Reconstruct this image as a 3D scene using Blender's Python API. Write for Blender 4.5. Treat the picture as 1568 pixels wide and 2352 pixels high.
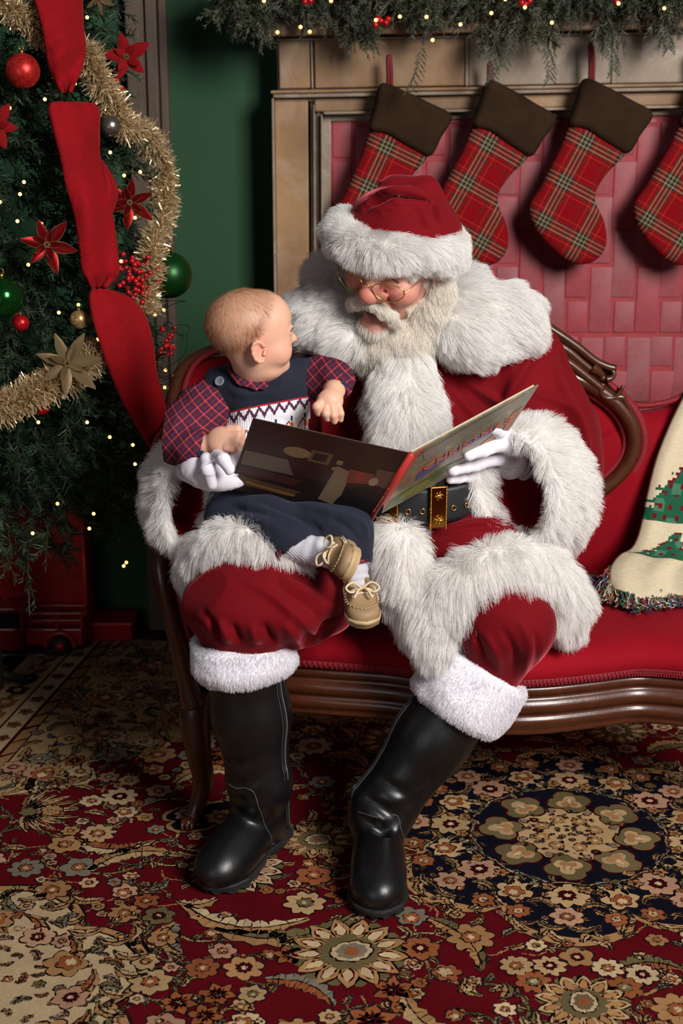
import bpy, bmesh, math, random
import numpy as np
from mathutils import Vector, Matrix
random.seed(7); rng = np.random.default_rng(7)
for o in list(bpy.data.objects): bpy.data.objects.remove(o)
SC = bpy.context.scene; COL = SC.collection
# ---------------------------------------------------------------- camera
CAM_H, PITCH, FPX = 1.6, math.radians(16.0), 3267.0
cd = bpy.data.cameras.new('camera'); cam = bpy.data.objects.new('camera', cd); COL.objects.link(cam)
cam.location = (0, 0, CAM_H); cam.rotation_euler = (math.radians(90) - PITCH, 0, 0)
cd.sensor_fit = 'VERTICAL'; cd.sensor_height = 36.0; cd.lens = 36.0 * FPX / 2352.0
cd.dof.use_dof = True; cd.dof.focus_distance = 3.02; cd.dof.aperture_fstop = 3.5
cd.clip_start = 0.05; SC.camera = cam
# ---------------------------------------------------------------- world and studio lights
wd = bpy.data.worlds.new('world'); SC.world = wd; wd.use_nodes = True
wd.node_tree.nodes['Background'].inputs[0].default_value = (0.85, 0.9, 1.0, 1)
wd.node_tree.nodes['Background'].inputs[1].default_value = 0.05
def area(name, loc, aim, size, watts, col=(1, 1, 1), sy=None, spread=180):
    l = bpy.data.lights.new(name, 'AREA'); l.energy = watts; l.color = col
    l.shape = 'RECTANGLE'; l.size = size; l.size_y = sy or size; l.spread = math.radians(spread)
    o = bpy.data.objects.new(name, l); COL.objects.link(o); o.location = loc
    o.rotation_euler = (Vector(aim) - Vector(loc)).to_track_quat('-Z', 'Y').to_euler()
    return o
area('key_softbox', (2.15, -0.25, 3.0), (0.15, 3.3, 0.85), 1.3, 138, (1.0, 0.965, 0.93), 1.6, 130)
area('added_fill', (-1.5, -0.6, 1.25), (-0.2, 3.4, 0.5), 1.6, 10, (0.95, 0.97, 1.0))  # added fill lamp, set low so light reaches the box under the tree
SC.view_settings.view_transform = 'Standard'; SC.view_settings.look = 'None'
SC.view_settings.gamma = 1.0; SC.view_settings.use_curve_mapping = False
SC.view_settings.exposure = 0.0
SC.cycles.max_bounces = 7; SC.cycles.diffuse_bounces = 4; SC.cycles.glossy_bounces = 3; SC.cycles.transmission_bounces = 5; SC.cycles.transparent_max_bounces = 6
# ---------------------------------------------------------------- measuring helpers (pixel + real distance -> metres)
def W(u, v, Y):
    """point of the room seen at photo position (u, v) that stands at distance Y from the camera's wall"""
    c, s = math.cos(PITCH), math.sin(PITCH)
    dx, dy, dz = (u - 784), FPX * c + (1176 - v) * s, -FPX * s + (1176 - v) * c
    t = Y / dy
    return np.array([dx * t, Y, CAM_H + dz * t])
def G(u, v):
    c, s = math.cos(PITCH), math.sin(PITCH)
    dx, dy, dz = (u - 784), FPX * c + (1176 - v) * s, -FPX * s + (1176 - v) * c
    t = -CAM_H / dz
    return np.array([dx * t, dy * t])
def PX(px, u, v, Y):
    p = W(u, v, Y); return px * (p[1] * math.cos(PITCH) + (CAM_H - p[2]) * math.sin(PITCH)) / FPX
def nrm(a):
    a = np.asarray(a, float); return a / max(1e-9, np.linalg.norm(a))
def basis(fwd, up=(0, 0, 1)):
    """columns x=fwd, y=left, z=up"""
    f = nrm(fwd); l = nrm(np.cross(up, f)); u = np.cross(f, l)
    return np.stack([f, l, u], 1)
def srgb(r, g, b):
    f = lambda c: (c / 255 / 12.92) if c / 255 <= 0.04045 else ((c / 255 + 0.055) / 1.055) ** 2.4
    return (f(r), f(g), f(b))
# ---------------------------------------------------------------- object helpers
def tag(o, label=None, cat=None, group=None, kind=None):
    if label: o['label'] = label
    if cat: o['category'] = cat
    if group: o['group'] = group
    if kind: o['kind'] = kind
    return o
def empty(name, loc=(0, 0, 0), parent=None):
    o = bpy.data.objects.new(name, None); COL.objects.link(o); o.location = loc
    o.empty_display_size = 0.05
    if parent: par(o, parent)
    return o
def par(o, p):
    o.parent = p
    o.matrix_parent_inverse = world(p).inverted()      # meshes are built in room coordinates, so keep them where they are
def world(p):
    m = p.matrix_basis.copy()
    return world(p.parent) @ p.matrix_parent_inverse @ m if p.parent else m
def link(me, name, mat, parent=None, smooth=True):
    o = bpy.data.objects.new(name, me); COL.objects.link(o)
    mats = mat if isinstance(mat, (list, tuple)) else [mat]
    if len(me.materials) == 0:
        for m in mats: me.materials.append(m)
    if smooth: me.shade_smooth()
    if parent: par(o, parent)
    return o
def mesh_obj(name, verts, faces, mat, parent=None, smooth=True, col=None, fcol=None, uv=None, midx=None):
    """verts Nx3, faces: Nx3/Nx4 array or list of tuples; col = per-vertex rgb, fcol = per-face rgb"""
    me = bpy.data.meshes.new(name)
    verts = np.asarray(verts, np.float32)
    if isinstance(faces, np.ndarray):
        n, k = faces.shape
        me.vertices.add(len(verts)); me.vertices.foreach_set('co', verts.ravel())
        me.loops.add(n * k); me.loops.foreach_set('vertex_index', faces.astype(np.int32).ravel())
        me.polygons.add(n); me.polygons.foreach_set('loop_start', (np.arange(n) * k).astype(np.int32))
        me.update(calc_edges=True); me.validate()
    else:
        me.from_pydata(verts.tolist(), [], faces); me.update()
    if col is not None:
        a = me.color_attributes.new('Col', 'FLOAT_COLOR', 'POINT')
        c4 = np.ones((len(verts), 4), np.float32); c4[:, :3] = col; a.data.foreach_set('color', c4.ravel())
    if fcol is not None:
        a = me.color_attributes.new('Col', 'FLOAT_COLOR', 'CORNER')
        cnt = np.array([len(f) for f in faces]) if not isinstance(faces, np.ndarray) else np.full(len(faces), faces.shape[1])
        c4 = np.ones((cnt.sum(), 4), np.float32); c4[:, :3] = np.repeat(np.asarray(fcol, np.float32), cnt, 0)
        a.data.foreach_set('color', c4.ravel())
    if uv is not None:
        l = me.uv_layers.new(name='UV')
        vi = np.empty(len(me.loops), np.int32); me.loops.foreach_get('vertex_index', vi)
        l.data.foreach_set('uv', np.asarray(uv, np.float32)[vi].ravel())
    if midx is not None: me.polygons.foreach_set('material_index', np.asarray(midx, np.int32))
    return link(me, name, mat, parent, smooth)
class MB:
    """collects verts/faces (+ per-face colour) into one mesh"""
    def __init__(s): s.v = []; s.f = []; s.c = []
    def add(s, v, f, c=(1, 1, 1)):
        b = len(s.v); s.v += [tuple(map(float, p)) for p in v]
        for q in f: s.f.append(tuple(int(i) + b for i in q)); s.c.append(c)
    def build(s, name, mat, parent=None, smooth=True, colour=False):
        return mesh_obj(name, np.array(s.v), s.f, mat, parent, smooth, fcol=s.c if colour else None)
def box_vf(c, h, R=None, bev=0.0):
    c = np.asarray(c, float); h = np.asarray(h, float)
    if bev <= 0:
        v = np.array([[x, y, z] for x in (-1, 1) for y in (-1, 1) for z in (-1, 1)]) * h
        f = [(0, 1, 3, 2), (4, 6, 7, 5), (0, 4, 5, 1), (2, 3, 7, 6), (0, 2, 6, 4), (1, 5, 7, 3)]
    else:
        bm = bmesh.new(); bmesh.ops.create_cube(bm, size=2)
        for q in bm.verts: q.co = Vector(np.array(q.co) * h)
        bmesh.ops.bevel(bm, geom=list(bm.edges), offset=bev, segments=2, profile=0.6, affect='EDGES')
        bm.verts.index_update(); v = np.array([q.co[:] for q in bm.verts]); f = [tuple(x.index for x in q.verts) for q in bm.faces]; bm.free()
    if R is not None: v = v @ np.asarray(R).T
    return v + c, f
def frames(path):
    p = np.asarray(path, float); t = np.gradient(p, axis=0); t /= np.linalg.norm(t, axis=1)[:, None] + 1e-12
    n = np.zeros_like(p); ref = np.array([0, 0, 1.0]) if abs(t[0, 2]) < 0.9 else np.array([0, 1.0, 0])
    n[0] = nrm(ref - t[0] * ref.dot(t[0]))
    for i in range(1, len(p)): n[i] = nrm(n[i - 1] - t[i] * n[i - 1].dot(t[i]))
    return p, t, n, np.cross(t, n)
def tube_vf(path, r, seg=8, cap=True, closed=False, squash=1.0):
    p, t, n, b = frames(path); m = len(p)
    r = np.broadcast_to(np.asarray(r, float), (m,))
    a = np.linspace(0, 2 * np.pi, seg, endpoint=False)
    v = p[:, None] + r[:, None, None] * (np.cos(a)[None, :, None] * n[:, None] + squash * np.sin(a)[None, :, None] * b[:, None])
    v = v.reshape(-1, 3); f = []
    for i in range(m if closed else m - 1):
        j = (i + 1) % m
        for k in range(seg):
            l = (k + 1) % seg; f.append((i * seg + k, i * seg + l, j * seg + l, j * seg + k))
    if cap and not closed: f.append(tuple(range(seg))[::-1]); f.append(tuple((m - 1) * seg + k for k in range(seg)))
    return v, f
def spline(pts, n=40, closed=False):
    """Catmull-Rom through pts"""
    p = np.asarray(pts, float)
    if closed: q = np.concatenate([p[-1:], p, p[:2]])
    else: q = np.concatenate([2 * p[:1] - p[1:2], p, 2 * p[-1:] - p[-2:-1]])
    s = len(q) - 3; out = []
    for x in np.linspace(0, s, n, endpoint=not closed):
        i = min(int(x), s - 1); t = x - i; a, b, c, d = q[i:i + 4]
        out.append(0.5 * (2 * b + (c - a) * t + (2 * a - 5 * b + 4 * c - d) * t * t + (3 * b - a - 3 * c + d) * t ** 3))
    return np.array(out)
def grid_vf(P, closed_u=False, closed_v=False):
    """P: (n, m, 3) -> verts, quad array"""
    n, m = P.shape[:2]; I = np.arange(n * m).reshape(n, m)
    if closed_u: I = np.concatenate([I, I[:1]], 0)
    if closed_v: I = np.concatenate([I, I[:, :1]], 1)
    f = np.stack([I[:-1, :-1], I[1:, :-1], I[1:, 1:], I[:-1, 1:]], -1).reshape(-1, 4)
    return P.reshape(-1, 3), f
def loft_vf(rings, cap=False):
    """rings (n, m, 3) closed around"""
    v, f = grid_vf(np.asarray(rings, float), closed_v=True)
    if cap:
        n, m = np.asarray(rings).shape[:2]; c0 = len(v)
        v = np.concatenate([v, [np.mean(rings[0], 0)], [np.mean(rings[-1], 0)]]); f = f.tolist()
        f += [[c0, (k + 1) % m, k] for k in range(m)] + [[c0 + 1, (n - 1) * m + k, (n - 1) * m + (k + 1) % m] for k in range(m)]
        f = [tuple(q) for q in f]
    return v, f
def vnoise(p, scale, seed=0, octaves=2):
    """smooth value noise, p Nx3 -> N in about -1..1"""
    p = np.asarray(p, float) * scale; out = np.zeros(len(p)); amp = 1.0; tot = 0
    for o in range(octaves):
        q = p * (2 ** o) + seed * 17.3 + o * 5.1; i = np.floor(q).astype(np.int64); t = q - i; t = t * t * (3 - 2 * t)
        r = 0
        for dx in (0, 1):
            for dy in (0, 1):
                for dz in (0, 1):
                    h = ((i[:, 0] + dx) * 73856093) ^ ((i[:, 1] + dy) * 19349663) ^ ((i[:, 2] + dz) * 83492791)
                    h = (h * 2654435761) & 0xFFFFFFFF; h = ((h >> 15) ^ h) * 2246822519 & 0xFFFFFFFF; h = (h >> 13) ^ h
                    w = (t[:, 0] if dx else 1 - t[:, 0]) * (t[:, 1] if dy else 1 - t[:, 1]) * (t[:, 2] if dz else 1 - t[:, 2])
                    r = r + w * ((h & 0xFFFF) / 32767.5 - 1)
        out += amp * r; tot += amp; amp *= 0.5
    return out / tot
# ---------------------------------------------------------------- implicit modelling
class Field:
    """signed-distance grid: smooth unions of ellipsoids, round cones and boxes, meshed with surface nets"""
    def __init__(s, lo, hi, vox):
        s.lo = np.asarray(lo, float); s.vox = vox
        s.n = np.ceil((np.asarray(hi, float) - s.lo) / vox).astype(int) + 1
        s.a = np.full(s.n, 0.5, np.float32)
        s.ax = [s.lo[i] + vox * np.arange(s.n[i]) for i in range(3)]
    def sub(s, lo, hi):
        i0 = np.clip(np.floor((np.asarray(lo) - s.lo) / s.vox).astype(int), 0, s.n); i1 = np.clip(np.ceil((np.asarray(hi) - s.lo) / s.vox).astype(int) + 1, 0, s.n)
        if np.any(i1 <= i0): return None
        sl = tuple(slice(a, b) for a, b in zip(i0, i1))
        X = np.meshgrid(*[s.ax[i][sl[i]] for i in range(3)], indexing='ij', sparse=True)
        return sl, X
    def comb(s, sl, d, k, op):
        a = s.a[sl]; d = d.astype(np.float32)
        if op == 'u':
            if k > 0:
                h = np.clip(0.5 + 0.5 * (a - d) / k, 0, 1); r = a * (1 - h) + d * h - k * h * (1 - h)
            else: r = np.minimum(a, d)
        elif op == 's':
            if k > 0:
                h = np.clip(0.5 - 0.5 * (a + d) / k, 0, 1); r = a * (1 - h) - d * h + k * h * (1 - h)
            else: r = np.maximum(a, -d)
        else: r = np.maximum(a, d)
        s.a[sl] = r
    def ell(s, c, r, R=None, k=0.01, op='u', m=0.02):
        c = np.asarray(c, float); r = np.broadcast_to(np.asarray(r, float), (3,)); ext = (r.max() if R is not None else r) + k + m
        g = s.sub(c - ext, c + ext)
        if g is None: return s
        sl, X = g; x, y, z = X[0] - c[0], X[1] - c[1], X[2] - c[2]
        if R is not None:
            R = np.asarray(R); x, y, z = (R[0, 0] * x + R[1, 0] * y + R[2, 0] * z, R[0, 1] * x + R[1, 1] * y + R[2, 1] * z, R[0, 2] * x + R[1, 2] * y + R[2, 2] * z)
        k0 = np.sqrt((x / r[0]) ** 2 + (y / r[1]) ** 2 + (z / r[2]) ** 2); k1 = np.sqrt((x / r[0] ** 2) ** 2 + (y / r[1] ** 2) ** 2 + (z / r[2] ** 2) ** 2)
        s.comb(sl, k0 * (k0 - 1) / np.maximum(k1, 1e-6), k, op); return s
    def cap(s, a, b, r1, r2=None, k=0.01, op='u', m=0.02):
        a = np.asarray(a, float); b = np.asarray(b, float); r2 = r1 if r2 is None else r2
        e = max(r1, r2) + k + m; g = s.sub(np.minimum(a, b) - e, np.maximum(a, b) + e)
        if g is None: return s
        sl, X = g; ba = b - a; l2 = max(ba.dot(ba), 1e-12)
        t = np.clip(((X[0] - a[0]) * ba[0] + (X[1] - a[1]) * ba[1] + (X[2] - a[2]) * ba[2]) / l2, 0, 1)
        d = np.sqrt((X[0] - a[0] - t * ba[0]) ** 2 + (X[1] - a[1] - t * ba[1]) ** 2 + (X[2] - a[2] - t * ba[2]) ** 2) - (r1 + (r2 - r1) * t)
        s.comb(sl, d, k, op); return s
    def chain(s, pts, rs, k=0.01, op='u'):
        for i in range(len(pts) - 1): s.cap(pts[i], pts[i + 1], rs[i], rs[i + 1], k, op)
        return s
    def box(s, c, h, R=None, rnd=0.01, k=0.005, op='u', m=0.02):
        c = np.asarray(c, float); h = np.asarray(h, float); e = (np.linalg.norm(h) if R is not None else h) + k + m
        g = s.sub(c - e, c + e)
        if g is None: return s
        sl, X = g; x, y, z = X[0] - c[0], X[1] - c[1], X[2] - c[2]
        if R is not None:
            R = np.asarray(R); x, y, z = (R[0, 0] * x + R[1, 0] * y + R[2, 0] * z, R[0, 1] * x + R[1, 1] * y + R[2, 1] * z, R[0, 2] * x + R[1, 2] * y + R[2, 2] * z)
        qx, qy, qz = abs(x) - h[0] + rnd, abs(y) - h[1] + rnd, abs(z) - h[2] + rnd
        d = np.sqrt(np.maximum(qx, 0) ** 2 + np.maximum(qy, 0) ** 2 + np.maximum(qz, 0) ** 2) + np.minimum(np.maximum(qx, np.maximum(qy, qz)), 0) - rnd
        s.comb(sl, d, k, op); return s
    def plane(s, pt, n, op='i'):
        """keep the side the normal points away from"""
        n = nrm(n); X = np.meshgrid(*s.ax, indexing='ij', sparse=True)
        d = (X[0] - pt[0]) * n[0] + (X[1] - pt[1]) * n[1] + (X[2] - pt[2]) * n[2]
        s.a = np.maximum(s.a, d.astype(np.float32)); return s
    def mesh(s):
        a = s.a; ins = a < 0; n = s.n
        c = np.zeros(tuple(n - 1), np.int8)
        for dx in (0, 1):
            for dy in (0, 1):
                for dz in (0, 1): c += ins[dx:n[0] - 1 + dx, dy:n[1] - 1 + dy, dz:n[2] - 1 + dz]
        act = (c > 0) & (c < 8); ci = np.argwhere(act); idx = np.full(act.shape, -1, np.int64); idx[act] = np.arange(len(ci))
        pos = np.zeros((len(ci), 3)); cnt = np.zeros(len(ci))
        cor = [(0, 0, 0), (1, 0, 0), (0, 1, 0), (1, 1, 0), (0, 0, 1), (1, 0, 1), (0, 1, 1), (1, 1, 1)]
        val = [a[ci[:, 0] + d[0], ci[:, 1] + d[1], ci[:, 2] + d[2]].astype(float) for d in cor]
        for i in range(8):
            for j in range(i + 1, 8):
                if sum(abs(cor[i][q] - cor[j][q]) for q in range(3)) == 1:
                    m = (val[i] < 0) != (val[j] < 0); t = val[i][m] / (val[i][m] - val[j][m] + 1e-12)
                    pos[m] += np.array(cor[i]) + t[:, None] * (np.array(cor[j]) - np.array(cor[i])); cnt[m] += 1
        v = s.lo + s.vox * (ci + pos / cnt[:, None]); F = []
        for axis in range(3):
            o1, o2 = [(1, 2), (2, 0), (0, 1)][axis]
            sl0 = [slice(None)] * 3; sl1 = [slice(None)] * 3; sl0[axis] = slice(0, n[axis] - 1); sl1[axis] = slice(1, n[axis])
            e = ins[tuple(sl0)] != ins[tuple(sl1)]; w = np.argwhere(e)
            w = w[(w[:, o1] > 0) & (w[:, o2] > 0) & (w[:, o1] < n[o1] - 1) & (w[:, o2] < n[o2] - 1)]
            fl = ins[w[:, 0], w[:, 1], w[:, 2]]
            def cell(d1, d2):
                q = w.copy(); q[:, o1] -= d1; q[:, o2] -= d2; return idx[q[:, 0], q[:, 1], q[:, 2]]
            q = np.stack([cell(1, 1), cell(0, 1), cell(0, 0), cell(1, 0)], 1)
            q[~fl] = q[~fl][:, ::-1]; F.append(q)
        return v, np.concatenate(F)
def vnormals(v, f):
    v = np.asarray(v, float); f = np.asarray(f); n = np.zeros_like(v)
    fn = np.cross(v[f[:, 2]] - v[f[:, 0]], v[f[:, -1]] - v[f[:, 1]])
    for k in range(f.shape[1]): np.add.at(n, f[:, k], fn)
    return n / (np.linalg.norm(n, axis=1)[:, None] + 1e-12)
def relax(v, f, it=1, lam=0.5):
    f = np.asarray(f); 
    for _ in range(it):
        s = np.zeros_like(v); c = np.zeros(len(v))
        k = f.shape[1]
        for i in range(k):
            np.add.at(s, f[:, i], v[f[:, (i + 1) % k]]); np.add.at(c, f[:, i], 1)
            np.add.at(s, f[:, (i + 1) % k], v[f[:, i]]); np.add.at(c, f[:, (i + 1) % k], 1)
        v = v + lam * (s / np.maximum(c, 1)[:, None] - v)
    return v
# ---------------------------------------------------------------- hair curves
def sample_surface(v, f, count, mask=None, seed=1):
    r = np.random.default_rng(seed); f = np.asarray(f); v = np.asarray(v, float)
    if f.shape[1] == 4: f = np.concatenate([f[:, [0, 1, 2]], f[:, [0, 2, 3]]])
    if mask is not None:
        w = mask(v[f].mean(1)) if callable(mask) else mask
        f = f[w > 0] if w.dtype == bool else f[w]
    a = np.linalg.norm(np.cross(v[f[:, 1]] - v[f[:, 0]], v[f[:, 2]] - v[f[:, 0]]), axis=1)
    t = r.choice(len(f), count, p=a / a.sum()); s1 = np.sqrt(r.random(count)); s2 = r.random(count)
    w = np.stack([1 - s1, s1 * (1 - s2), s1 * s2], 1)[..., None]; q = f[t]
    return (v[q] * w).sum(1), q, w
def strands(name, P, mat, parent, rad=0.0004, tip=0.35):
    """P: (n, k, 3) strand points -> one hair-curves object"""
    n, k = P.shape[:2]
    hc = bpy.data.hair_curves.new(name); hc.add_curves([k] * n)
    at = hc.attributes.get('position') or hc.attributes.new('position', 'FLOAT_VECTOR', 'POINT')
    at.data.foreach_set('vector', P.astype(np.float32).ravel())
    ra = hc.attributes.get('radius') or hc.attributes.new('radius', 'FLOAT', 'POINT')
    R = rad * np.linspace(1, tip, k)[None] * np.ones((n, 1)); ra.data.foreach_set('value', R.astype(np.float32).ravel())
    hc.materials.append(mat); o = bpy.data.objects.new(name, hc); COL.objects.link(o)
    if parent: par(o, parent)
    o['kind'] = 'stuff'; return o
def fur(name, v, f, count, length, mat, parent, flow=(0, 0, -1), lift=0.55, mask=None, rad=0.00034, clump=0.011, cl=0.6, curl=0.25, seed=1, var=0.4, droop=0.35, k=5, hug=None):
    """fur over a mesh: flow = combing direction (vector or function of points), lift = how far strands stand up"""
    r = np.random.default_rng(seed); n_ = vnormals(v, f)
    p, q, w = sample_surface(v, f, count, mask, seed); nn = (n_[q] * w).sum(1); nn /= np.linalg.norm(nn, axis=1)[:, None] + 1e-9
    fl = flow(p) if callable(flow) else np.broadcast_to(np.asarray(flow, float), p.shape)
    fl = fl - nn * (fl * nn).sum(1)[:, None]
    tw = np.stack([vnoise(p, 28, seed + i, 2) for i in range(3)], 1)      # wind-blown variation over a few centimetres
    d = nn * lift + fl * (1 - lift) + tw * curl + r.normal(0, 0.14, p.shape)
    d /= np.linalg.norm(d, axis=1)[:, None] + 1e-9
    L = (length(p) if callable(length) else length) * (1 - var * r.random(len(p))) * (1 + 0.3 * vnoise(p, 40, seed + 9, 1))
    t = np.linspace(0, 1, k)[None, :, None]; L = L[:, None, None]
    P = (p - nn * 0.002)[:, None] + d[:, None] * L * t + (fl[:, None] * 0.5 + np.array([0, 0, -0.5])) * droop * L * t ** 2 + tw[:, None, ::-1] * curl * 0.6 * L * t ** 2
    if hug: P = P - nn[:, None] * (L * t) ** 2 / (2 * hug)
    for cs, cw in ((clump, cl), (clump * 2.3, cl * 0.55)) if clump > 0 else ():
        wob = np.stack([vnoise(p, 0.9 / cs, seed + 20 + i, 1) for i in range(3)], 1)
        key = np.floor((p + wob * cs * 0.8) / cs).astype(np.int64); h = key[:, 0] * 73856093 ^ key[:, 1] * 19349663 ^ key[:, 2] * 83492791
        _, inv, cn = np.unique(h, return_inverse=True, return_counts=True); inv = inv.ravel()
        S = np.zeros((len(cn), k, 3)); np.add.at(S, inv, P - p[:, None]); S /= cn[:, None, None]
        R0 = np.zeros((len(cn), 3)); np.add.at(R0, inv, p); R0 /= cn[:, None]
        C = R0[inv][:, None] + S[inv] * 1.1
        g = (cw * t ** 1.5) * (0.25 + 0.75 * r.random((len(p), 1, 1)))
        P = P * (1 - g) + C * g
    return strands(name, P, mat, parent, rad)
# ---------------------------------------------------------------- materials
class NT:
    def __init__(s, name):
        s.m = bpy.data.materials.new(name); s.m.use_nodes = True; s.t = s.m.node_tree; s.b = s.t.nodes['Principled BSDF']
    def n(s, typ, **kw):
        x = s.t.nodes.new(typ)
        for k, v in kw.items():
            if k.startswith('i_'):
                key = k[2:]; key = int(key) if key.isdigit() else key.replace('_', ' '); x.inputs[key].default_value = v
            else: setattr(x, k, v)
        return x
    def l(s, a, b): s.t.links.new(a, b)
    def mix(s, fac, a, b, typ='MIX'):
        x = s.t.nodes.new('ShaderNodeMix'); x.data_type = 'RGBA'; x.blend_type = typ
        for i, q in ((0, fac), (6, a), (7, b)):
            if hasattr(q, 'is_linked') or isinstance(q, bpy.types.NodeSocket): s.l(q, x.inputs[i])
            else: x.inputs[i].default_value = q if i == 0 else (*q[:3], 1)
        return x.outputs[2]
    def math(s, op, a, b=None, c=None, clamp=False):
        x = s.t.nodes.new('ShaderNodeMath'); x.operation = op; x.use_clamp = clamp
        for i, q in enumerate((a, b, c)):
            if q is None: continue
            if isinstance(q, bpy.types.NodeSocket): s.l(q, x.inputs[i])
            else: x.inputs[i].default_value = q
        return x.outputs[0]
    def ramp(s, fac, stops, interp='LINEAR'):
        x = s.t.nodes.new('ShaderNodeValToRGB'); x.color_ramp.interpolation = interp; e = x.color_ramp.elements
        while len(e) < len(stops): e.new(0.5)
        for q, (p, c) in zip(e, stops): q.position = p; q.color = (*c, 1) if len(c) == 3 else c
        s.l(fac, x.inputs[0]); return x.outputs[0]
    def noise(s, scale=5, detail=3, rough=0.5, vec=None, dist=0.0):
        x = s.n('ShaderNodeTexNoise'); x.inputs['Scale'].default_value = scale; x.inputs['Detail'].default_value = detail
        x.inputs['Roughness'].default_value = rough; x.inputs['Distortion'].default_value = dist
        s.l(vec if vec else s.n('ShaderNodeTexCoord').outputs['Object'], x.inputs['Vector']); return x.outputs['Fac']
    def map(s, scale=(1, 1, 1), rot=(0, 0, 0), loc=(0, 0, 0), src='Object'):
        x = s.n('ShaderNodeMapping'); x.inputs['Scale'].default_value = scale; x.inputs['Rotation'].default_value = rot; x.inputs['Location'].default_value = loc
        s.l(s.n('ShaderNodeTexCoord').outputs[src], x.inputs['Vector']); return x.outputs[0]
    def bump(s, h, dist=0.002, strength=0.6, prev=None):
        x = s.n('ShaderNodeBump'); x.inputs['Strength'].default_value = strength; x.inputs['Distance'].default_value = dist
        s.l(h, x.inputs['Height'])
        if prev: s.l(prev, x.inputs['Normal'])
        s.l(x.outputs[0], s.b.inputs['Normal']); return x.outputs[0]
    def set(s, **kw):
        for k, v in kw.items():
            i = s.b.inputs[k.replace('_', ' ')]
            if isinstance(v, bpy.types.NodeSocket): s.l(v, i)
            else: i.default_value = (*v, 1) if isinstance(v, (tuple, list)) and len(v) == 3 and i.type == 'RGBA' else v
        return s
def plain(name, rgb, rough=0.5, **kw):
    t = NT(name); t.set(Base_Color=rgb, Roughness=rough, **kw); return t.m
def vary(name, a, b, scale, rough=0.6, bump=0.0, bscale=None, detail=4, **kw):
    t = NT(name); f = t.noise(scale, detail); t.set(Base_Color=t.mix(f, a, b), Roughness=rough, **kw)
    if bump: t.bump(t.noise(bscale or scale * 3, 3), bump)
    return t.m
def colattr(name, rough=0.6, nscale=400, namt=0.25, bump=0.0, **kw):
    """colour comes from the mesh's own colour attribute, with a fine fibre grain"""
    t = NT(name); a = t.n('ShaderNodeVertexColor', layer_name='Col').outputs[0]; f = t.noise(nscale, 2)
    g = t.math('MULTIPLY_ADD', f, namt * 2, 1 - namt); x = t.n('ShaderNodeMix', data_type='RGBA', blend_type='MULTIPLY'); x.inputs[0].default_value = 1
    t.l(a, x.inputs[6]); t.l(g, x.inputs[7]); t.set(Base_Color=x.outputs[2], Roughness=rough, **kw)
    if bump: t.bump(f, bump)
    return t.m
def velvet(name, dark, rgb, sheen=0.7, fold=(9, 0.004), tint=None):
    t = NT(name); f = t.noise(6, 4, 0.6); t.set(Base_Color=t.mix(f, dark, rgb), Roughness=0.85, Sheen_Weight=sheen, Sheen_Roughness=0.35, Sheen_Tint=(*(tint or (1, 0.2, 0.25)), 1))
    b = t.bump(t.noise(fold[0], 2, 0.4, dist=0.6), fold[1], 0.5); t.bump(t.noise(900, 2), 0.0004, 0.4, b)
    t.set(Specular_IOR_Level=0.15); return t.m
M = {}
M['velvet'] = velvet('red_velvet', srgb(92, 3, 12), srgb(120, 6, 18), 0.55)
M['satin'] = plain('red_satin', srgb(140, 10, 25), 0.3, Specular_IOR_Level=0.6)
M['white_cloth'] = vary('white_glove_cloth', srgb(222, 218, 228), srgb(236, 232, 240), 60, 0.75, 0.0006, 500, Sheen_Weight=0.2)
def furmat(name, a, b, rough=0.55, trans=0.4):
    """hair: light passes through the strands as well as bouncing off"""
    t = NT(name); h = t.n('ShaderNodeHairInfo'); c = t.mix(h.outputs['Random'], a, b); t.set(Base_Color=c, Roughness=rough, Specular_IOR_Level=0.25)
    tr = t.n('ShaderNodeBsdfTranslucent'); t.l(c, tr.inputs[0]); mx = t.n('ShaderNodeMixShader'); mx.inputs[0].default_value = trans
    t.l(t.b.outputs[0], mx.inputs[1]); t.l(tr.outputs[0], mx.inputs[2]); t.l(mx.outputs[0], t.t.nodes['Material Output'].inputs[0]); return t.m
M['fur'] = furmat('white_fur', srgb(246, 243, 240), srgb(253, 252, 250))
M['furbase'] = vary('white_fur_backing', srgb(225, 218, 212), srgb(240, 235, 232), 120, 0.9, 0.004, 160)
M['beard'] = furmat('white_beard_hair', srgb(238, 230, 216), srgb(252, 249, 244))
M['plush'] = furmat('white_plush', srgb(240, 238, 243), srgb(252, 250, 253))
M['plushbase'] = vary('white_plush_backing', srgb(232, 230, 236), srgb(246, 244, 250), 90, 0.9, 0.004, 110)
M['gold'] = vary('gold_metal', srgb(190, 130, 40), srgb(235, 185, 90), 200, 0.25, 0, Metallic=1.0)
M['brass'] = plain('brass', srgb(200, 160, 90), 0.25, Metallic=1.0)
def wood(name, a, b, scale=(3, 3, 30), rough=0.35, coat=0.3):
    t = NT(name); v = t.map(scale); f = t.noise(4, 5, 0.6, v, 1.2); g = t.noise(30, 3, 0.5, v)
    c = t.mix(f, a, b); c = t.mix(t.math('MULTIPLY', g, 0.45), c, tuple(x * 0.45 for x in a)); t.set(Base_Color=c, Roughness=rough, Coat_Weight=coat, Coat_Roughness=0.2)
    t.bump(g, 0.0006, 0.5); return t.m
M['mahogany'] = wood('mahogany', srgb(56, 24, 12), srgb(100, 52, 29), (6, 6, 6), 0.34, 0.3)
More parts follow.
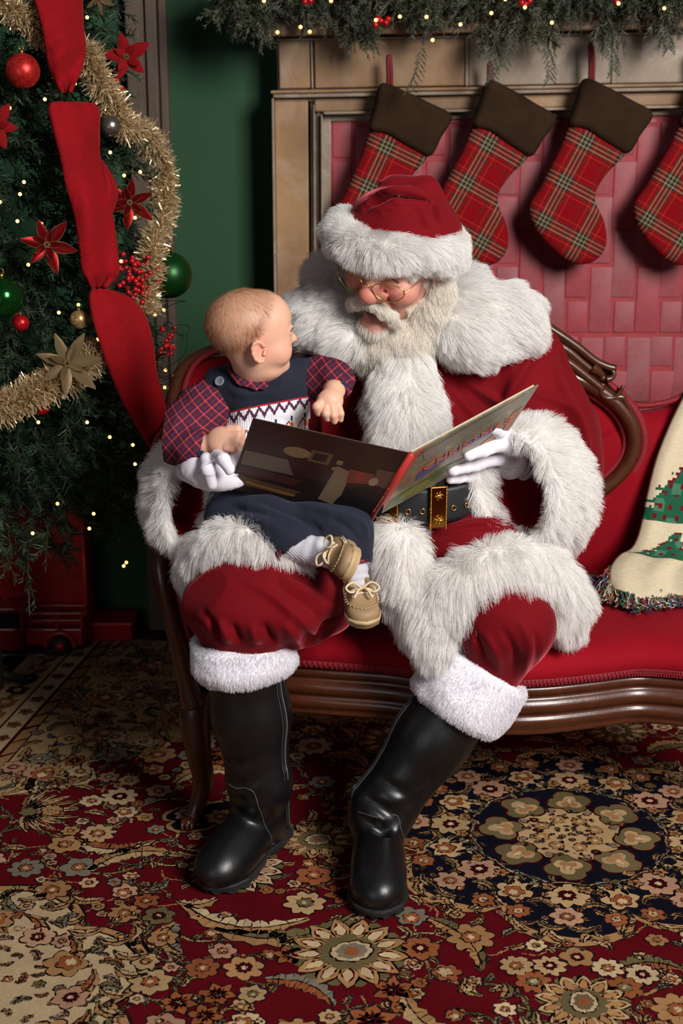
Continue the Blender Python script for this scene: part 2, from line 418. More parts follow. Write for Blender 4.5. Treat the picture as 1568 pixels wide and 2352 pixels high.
# ================================================================ generic builders used below
def poly_sdf(px, py, poly):
    """signed distance to a closed polygon (negative inside)"""
    poly = np.asarray(poly, float); d = np.full(px.shape, 1e9); s = np.ones(px.shape)
    n = len(poly)
    for i in range(n):
        a = poly[i]; b = poly[(i + 1) % n]; ex, ey = b - a; wx, wy = px - a[0], py - a[1]
        t = np.clip((wx * ex + wy * ey) / (ex * ex + ey * ey + 1e-12), 0, 1)
        d = np.minimum(d, (wx - ex * t) ** 2 + (wy - ey * t) ** 2)
        c1 = py >= a[1]; c2 = py < b[1]; c3 = ex * wy > ey * wx
        s = np.where((c1 & c2 & c3) | (~c1 & ~c2 & ~c3), -s, s)
    return s * np.sqrt(d)
def inflate(outline, half, edge, vox=0.004, soft=0.6):
    """puffy solid from a flat outline given in (x, z); thickness along y"""
    o = np.asarray(outline, float); lo = np.array([o[:, 0].min(), -half, o[:, 1].min()]) - 3 * vox; hi = np.array([o[:, 0].max(), half, o[:, 1].max()]) + 3 * vox
    F = Field(lo, hi, vox); X, Z = np.meshgrid(F.ax[0], F.ax[2], indexing='ij')
    d = poly_sdf(X, Z, o); w = np.clip(-d / edge, 0, 1); h = half * np.sqrt(1 - (1 - w) ** 2)
    y = np.abs(F.ax[1])[None, :, None]; D = d[:, None, :]
    F.a = np.where(D > 0, D, np.maximum(D * soft, y - h[:, None, :])).astype(np.float32)
    v, f = F.mesh(); return relax(v, f, 2, 0.5), f
def needles(sprigs, seed=0, per=46, nl=0.02, nw=0.0011, cols=((0.02, 0.06, 0.02), (0.06, 0.12, 0.05)), spread=0.9, stem=(0.04, 0.03, 0.015)):
    """sprigs: (n, 7) array pos, direction, length -> verts, quads, face colours"""
    r = np.random.default_rng(seed); S = np.asarray(sprigs, float); n = len(S)
    d = S[:, 3:6] / np.linalg.norm(S[:, 3:6], axis=1)[:, None]; L = S[:, 6]
    a = np.cross(d, np.array([0.1, 0.2, 1.0])); a /= np.linalg.norm(a, axis=1)[:, None] + 1e-9; b = np.cross(d, a)
    t = r.random((n, per)); ang = r.random((n, per)) * 2 * np.pi
    side = np.cos(ang)[..., None] * a[:, None] + np.sin(ang)[..., None] * b[:, None]
    root = S[:, None, :3] + d[:, None] * (t * L[:, None])[..., None] + np.array([0, 0, -1.0]) * (0.25 * L[:, None] * t ** 2)[..., None]
    nd = side * spread + d[:, None] * (0.6 + 0.5 * r.random((n, per, 1))); nd /= np.linalg.norm(nd, axis=2)[..., None]
    ll = nl * (0.7 + 0.6 * r.random((n, per, 1))) * (1.1 - 0.5 * t[..., None])
    tipp = root + nd * ll; wv = np.cross(nd, r.normal(size=(n, per, 3))); wv /= np.linalg.norm(wv, axis=2)[..., None] + 1e-9
    wv = wv * nw
    V = np.stack([root - wv, root + wv, tipp + wv * 0.4, tipp - wv * 0.4], 2).reshape(-1, 3)
    F = np.arange(len(V)).reshape(-1, 4)
    m = r.random((n, 1, 1)) * 0.6 + r.random((n, per, 1)) * 0.4
    C = (np.array(cols[0]) * (1 - m) + np.array(cols[1]) * m).reshape(-1, 3)
    # stems
    sw = a * 0.0016; sb = b * 0.0016; e = S[:, :3] + d * L[:, None] + np.array([0, 0, -1.0]) * (0.25 * L)[:, None]
    mid = S[:, :3] + d * L[:, None] * 0.5 + np.array([0, 0, -1.0]) * (0.0625 * L)[:, None]
    V2 = np.stack([S[:, :3] - sw, S[:, :3] + sw, mid + sw, mid - sw, mid - sw, mid + sw, e + sw * .4, e - sw * .4, S[:, :3] - sb, S[:, :3] + sb, mid + sb, mid - sb, mid - sb, mid + sb, e + sb * .4, e - sb * .4], 1).reshape(-1, 3)
    F2 = np.arange(len(V2)).reshape(-1, 4) + len(V)
    return np.concatenate([V, V2]), np.concatenate([F, F2]), np.concatenate([C, np.tile(stem, (len(F2), 1))])
def sub_sprigs(base, r, count=3, lf=0.6, wide=0.8):
    """side shoots growing from each sprig"""
    out = [base]
    for i in range(count):
        t = r.random((len(base), 1)) * 0.7; d = base[:, 3:6] / np.linalg.norm(base[:, 3:6], axis=1)[:, None]
        p = base[:, :3] + d * base[:, 6:7] * t; q = d + r.normal(0, wide, d.shape) * 0.7; q /= np.linalg.norm(q, axis=1)[:, None]
        out.append(np.concatenate([p, q, base[:, 6:7] * lf * (1 - 0.5 * t)], 1))
    return np.concatenate(out)
ICO = None
def ball_vf(c, r, seg=16, ring=10, sq=1.0):
    th = np.linspace(0, np.pi, ring + 1); ph = np.linspace(0, 2 * np.pi, seg, endpoint=False)
    P = np.stack([np.sin(th)[:, None] * np.cos(ph), np.sin(th)[:, None] * np.sin(ph), np.cos(th)[:, None] * np.ones(seg) * sq], -1) * r
    v, f = grid_vf(P, closed_v=True); return v + np.asarray(c), f
_BALL = {}
def shared_ball(name, c, r, mat, parent, seg=10, ring=6):
    key = (mat.name, seg, ring)
    if key not in _BALL:
        v, f = ball_vf((0, 0, 0), 1.0, seg, ring); o = mesh_obj(name, v, f, mat, None); _BALL[key] = o.data
        me = o.data; bpy.data.objects.remove(o)
    o = bpy.data.objects.new(name, _BALL[key]); COL.objects.link(o); o.location = c; o.scale = (r, r, r)
    if parent: par(o, parent)
    return o
M['bulb'] = plain('warm_fairy_light', (1, 0.6, 0.25), 0.3, Emission_Color=(1.0, 0.5, 0.16, 1), Emission_Strength=3.0)
M['needle'] = colattr('pine_needles', 0.55, 60, 0.3)
M['berry'] = plain('red_berry', srgb(165, 10, 20), 0.3)
M['cord'] = plain('dark_green_cord', srgb(15, 30, 18), 0.6)
# ================================================================ room shell
WALL_Y = 4.27; FIRE_Y = 4.1
M['green_wall'] = vary('green_painted_wall', srgb(28, 68, 40), srgb(33, 76, 45), 7, 0.75, 0.0008, 60)
v, f = box_vf((0, WALL_Y + 0.05, 1.6), (3.2, 0.05, 1.6)); tag(mesh_obj('wall_back', v, f, M['green_wall'], smooth=False), 'dark green painted back wall', kind='structure')
v, f = box_vf((0, 1.6, -0.03), (3.2, 3.2, 0.02)); tag(mesh_obj('floor', v, f, vary('floor_boards', srgb(50, 34, 24), srgb(70, 48, 32), 8), smooth=False), 'dark floor under the rug', kind='structure')
# weathered wooden post against the wall
M['greywood'] = wood('weathered_wood', srgb(72, 58, 49), srgb(116, 97, 82), (14, 14, 1.6), 0.75, 0.0)
post = tag(empty('trim_1', (W(350, 300, 4.2)[0], 4.24, 0)), 'weathered grey brown wooden post against green wall', kind='structure')
for a, b, dy in ((300, 345, 0.0), (346, 372, -0.012), (373, 392, 0.01)):
    x0 = W(a, 400, 4.22)[0]; x1 = W(b, 400, 4.22)[0]
    v, f = box_vf(((x0 + x1) / 2, 4.243 + dy, 1.35), ((x1 - x0) / 2 - 0.001, 0.024, 1.35), bev=0.004)
    mesh_obj('plank', v, f, M['greywood'], post, smooth=False)
# ================================================================ fireplace
M['oak'] = None
t = NT('distressed_oak'); vv = t.map((2.0, 2.0, 9.0)); f1 = t.noise(2.2, 5, 0.65, t.map((3, 3, 1.2)), 0.8); f2 = t.noise(9, 5, 0.7, None, 0.5); f3 = t.noise(3.0, 3)
c = t.mix(f1, srgb(104, 74, 46), srgb(184, 142, 96)); c = t.mix(t.ramp(f2, [(0.45, (0, 0, 0)), (0.75, (0.55,) * 3)]), c, srgb(178, 160, 140)); c = t.mix(t.ramp(f3, [(0.35, (0.75,) * 3), (0.6, (0, 0, 0))]), c, srgb(92, 62, 34))
t.set(Base_Color=c, Roughness=0.55); t.bump(f2, 0.002, 0.5); M['oak'] = t.m
M['oakgrey'] = None
t = NT('grey_washed_oak'); f1 = t.noise(3, 5, 0.65, t.map((2, 2, 2)), 0.8); f2 = t.noise(14, 4, 0.7)
c = t.mix(f1, srgb(92, 76, 60), srgb(170, 150, 128)); c = t.mix(t.ramp(f2, [(0.5, (0, 0, 0)), (0.75, (0.6,) * 3)]), c, srgb(188, 178, 166)); t.set(Base_Color=c, Roughness=0.55); t.bump(f2, 0.002, 0.5); M['oakgrey'] = t.m
fire = tag(empty('fireplace', (0.55, FIRE_Y + 0.1, 0)), 'tall distressed wooden fireplace surround with red painted brick inside', 'fireplace')
TILT = math.radians(1.0); RT = np.array([[math.cos(TILT), 0, -math.sin(TILT)], [0, 1, 0], [math.sin(TILT), 0, math.cos(TILT)]])
def slab(name, u0, v0, u1, v1, Y, depth, mat, tilt=True, bev=0.004, parent=None, ref=None):
    """board whose front face at distance Y spans the given photo rectangle"""
    a = W(u0, v0, Y); b = W(u1, v1, Y); cx = (a[0] + b[0]) / 2; cz = (a[2] + b[2]) / 2
    v, f = box_vf((0, 0, 0), (abs(b[0] - a[0]) / 2, depth / 2, abs(a[2] - b[2]) / 2), RT if tilt else None, bev)
    v = v + np.array([cx, Y + depth / 2, cz + (0 if not tilt else 0)])
    return mesh_obj(name, v, f, mat, parent or fire, smooth=False)
# pilaster: backing board, edge bead, front board, flutes
zt = W(0, 215, FIRE_Y)[2]
slab('pilaster', 630, 225, 720, 2300, FIRE_Y + 0.02, 0.145, M['oak'], False)
def bar(name, u0, u1, Y, mat, v0=225, v1=1300, d=0.04): return slab(name, u0, v0, u1, v1, Y, d, mat, False, 0.003)
slab('jamb_board', 712, 232, 762, 1300, FIRE_Y + 0.045, 0.1, M['oakgrey'], False)
bar('edge_bead', 629, 637, FIRE_Y + 0.0, M['oakgrey'])
bar('flute', 719, 727, FIRE_Y + 0.02, M['oakgrey'], 240, 1200); bar('flute', 729, 736, FIRE_Y + 0.035, M['oakgrey'], 240, 1200)
bar('flute', 738, 743, FIRE_Y + 0.012, M['oakgrey'], 262, 1200); bar('flute', 745, 757, FIRE_Y + 0.05, M['oak'], 268, 1200)
# frieze panels and their frames
slab('frieze_back', 634, 58, 2010, 222, FIRE_Y + 0.03, 0.13, M['oakgrey'])
for i, (a, b, m) in enumerate(((640, 712, 'oak'), (722, 1066, 'oak'), (1078, 1404, 'oakgrey'), (1418, 1750, 'oakgrey'), (1762, 2000, 'oak'))):
    dv = -(a + b - 1360) / 2 * math.tan(TILT) * 0.9
    slab('frieze_panel', a, 94 + dv - 4, b, 203 + dv, FIRE_Y + 0.012, 0.05, M[m])
for a in (716, 1072, 1411, 1756):
    dv = -(a - 680) * math.tan(TILT) * 0.9
    slab('frieze_bead', a - 3, 92 + dv, a + 3, 204 + dv, FIRE_Y + 0.004, 0.04, M['oakgrey'])
def rail(name, v0, v1, Y, mat, u0=620, u1=2010, d=0.1):
    dv = -((u0 + u1) / 2 - 680) * math.tan(TILT) * 0.9; return slab(name, u0, v0 + dv, u1, v1 + dv, Y, d, mat, True, 0.005)
rail('ledge_moulding', 205, 213, FIRE_Y - 0.018, M['oak']); rail('ledge_moulding', 213, 223, FIRE_Y - 0.008, M['oakgrey'], 626)
rail('lintel_board', 223, 256, FIRE_Y + 0.02, M['oak'], 722); rail('lintel_bead', 256, 263, FIRE_Y + 0.0, M['oakgrey'], 742); rail('lintel_board', 263, 279, FIRE_Y + 0.05, M['oakgrey'], 750)
rail('frieze_bead', 86, 92, FIRE_Y + 0.0, M['oakgrey'], 634); rail('mantel_shelf', 40, 80, FIRE_Y - 0.05, M['oak'], 600, 2030, 0.21)
# painted brick inside, every brick its own piece
t = NT('painted_brick'); oi = t.n('ShaderNodeObjectInfo').outputs['Random']; nz = t.noise(18, 4, 0.6); n2 = t.noise(5, 2)
c = t.mix(oi, srgb(162, 62, 70), srgb(148, 86, 90)); c = t.mix(t.ramp(nz, [(0.35, (0.7,) * 3), (0.55, (0, 0, 0))]), c, srgb(148, 58, 66)); t.set(Base_Color=c, Roughness=0.55); t.bump(nz, 0.003, 0.5); M['brick'] = t.m
M['mortar'] = vary('red_mortar', srgb(140, 36, 46), srgb(176, 54, 62), 16, 0.6, 0.002, 60)
BY = FIRE_Y + 0.058
panel = slab('brick_panel', 740, 262, 2010, 1500, BY + 0.006, 0.06, M['mortar'], False, 0)
_BR = {}
def brick(u0, u1, v0, v1, Y):
    a = W(u0, v0, Y); b = W(u1, v1, Y); hx = abs(b[0] - a[0]) / 2; hz = abs(a[2] - b[2]) / 2
    key = (round(hx, 3), round(hz, 2))
    if key not in _BR:
        v, f = box_vf((0, 0, 0), (hx, 0.02, hz), None, min(0.004, hx * 0.4)); o = mesh_obj('brick', v, f, M['brick'], smooth=True); _BR[key] = o.data; bpy.data.objects.remove(o)
    o = bpy.data.objects.new('brick', _BR[key]); COL.objects.link(o)
    o.location = ((a[0] + b[0]) / 2, Y + 0.022 + random.uniform(0, 0.002), (a[2] + b[2]) / 2); o.rotation_euler = (random.uniform(-.012, .012), random.uniform(-.006, .006), random.uniform(-.02, .02)); par(o, panel)
for i in range(-9, 14):
    u0 = 1244.6 + 54 * i; brk = [769, 609, 449, 289, 268] if i % 2 == 0 else [769, 688, 528, 368, 268]
    for b, a in zip(brk[:-1], brk[1:]):
        if b - a > 14: brick(u0 + 4, u0 + 49, a + 4, b - 4, BY)
for i in range(-9, 13):
    u0 = 1276 + 54 * i; brk = [770, 846, 1006] if i % 2 == 0 else [770, 930, 1080]
    for a, b in zip(brk[:-1], brk[1:]): brick(u0 + 3, u0 + 50, a + 3, b - 4, BY)
# ================================================================ stockings
t = NT('tartan_cloth')
vec = t.map((1, 1, 1), (0, math.radians(-27), 0)); sp = t.n('ShaderNodeSeparateXYZ'); t.l(vec, sp.inputs[0])
R_, D_, C_, O_ = srgb(132, 8, 18), srgb(40, 44, 38), srgb(170, 146, 112), srgb(160, 60, 44)
ST = [(0.0, R_), (0.22, D_), (0.25, R_), (0.36, O_), (0.385, R_), (0.44, D_), (0.50, C_), (0.525, D_), (0.60, C_), (0.625, D_), (0.70, C_), (0.72, D_), (0.78, R_), (0.86, O_), (0.885, R_)]
def stripes(sock): return t.ramp(t.math('FRACT', t.math('MULTIPLY', sock, 1 / 0.118)), ST, 'CONSTANT')
c = t.mix(0.5, stripes(sp.outputs[0]), stripes(sp.outputs[2])); t.set(Base_Color=c, Roughness=0.95, Specular_IOR_Level=0.1); t.bump(t.noise(500, 2), 0.001, 0.5); M['tartan'] = t.m
M['brownfur'] = vary('dark_brown_plush', srgb(34, 23, 15), srgb(62, 44, 30), 14, 0.95, 0.004, 90, Specular_IOR_Level=0.1)
pxm = PX(1, 1345, 400, 4.04)
def loc_outline(pts, n=90): 
    q = spline(np.array([((u - 1345) * pxm, -(v - 400) * pxm) for u, v in pts]), n, True); return q
SOCK = loc_outline([(1312, 285), (1278, 352), (1240, 430), (1218, 468), (1226, 512), (1262, 560), (1312, 598), (1346, 606), (1382, 592), (1400, 556), (1392, 505), (1368, 452), (1392, 400), (1432, 350), (1375, 310)])
CUFF = loc_outline([(1330, 190), (1380, 206), (1440, 236), (1489, 266), (1465, 312), (1437, 354), (1390, 334), (1340, 304), (1300, 290), (1312, 240)])
sv, sf = inflate(SOCK, 0.022, 0.03, 0.004); cv, cf = inflate(CUFF, 0.028, 0.02, 0.004)
sock_me = cuff_me = None
for i, (u, v_, tilt, lp, lab) in enumerate(((1122, 404, 2, 150, 'red tartan stocking with brown cuff, second from left, its toe beside the hat'), (895, 410, -2, 135, 'red tartan stocking with brown cuff hanging leftmost, nearest the mantel pilaster'), (1345, 400, 0, 105, 'red tartan stocking with brown cuff, third from left, hanging clear of the man'), (1590, 402, 3, 120, 'red tartan stocking with brown cuff cut off by the right photo edge'))):
    p = W(u, v_, 4.04); s = tag(empty('stocking', p), lab, 'stocking', 'stockings hung on the mantel')
    Rz = Matrix.Rotation(math.radians(tilt), 4, 'Y')
    for nm, vv_, ff_, mt, dy in (('sock_body', sv, sf, M['tartan'], 0.0), ('cuff', cv, cf, M['brownfur'], -0.006)):
        if i == 0:
            o = mesh_obj(nm, vv_ + np.array([0, dy, 0]), ff_, mt)
            if nm == 'cuff': cuff_me = o.data
            else: sock_me = o.data
        else: o = bpy.data.objects.new(nm, cuff_me if nm == 'cuff' else sock_me); COL.objects.link(o)
        o.parent = s
        o.matrix_local = Rz
    lu = u - 1345 + {0: 1352, 1: 1345, 2: 1358, 3: 1365}[i] - (0)
    top = W(u + (893 - 895 if i == 1 else 1125 - 1122 if i == 0 else 12), lp, 4.04); bot = W(u + (-2 if i == 1 else 0 if i == 0 else 12), v_ - 198, 4.04)
    pth = [bot + [0.004, 0, -0.02], bot + (top - bot) * 0.5 + [0.006, 0, 0], top + [0.003, 0, 0], top + [0, 0, 0.006], top + [-0.003, 0, 0], bot + (top - bot) * 0.5 + [-0.002, 0, 0], bot + [-0.004, 0, -0.02]]
    tv, tf = tube_vf(spline(pth, 24), 0.0055, 8); lo_ = mesh_obj('hanging_loop', tv, tf, plain('red_loop%d' % i, srgb(110, 12, 22), 0.7)); par(lo_, s)
# ================================================================ mantel garland
def garland_light(p, parent):
    o = shared_ball('light_bulb', p, 0.0048, M['bulb'], parent, 8, 6); return o
r = np.random.default_rng(3)
gar = tag(empty('garland', W(1050, 40, 3.98)), 'evergreen garland with warm lights and berries along the mantel', 'garland')
bs = []
for u in np.arange(515, 1640, 5.0):
    for k in range(5):
        v0 = r.uniform(-75, 6) + (14 if 540 < u < 640 else 0); Y = r.uniform(3.94, 4.08)
        p = W(u + r.normal(0, 8), v0, Y); d = np.array([r.normal(0, 0.8), r.normal(-0.2, 0.4), r.normal(-0.2, 0.45)])
        bs.append([*p, *d, r.uniform(0.05, 0.1)])
for (u, v0, n_) in ((540, 40, 14), (600, 60, 12), (820, 60, 22), (838, 85, 12), (1130, 90, 14), (1255, 80, 8), (1395, 85, 12), (1530, 70, 8), (1200, 60, 10), (700, 50, 8), (980, 50, 12)):
    for k in range(n_): bs.append([*W(u + r.normal(0, 14), v0 - 40 + r.uniform(-10, 20), r.uniform(3.96, 4.0)), r.normal(0, 0.35), r.normal(-0.1, 0.2), -1, r.uniform(0.04, 0.085)])
bs = sub_sprigs(np.array(bs), r, 2, 0.7)
V, F, C = needles(bs, 5, 34, 0.017, 0.0011, (srgb(34, 42, 30), srgb(104, 108, 82)), 0.8)
tag(mesh_obj('foliage', V, F, M['needle'], gar, False, fcol=C), kind='stuff')
for (u0, v0, u1, v1) in ((968, 110, 940, 200), (1122, 105, 1128, 178), (1252, 100, 1262, 180), (1180, 60, 1150, 150), (1520, 60, 1535, 110), (1398, 100, 1408, 160)):
    a = W(u0, v0, 3.9); b = W(u1, v1, 3.9); n_ = 16; pts = spline([a, (a + b) / 2 + [0.008, -0.01, 0], b], n_)
    S = np.array([[*pts[k], *(np.array([0.5 * (-1) ** k, -0.1, -0.55])), 0.022] for k in range(n_)])
    V, F, C = needles(S, 8, 12, 0.009, 0.0009, (srgb(38, 56, 38), srgb(86, 104, 72)), 0.6); tag(mesh_obj('hanging_twig', V, F, M['needle'], gar, False, fcol=C), kind='stuff')
for (u, v0) in ((637, 74), (690, 62), (711, 73), (606, 2), (863, 46), (918, 38), (979, 39), (993, 92), (1057, 56), (1128, 30), (1205, 17), (1267, 52), (1525, 19), (760, 2), (1160, -2), (1420, 8)): garland_light(W(u, v0, 3.86), gar)
for (u, v0) in ((862, 58), (874, 48), (886, 52), (700, 4), (713, 2), (1206, 10), (1216, 2), (868, 44), (891, 44), (1415, 4), (1198, 6)): shared_ball('berry', W(u, v0, 3.87), 0.0085, M['berry'], gar)
# ================================================================ patterned rug: every motif is a low raised patch of pile
E2 = np.array([0.16, 0.987]); E1 = np.array([0.987, -0.16]); RO = G(1305, 1920); RNG = np.random.default_rng(11)
RED, DRED = srgb(90, 15, 23), srgb(64, 11, 16); CREAM, SAND, TAN = srgb(206, 178, 138), srgb(190, 156, 112), srgb(172, 128, 84)
RUST, OLIVE, GREY, NAVY, LINE, ROSE = srgb(152, 88, 54), srgb(112, 98, 66), srgb(132, 122, 106), srgb(22, 22, 34), srgb(38, 26, 26), srgb(184, 140, 112)
RB = {'v': [], 'f': [], 'c': [], 'z': 0.0}; LZ = 0.0001
def rp(poly, col, z):
    """one flat patch in rug coordinates"""
    p = np.asarray(poly, float); p = p + RNG.normal(0, 0.0013, p.shape); w = RO + p[:, :1] * E1 + p[:, 1:] * E2; b = len(RB['v'])
    k = 0.76 + 0.22 * RNG.random() if len(p) < 60 or z > 0 else 1.0; RB['v'] += [(x, y, 0.006 + z * LZ) for x, y in w]; RB['f'].append(tuple(range(b, b + len(p)))); RB['c'].append(tuple(np.clip(np.array(col) * k, 0, 1)))
def rot2(p, a): c, s = math.cos(a), math.sin(a); return np.asarray(p) @ np.array([[c, s], [-s, c]])
def scallop(c, R, n, d=0.25, ph=0.0, pw=1.0, sq=1.0, a=0.0, m=6):
    th = np.linspace(0, 2 * np.pi, n * m, endpoint=False); r = R * (1 - d + d * np.abs(np.sin((th * n) / 2 + ph)) ** pw)
    return rot2(np.stack([r * np.cos(th), r * np.sin(th) * sq], 1), a) + np.asarray(c)
def blob(c, R, n, col, z, d=0.25, line=LINE, lw=0.0035, **k):
    if line is not None: rp(scallop(c, R + lw, n, d * R / (R + lw), **k), line, z)
    rp(scallop(c, R, n, d, **k), col, z + 1)
def petal(c, a, L, w, col, z, line=LINE, lw=0.003, off=0.0, tipw=0.0):
    t = np.linspace(0, 1, 8); h = w * np.sin(np.pi * t ** 0.8) ** 0.8
    def shp(L_, h_, o): 
        x = o + t * L_; return rot2(np.concatenate([np.stack([x, h_], 1), np.stack([x[::-1], -h_[::-1]], 1)[1:-1]]), a) + np.asarray(c)
    if line is not None: rp(shp(L + 2 * lw, h + lw, off - lw), line, z)
    rp(shp(L, h, off), col, z + 1)
def flower(c, R, n=8, col=SAND, mid=RUST, core=CREAM, z=6, line=LINE, a=0.0):
    blob(c, R, n, col, z, 0.28, line, ph=a, a=a)
    for i in range(n):
        t = a + 2 * np.pi * (i + 0.5) / n; rp([np.array(c) + R * 0.25 * np.array([math.cos(t + .2), math.sin(t + .2)]), np.array(c) + R * 0.72 * np.array([math.cos(t), math.sin(t)]), np.array(c) + R * 0.25 * np.array([math.cos(t - .2), math.sin(t - .2)])], tuple(0.7 * np.array(col)), z + 2)
    rp(scallop(c, R * 0.45, 8, 0.2), LINE, z + 3); rp(scallop(c, R * 0.38, 8, 0.2), mid, z + 4); rp(scallop(c, R * 0.16, 6, 0.1), core, z + 5)
def star(c, R, n=6, col=TAN, core=DRED, z=6, a=0.0):
    for i in range(n): petal(c, a + 2 * np.pi * i / n, R, R * 0.3, col, z, LINE if n < 7 else None)
    for i in range(n): petal(c, a + 2 * np.pi * i / n, R * 0.6, R * 0.08, core, z + 3, None)
    rp(scallop(c, R * 0.16, 6, 0.1), CREAM, z + 4)
def leaf(p0, p1, bend, w, col, col2, z=4, n=14, line=LINE, saw=0.35):
    p0 = np.asarray(p0, float); p1 = np.asarray(p1, float); d = p1 - p0; L = np.linalg.norm(d); d /= L; q = np.array([-d[1], d[0]])
    t = np.linspace(0, 1, n); mid = p0 + t[:, None] * d * L + (bend * L * 4 * t * (1 - t))[:, None] * q
    tg = np.gradient(mid, axis=0); tg /= np.linalg.norm(tg, axis=1)[:, None]; nn = np.stack([-tg[:, 1], tg[:, 0]], 1)
    prof = np.sin(np.pi * np.clip(t * 0.93 + 0.05, 0, 1)) ** 0.7 * w * (1 - 0.25 * t)
    sw = prof * (1 - saw * (np.arange(n) % 2))
    for s, cc in ((1, col), (-1, col2)):
        for i in range(n - 1):
            if line is not None: rp([mid[i], mid[i + 1], mid[i + 1] + s * nn[i + 1] * (sw[i + 1] + 0.003), mid[i] + s * nn[i] * (sw[i] + 0.003)][::s], line, z)
            rp([mid[i], mid[i + 1], mid[i + 1] + s * nn[i + 1] * sw[i + 1], mid[i] + s * nn[i] * sw[i]][::s], cc, z + 1)
    vine(mid, 0.0018, LINE, z + 2, False)
def vine(pts, w, col, z=2, sp=True, line=None):
    p = spline(pts, max(10, 6 * len(pts))) if sp else np.asarray(pts); tg = np.gradient(p, axis=0); tg /= np.linalg.norm(tg, axis=1)[:, None] + 1e-9; nn = np.stack([-tg[:, 1], tg[:, 0]], 1)
    for ww, cc, zz in (((w + 0.003, line, z), (w, col, z + 1)) if line else ((w, col, z),)):
        for i in range(len(p) - 1): rp([p[i] - nn[i] * ww, p[i + 1] - nn[i + 1] * ww, p[i + 1] + nn[i + 1] * ww, p[i] + nn[i] * ww], cc, zz)
def palmette(c, R, a=0.0, z=6, c1=TAN, c2=CREAM, core=GREY):
    c = np.asarray(c, float); blob(c, R * 0.98, 13, OLIVE, z, 0.22, None)
    for i in range(13): petal(c, a + 2 * np.pi * i / 13, R * 0.62, R * 0.17, c1, z + 1, LINE, off=R * 0.38)
    for i in range(13): petal(c, a + 2 * np.pi * i / 13, R * 0.38, R * 0.085, c2, z + 3, DRED, 0.002, off=R * 0.48)
    rp(scallop(c, R * 0.52, 9, 0.12), OLIVE, z + 5); o = rot2([[R * 0.05, 0]], a)[0]
    rp(scallop(c + o, R * 0.40, 9, 0.1, sq=0.8, a=a), LINE, z + 6); rp(scallop(c + o, R * 0.36, 9, 0.1, sq=0.8, a=a), CREAM, z + 7); rp(scallop(c + o, R * 0.28, 8, 0.15, sq=0.8, a=a), core, z + 8); rp(scallop(c + o, R * 0.14, 6, 0.2, a=a), RUST, z + 9)
def spider(c, R, a=0.0, z=6, cols=(SAND, RUST)):
    for i in range(-5, 6):
        t = a + i * 0.3; e = np.asarray(c) + R * np.array([math.cos(t), math.sin(t)]) * (1 - 0.05 * abs(i)); leaf(np.asarray(c), e, 0.09 * (1 if i > 0 else -1 if i < 0 else 0), R * 0.09, cols[i % 2], cols[0], z, 9, LINE, 0.0)
    blob(c, R * 0.16, 6, OLIVE, z + 4); flower(np.asarray(c) + rot2([[R * 0.42, 0]], a)[0], R * 0.2, 7, TAN, CREAM, RUST, z + 5)
def rose(c, s, z=6, a=0.0, col=SAND):
    c = np.asarray(c, float); blob(c, s, 6, col, z, 0.3, a=a); blob(c + rot2([[s * .15, 0]], a)[0], s * 0.55, 5, RUST if col is not RUST else SAND, z + 2, 0.3, LINE, 0.002, a=a); rp(scallop(c + rot2([[s * .25, 0]], a)[0], s * 0.25, 5, 0.2), CREAM, z + 5)
# ---- ground colours and borders
def rect(a0, a1, b0, b1, col, z): rp([(a0, b0), (a1, b0), (a1, b1), (a0, b1)], col, z)
rect(-2.3, 2.2, -2.4, 1.02, RED, 0)
rect(-2.3, -1.61, -2.4, 1.02, NAVY, 1); rect(-1.61, -1.595, -2.4, 1.02, CREAM, 2); rect(-1.595, -1.50, -2.4, 1.02, SAND, 2); rect(-1.50, -1.494, -2.4, 1.02, LINE, 2); rect(-1.494, -1.44, -2.4, 1.02, CREAM, 2); rect(-1.44, -1.43, -2.4, 1.02, DRED, 2); rect(-1.43, -1.40, -2.4, 1.02, TAN, 2); rect(-1.40, -1.394, -2.4, 1.02, LINE, 2)
for b in np.arange(-1.2, 0.95, 0.085):
    flower((-1.547, b), 0.03, 6, RUST if int(b * 100) % 2 else DRED, CREAM, DRED, 4); leaf((-1.547, b + 0.02), (-1.52, b + 0.062), 0.2, 0.01, OLIVE, GREY, 4, 6)
    star((-1.467, b + 0.03), 0.02, 5, RUST, DRED, 4)
    rp([(-1.43, b), (-1.40, b + .03), (-1.40, b + .045), (-1.43, b + .015)], DRED, 4)
for b in np.arange(-0.2, 0.92, 0.17):
    rose((-1.73, b), 0.055, 4, 0.3, RUST); leaf((-1.66, b + 0.03), (-1.68, b + 0.13), 0.2, 0.02, TAN, OLIVE, 4, 8); flower((-1.85, b + 0.08), 0.05, 7, SAND, RUST, CREAM, 4); flower((-1.66, b + 0.085), 0.024, 6, RUST, CREAM, RUST, 6)
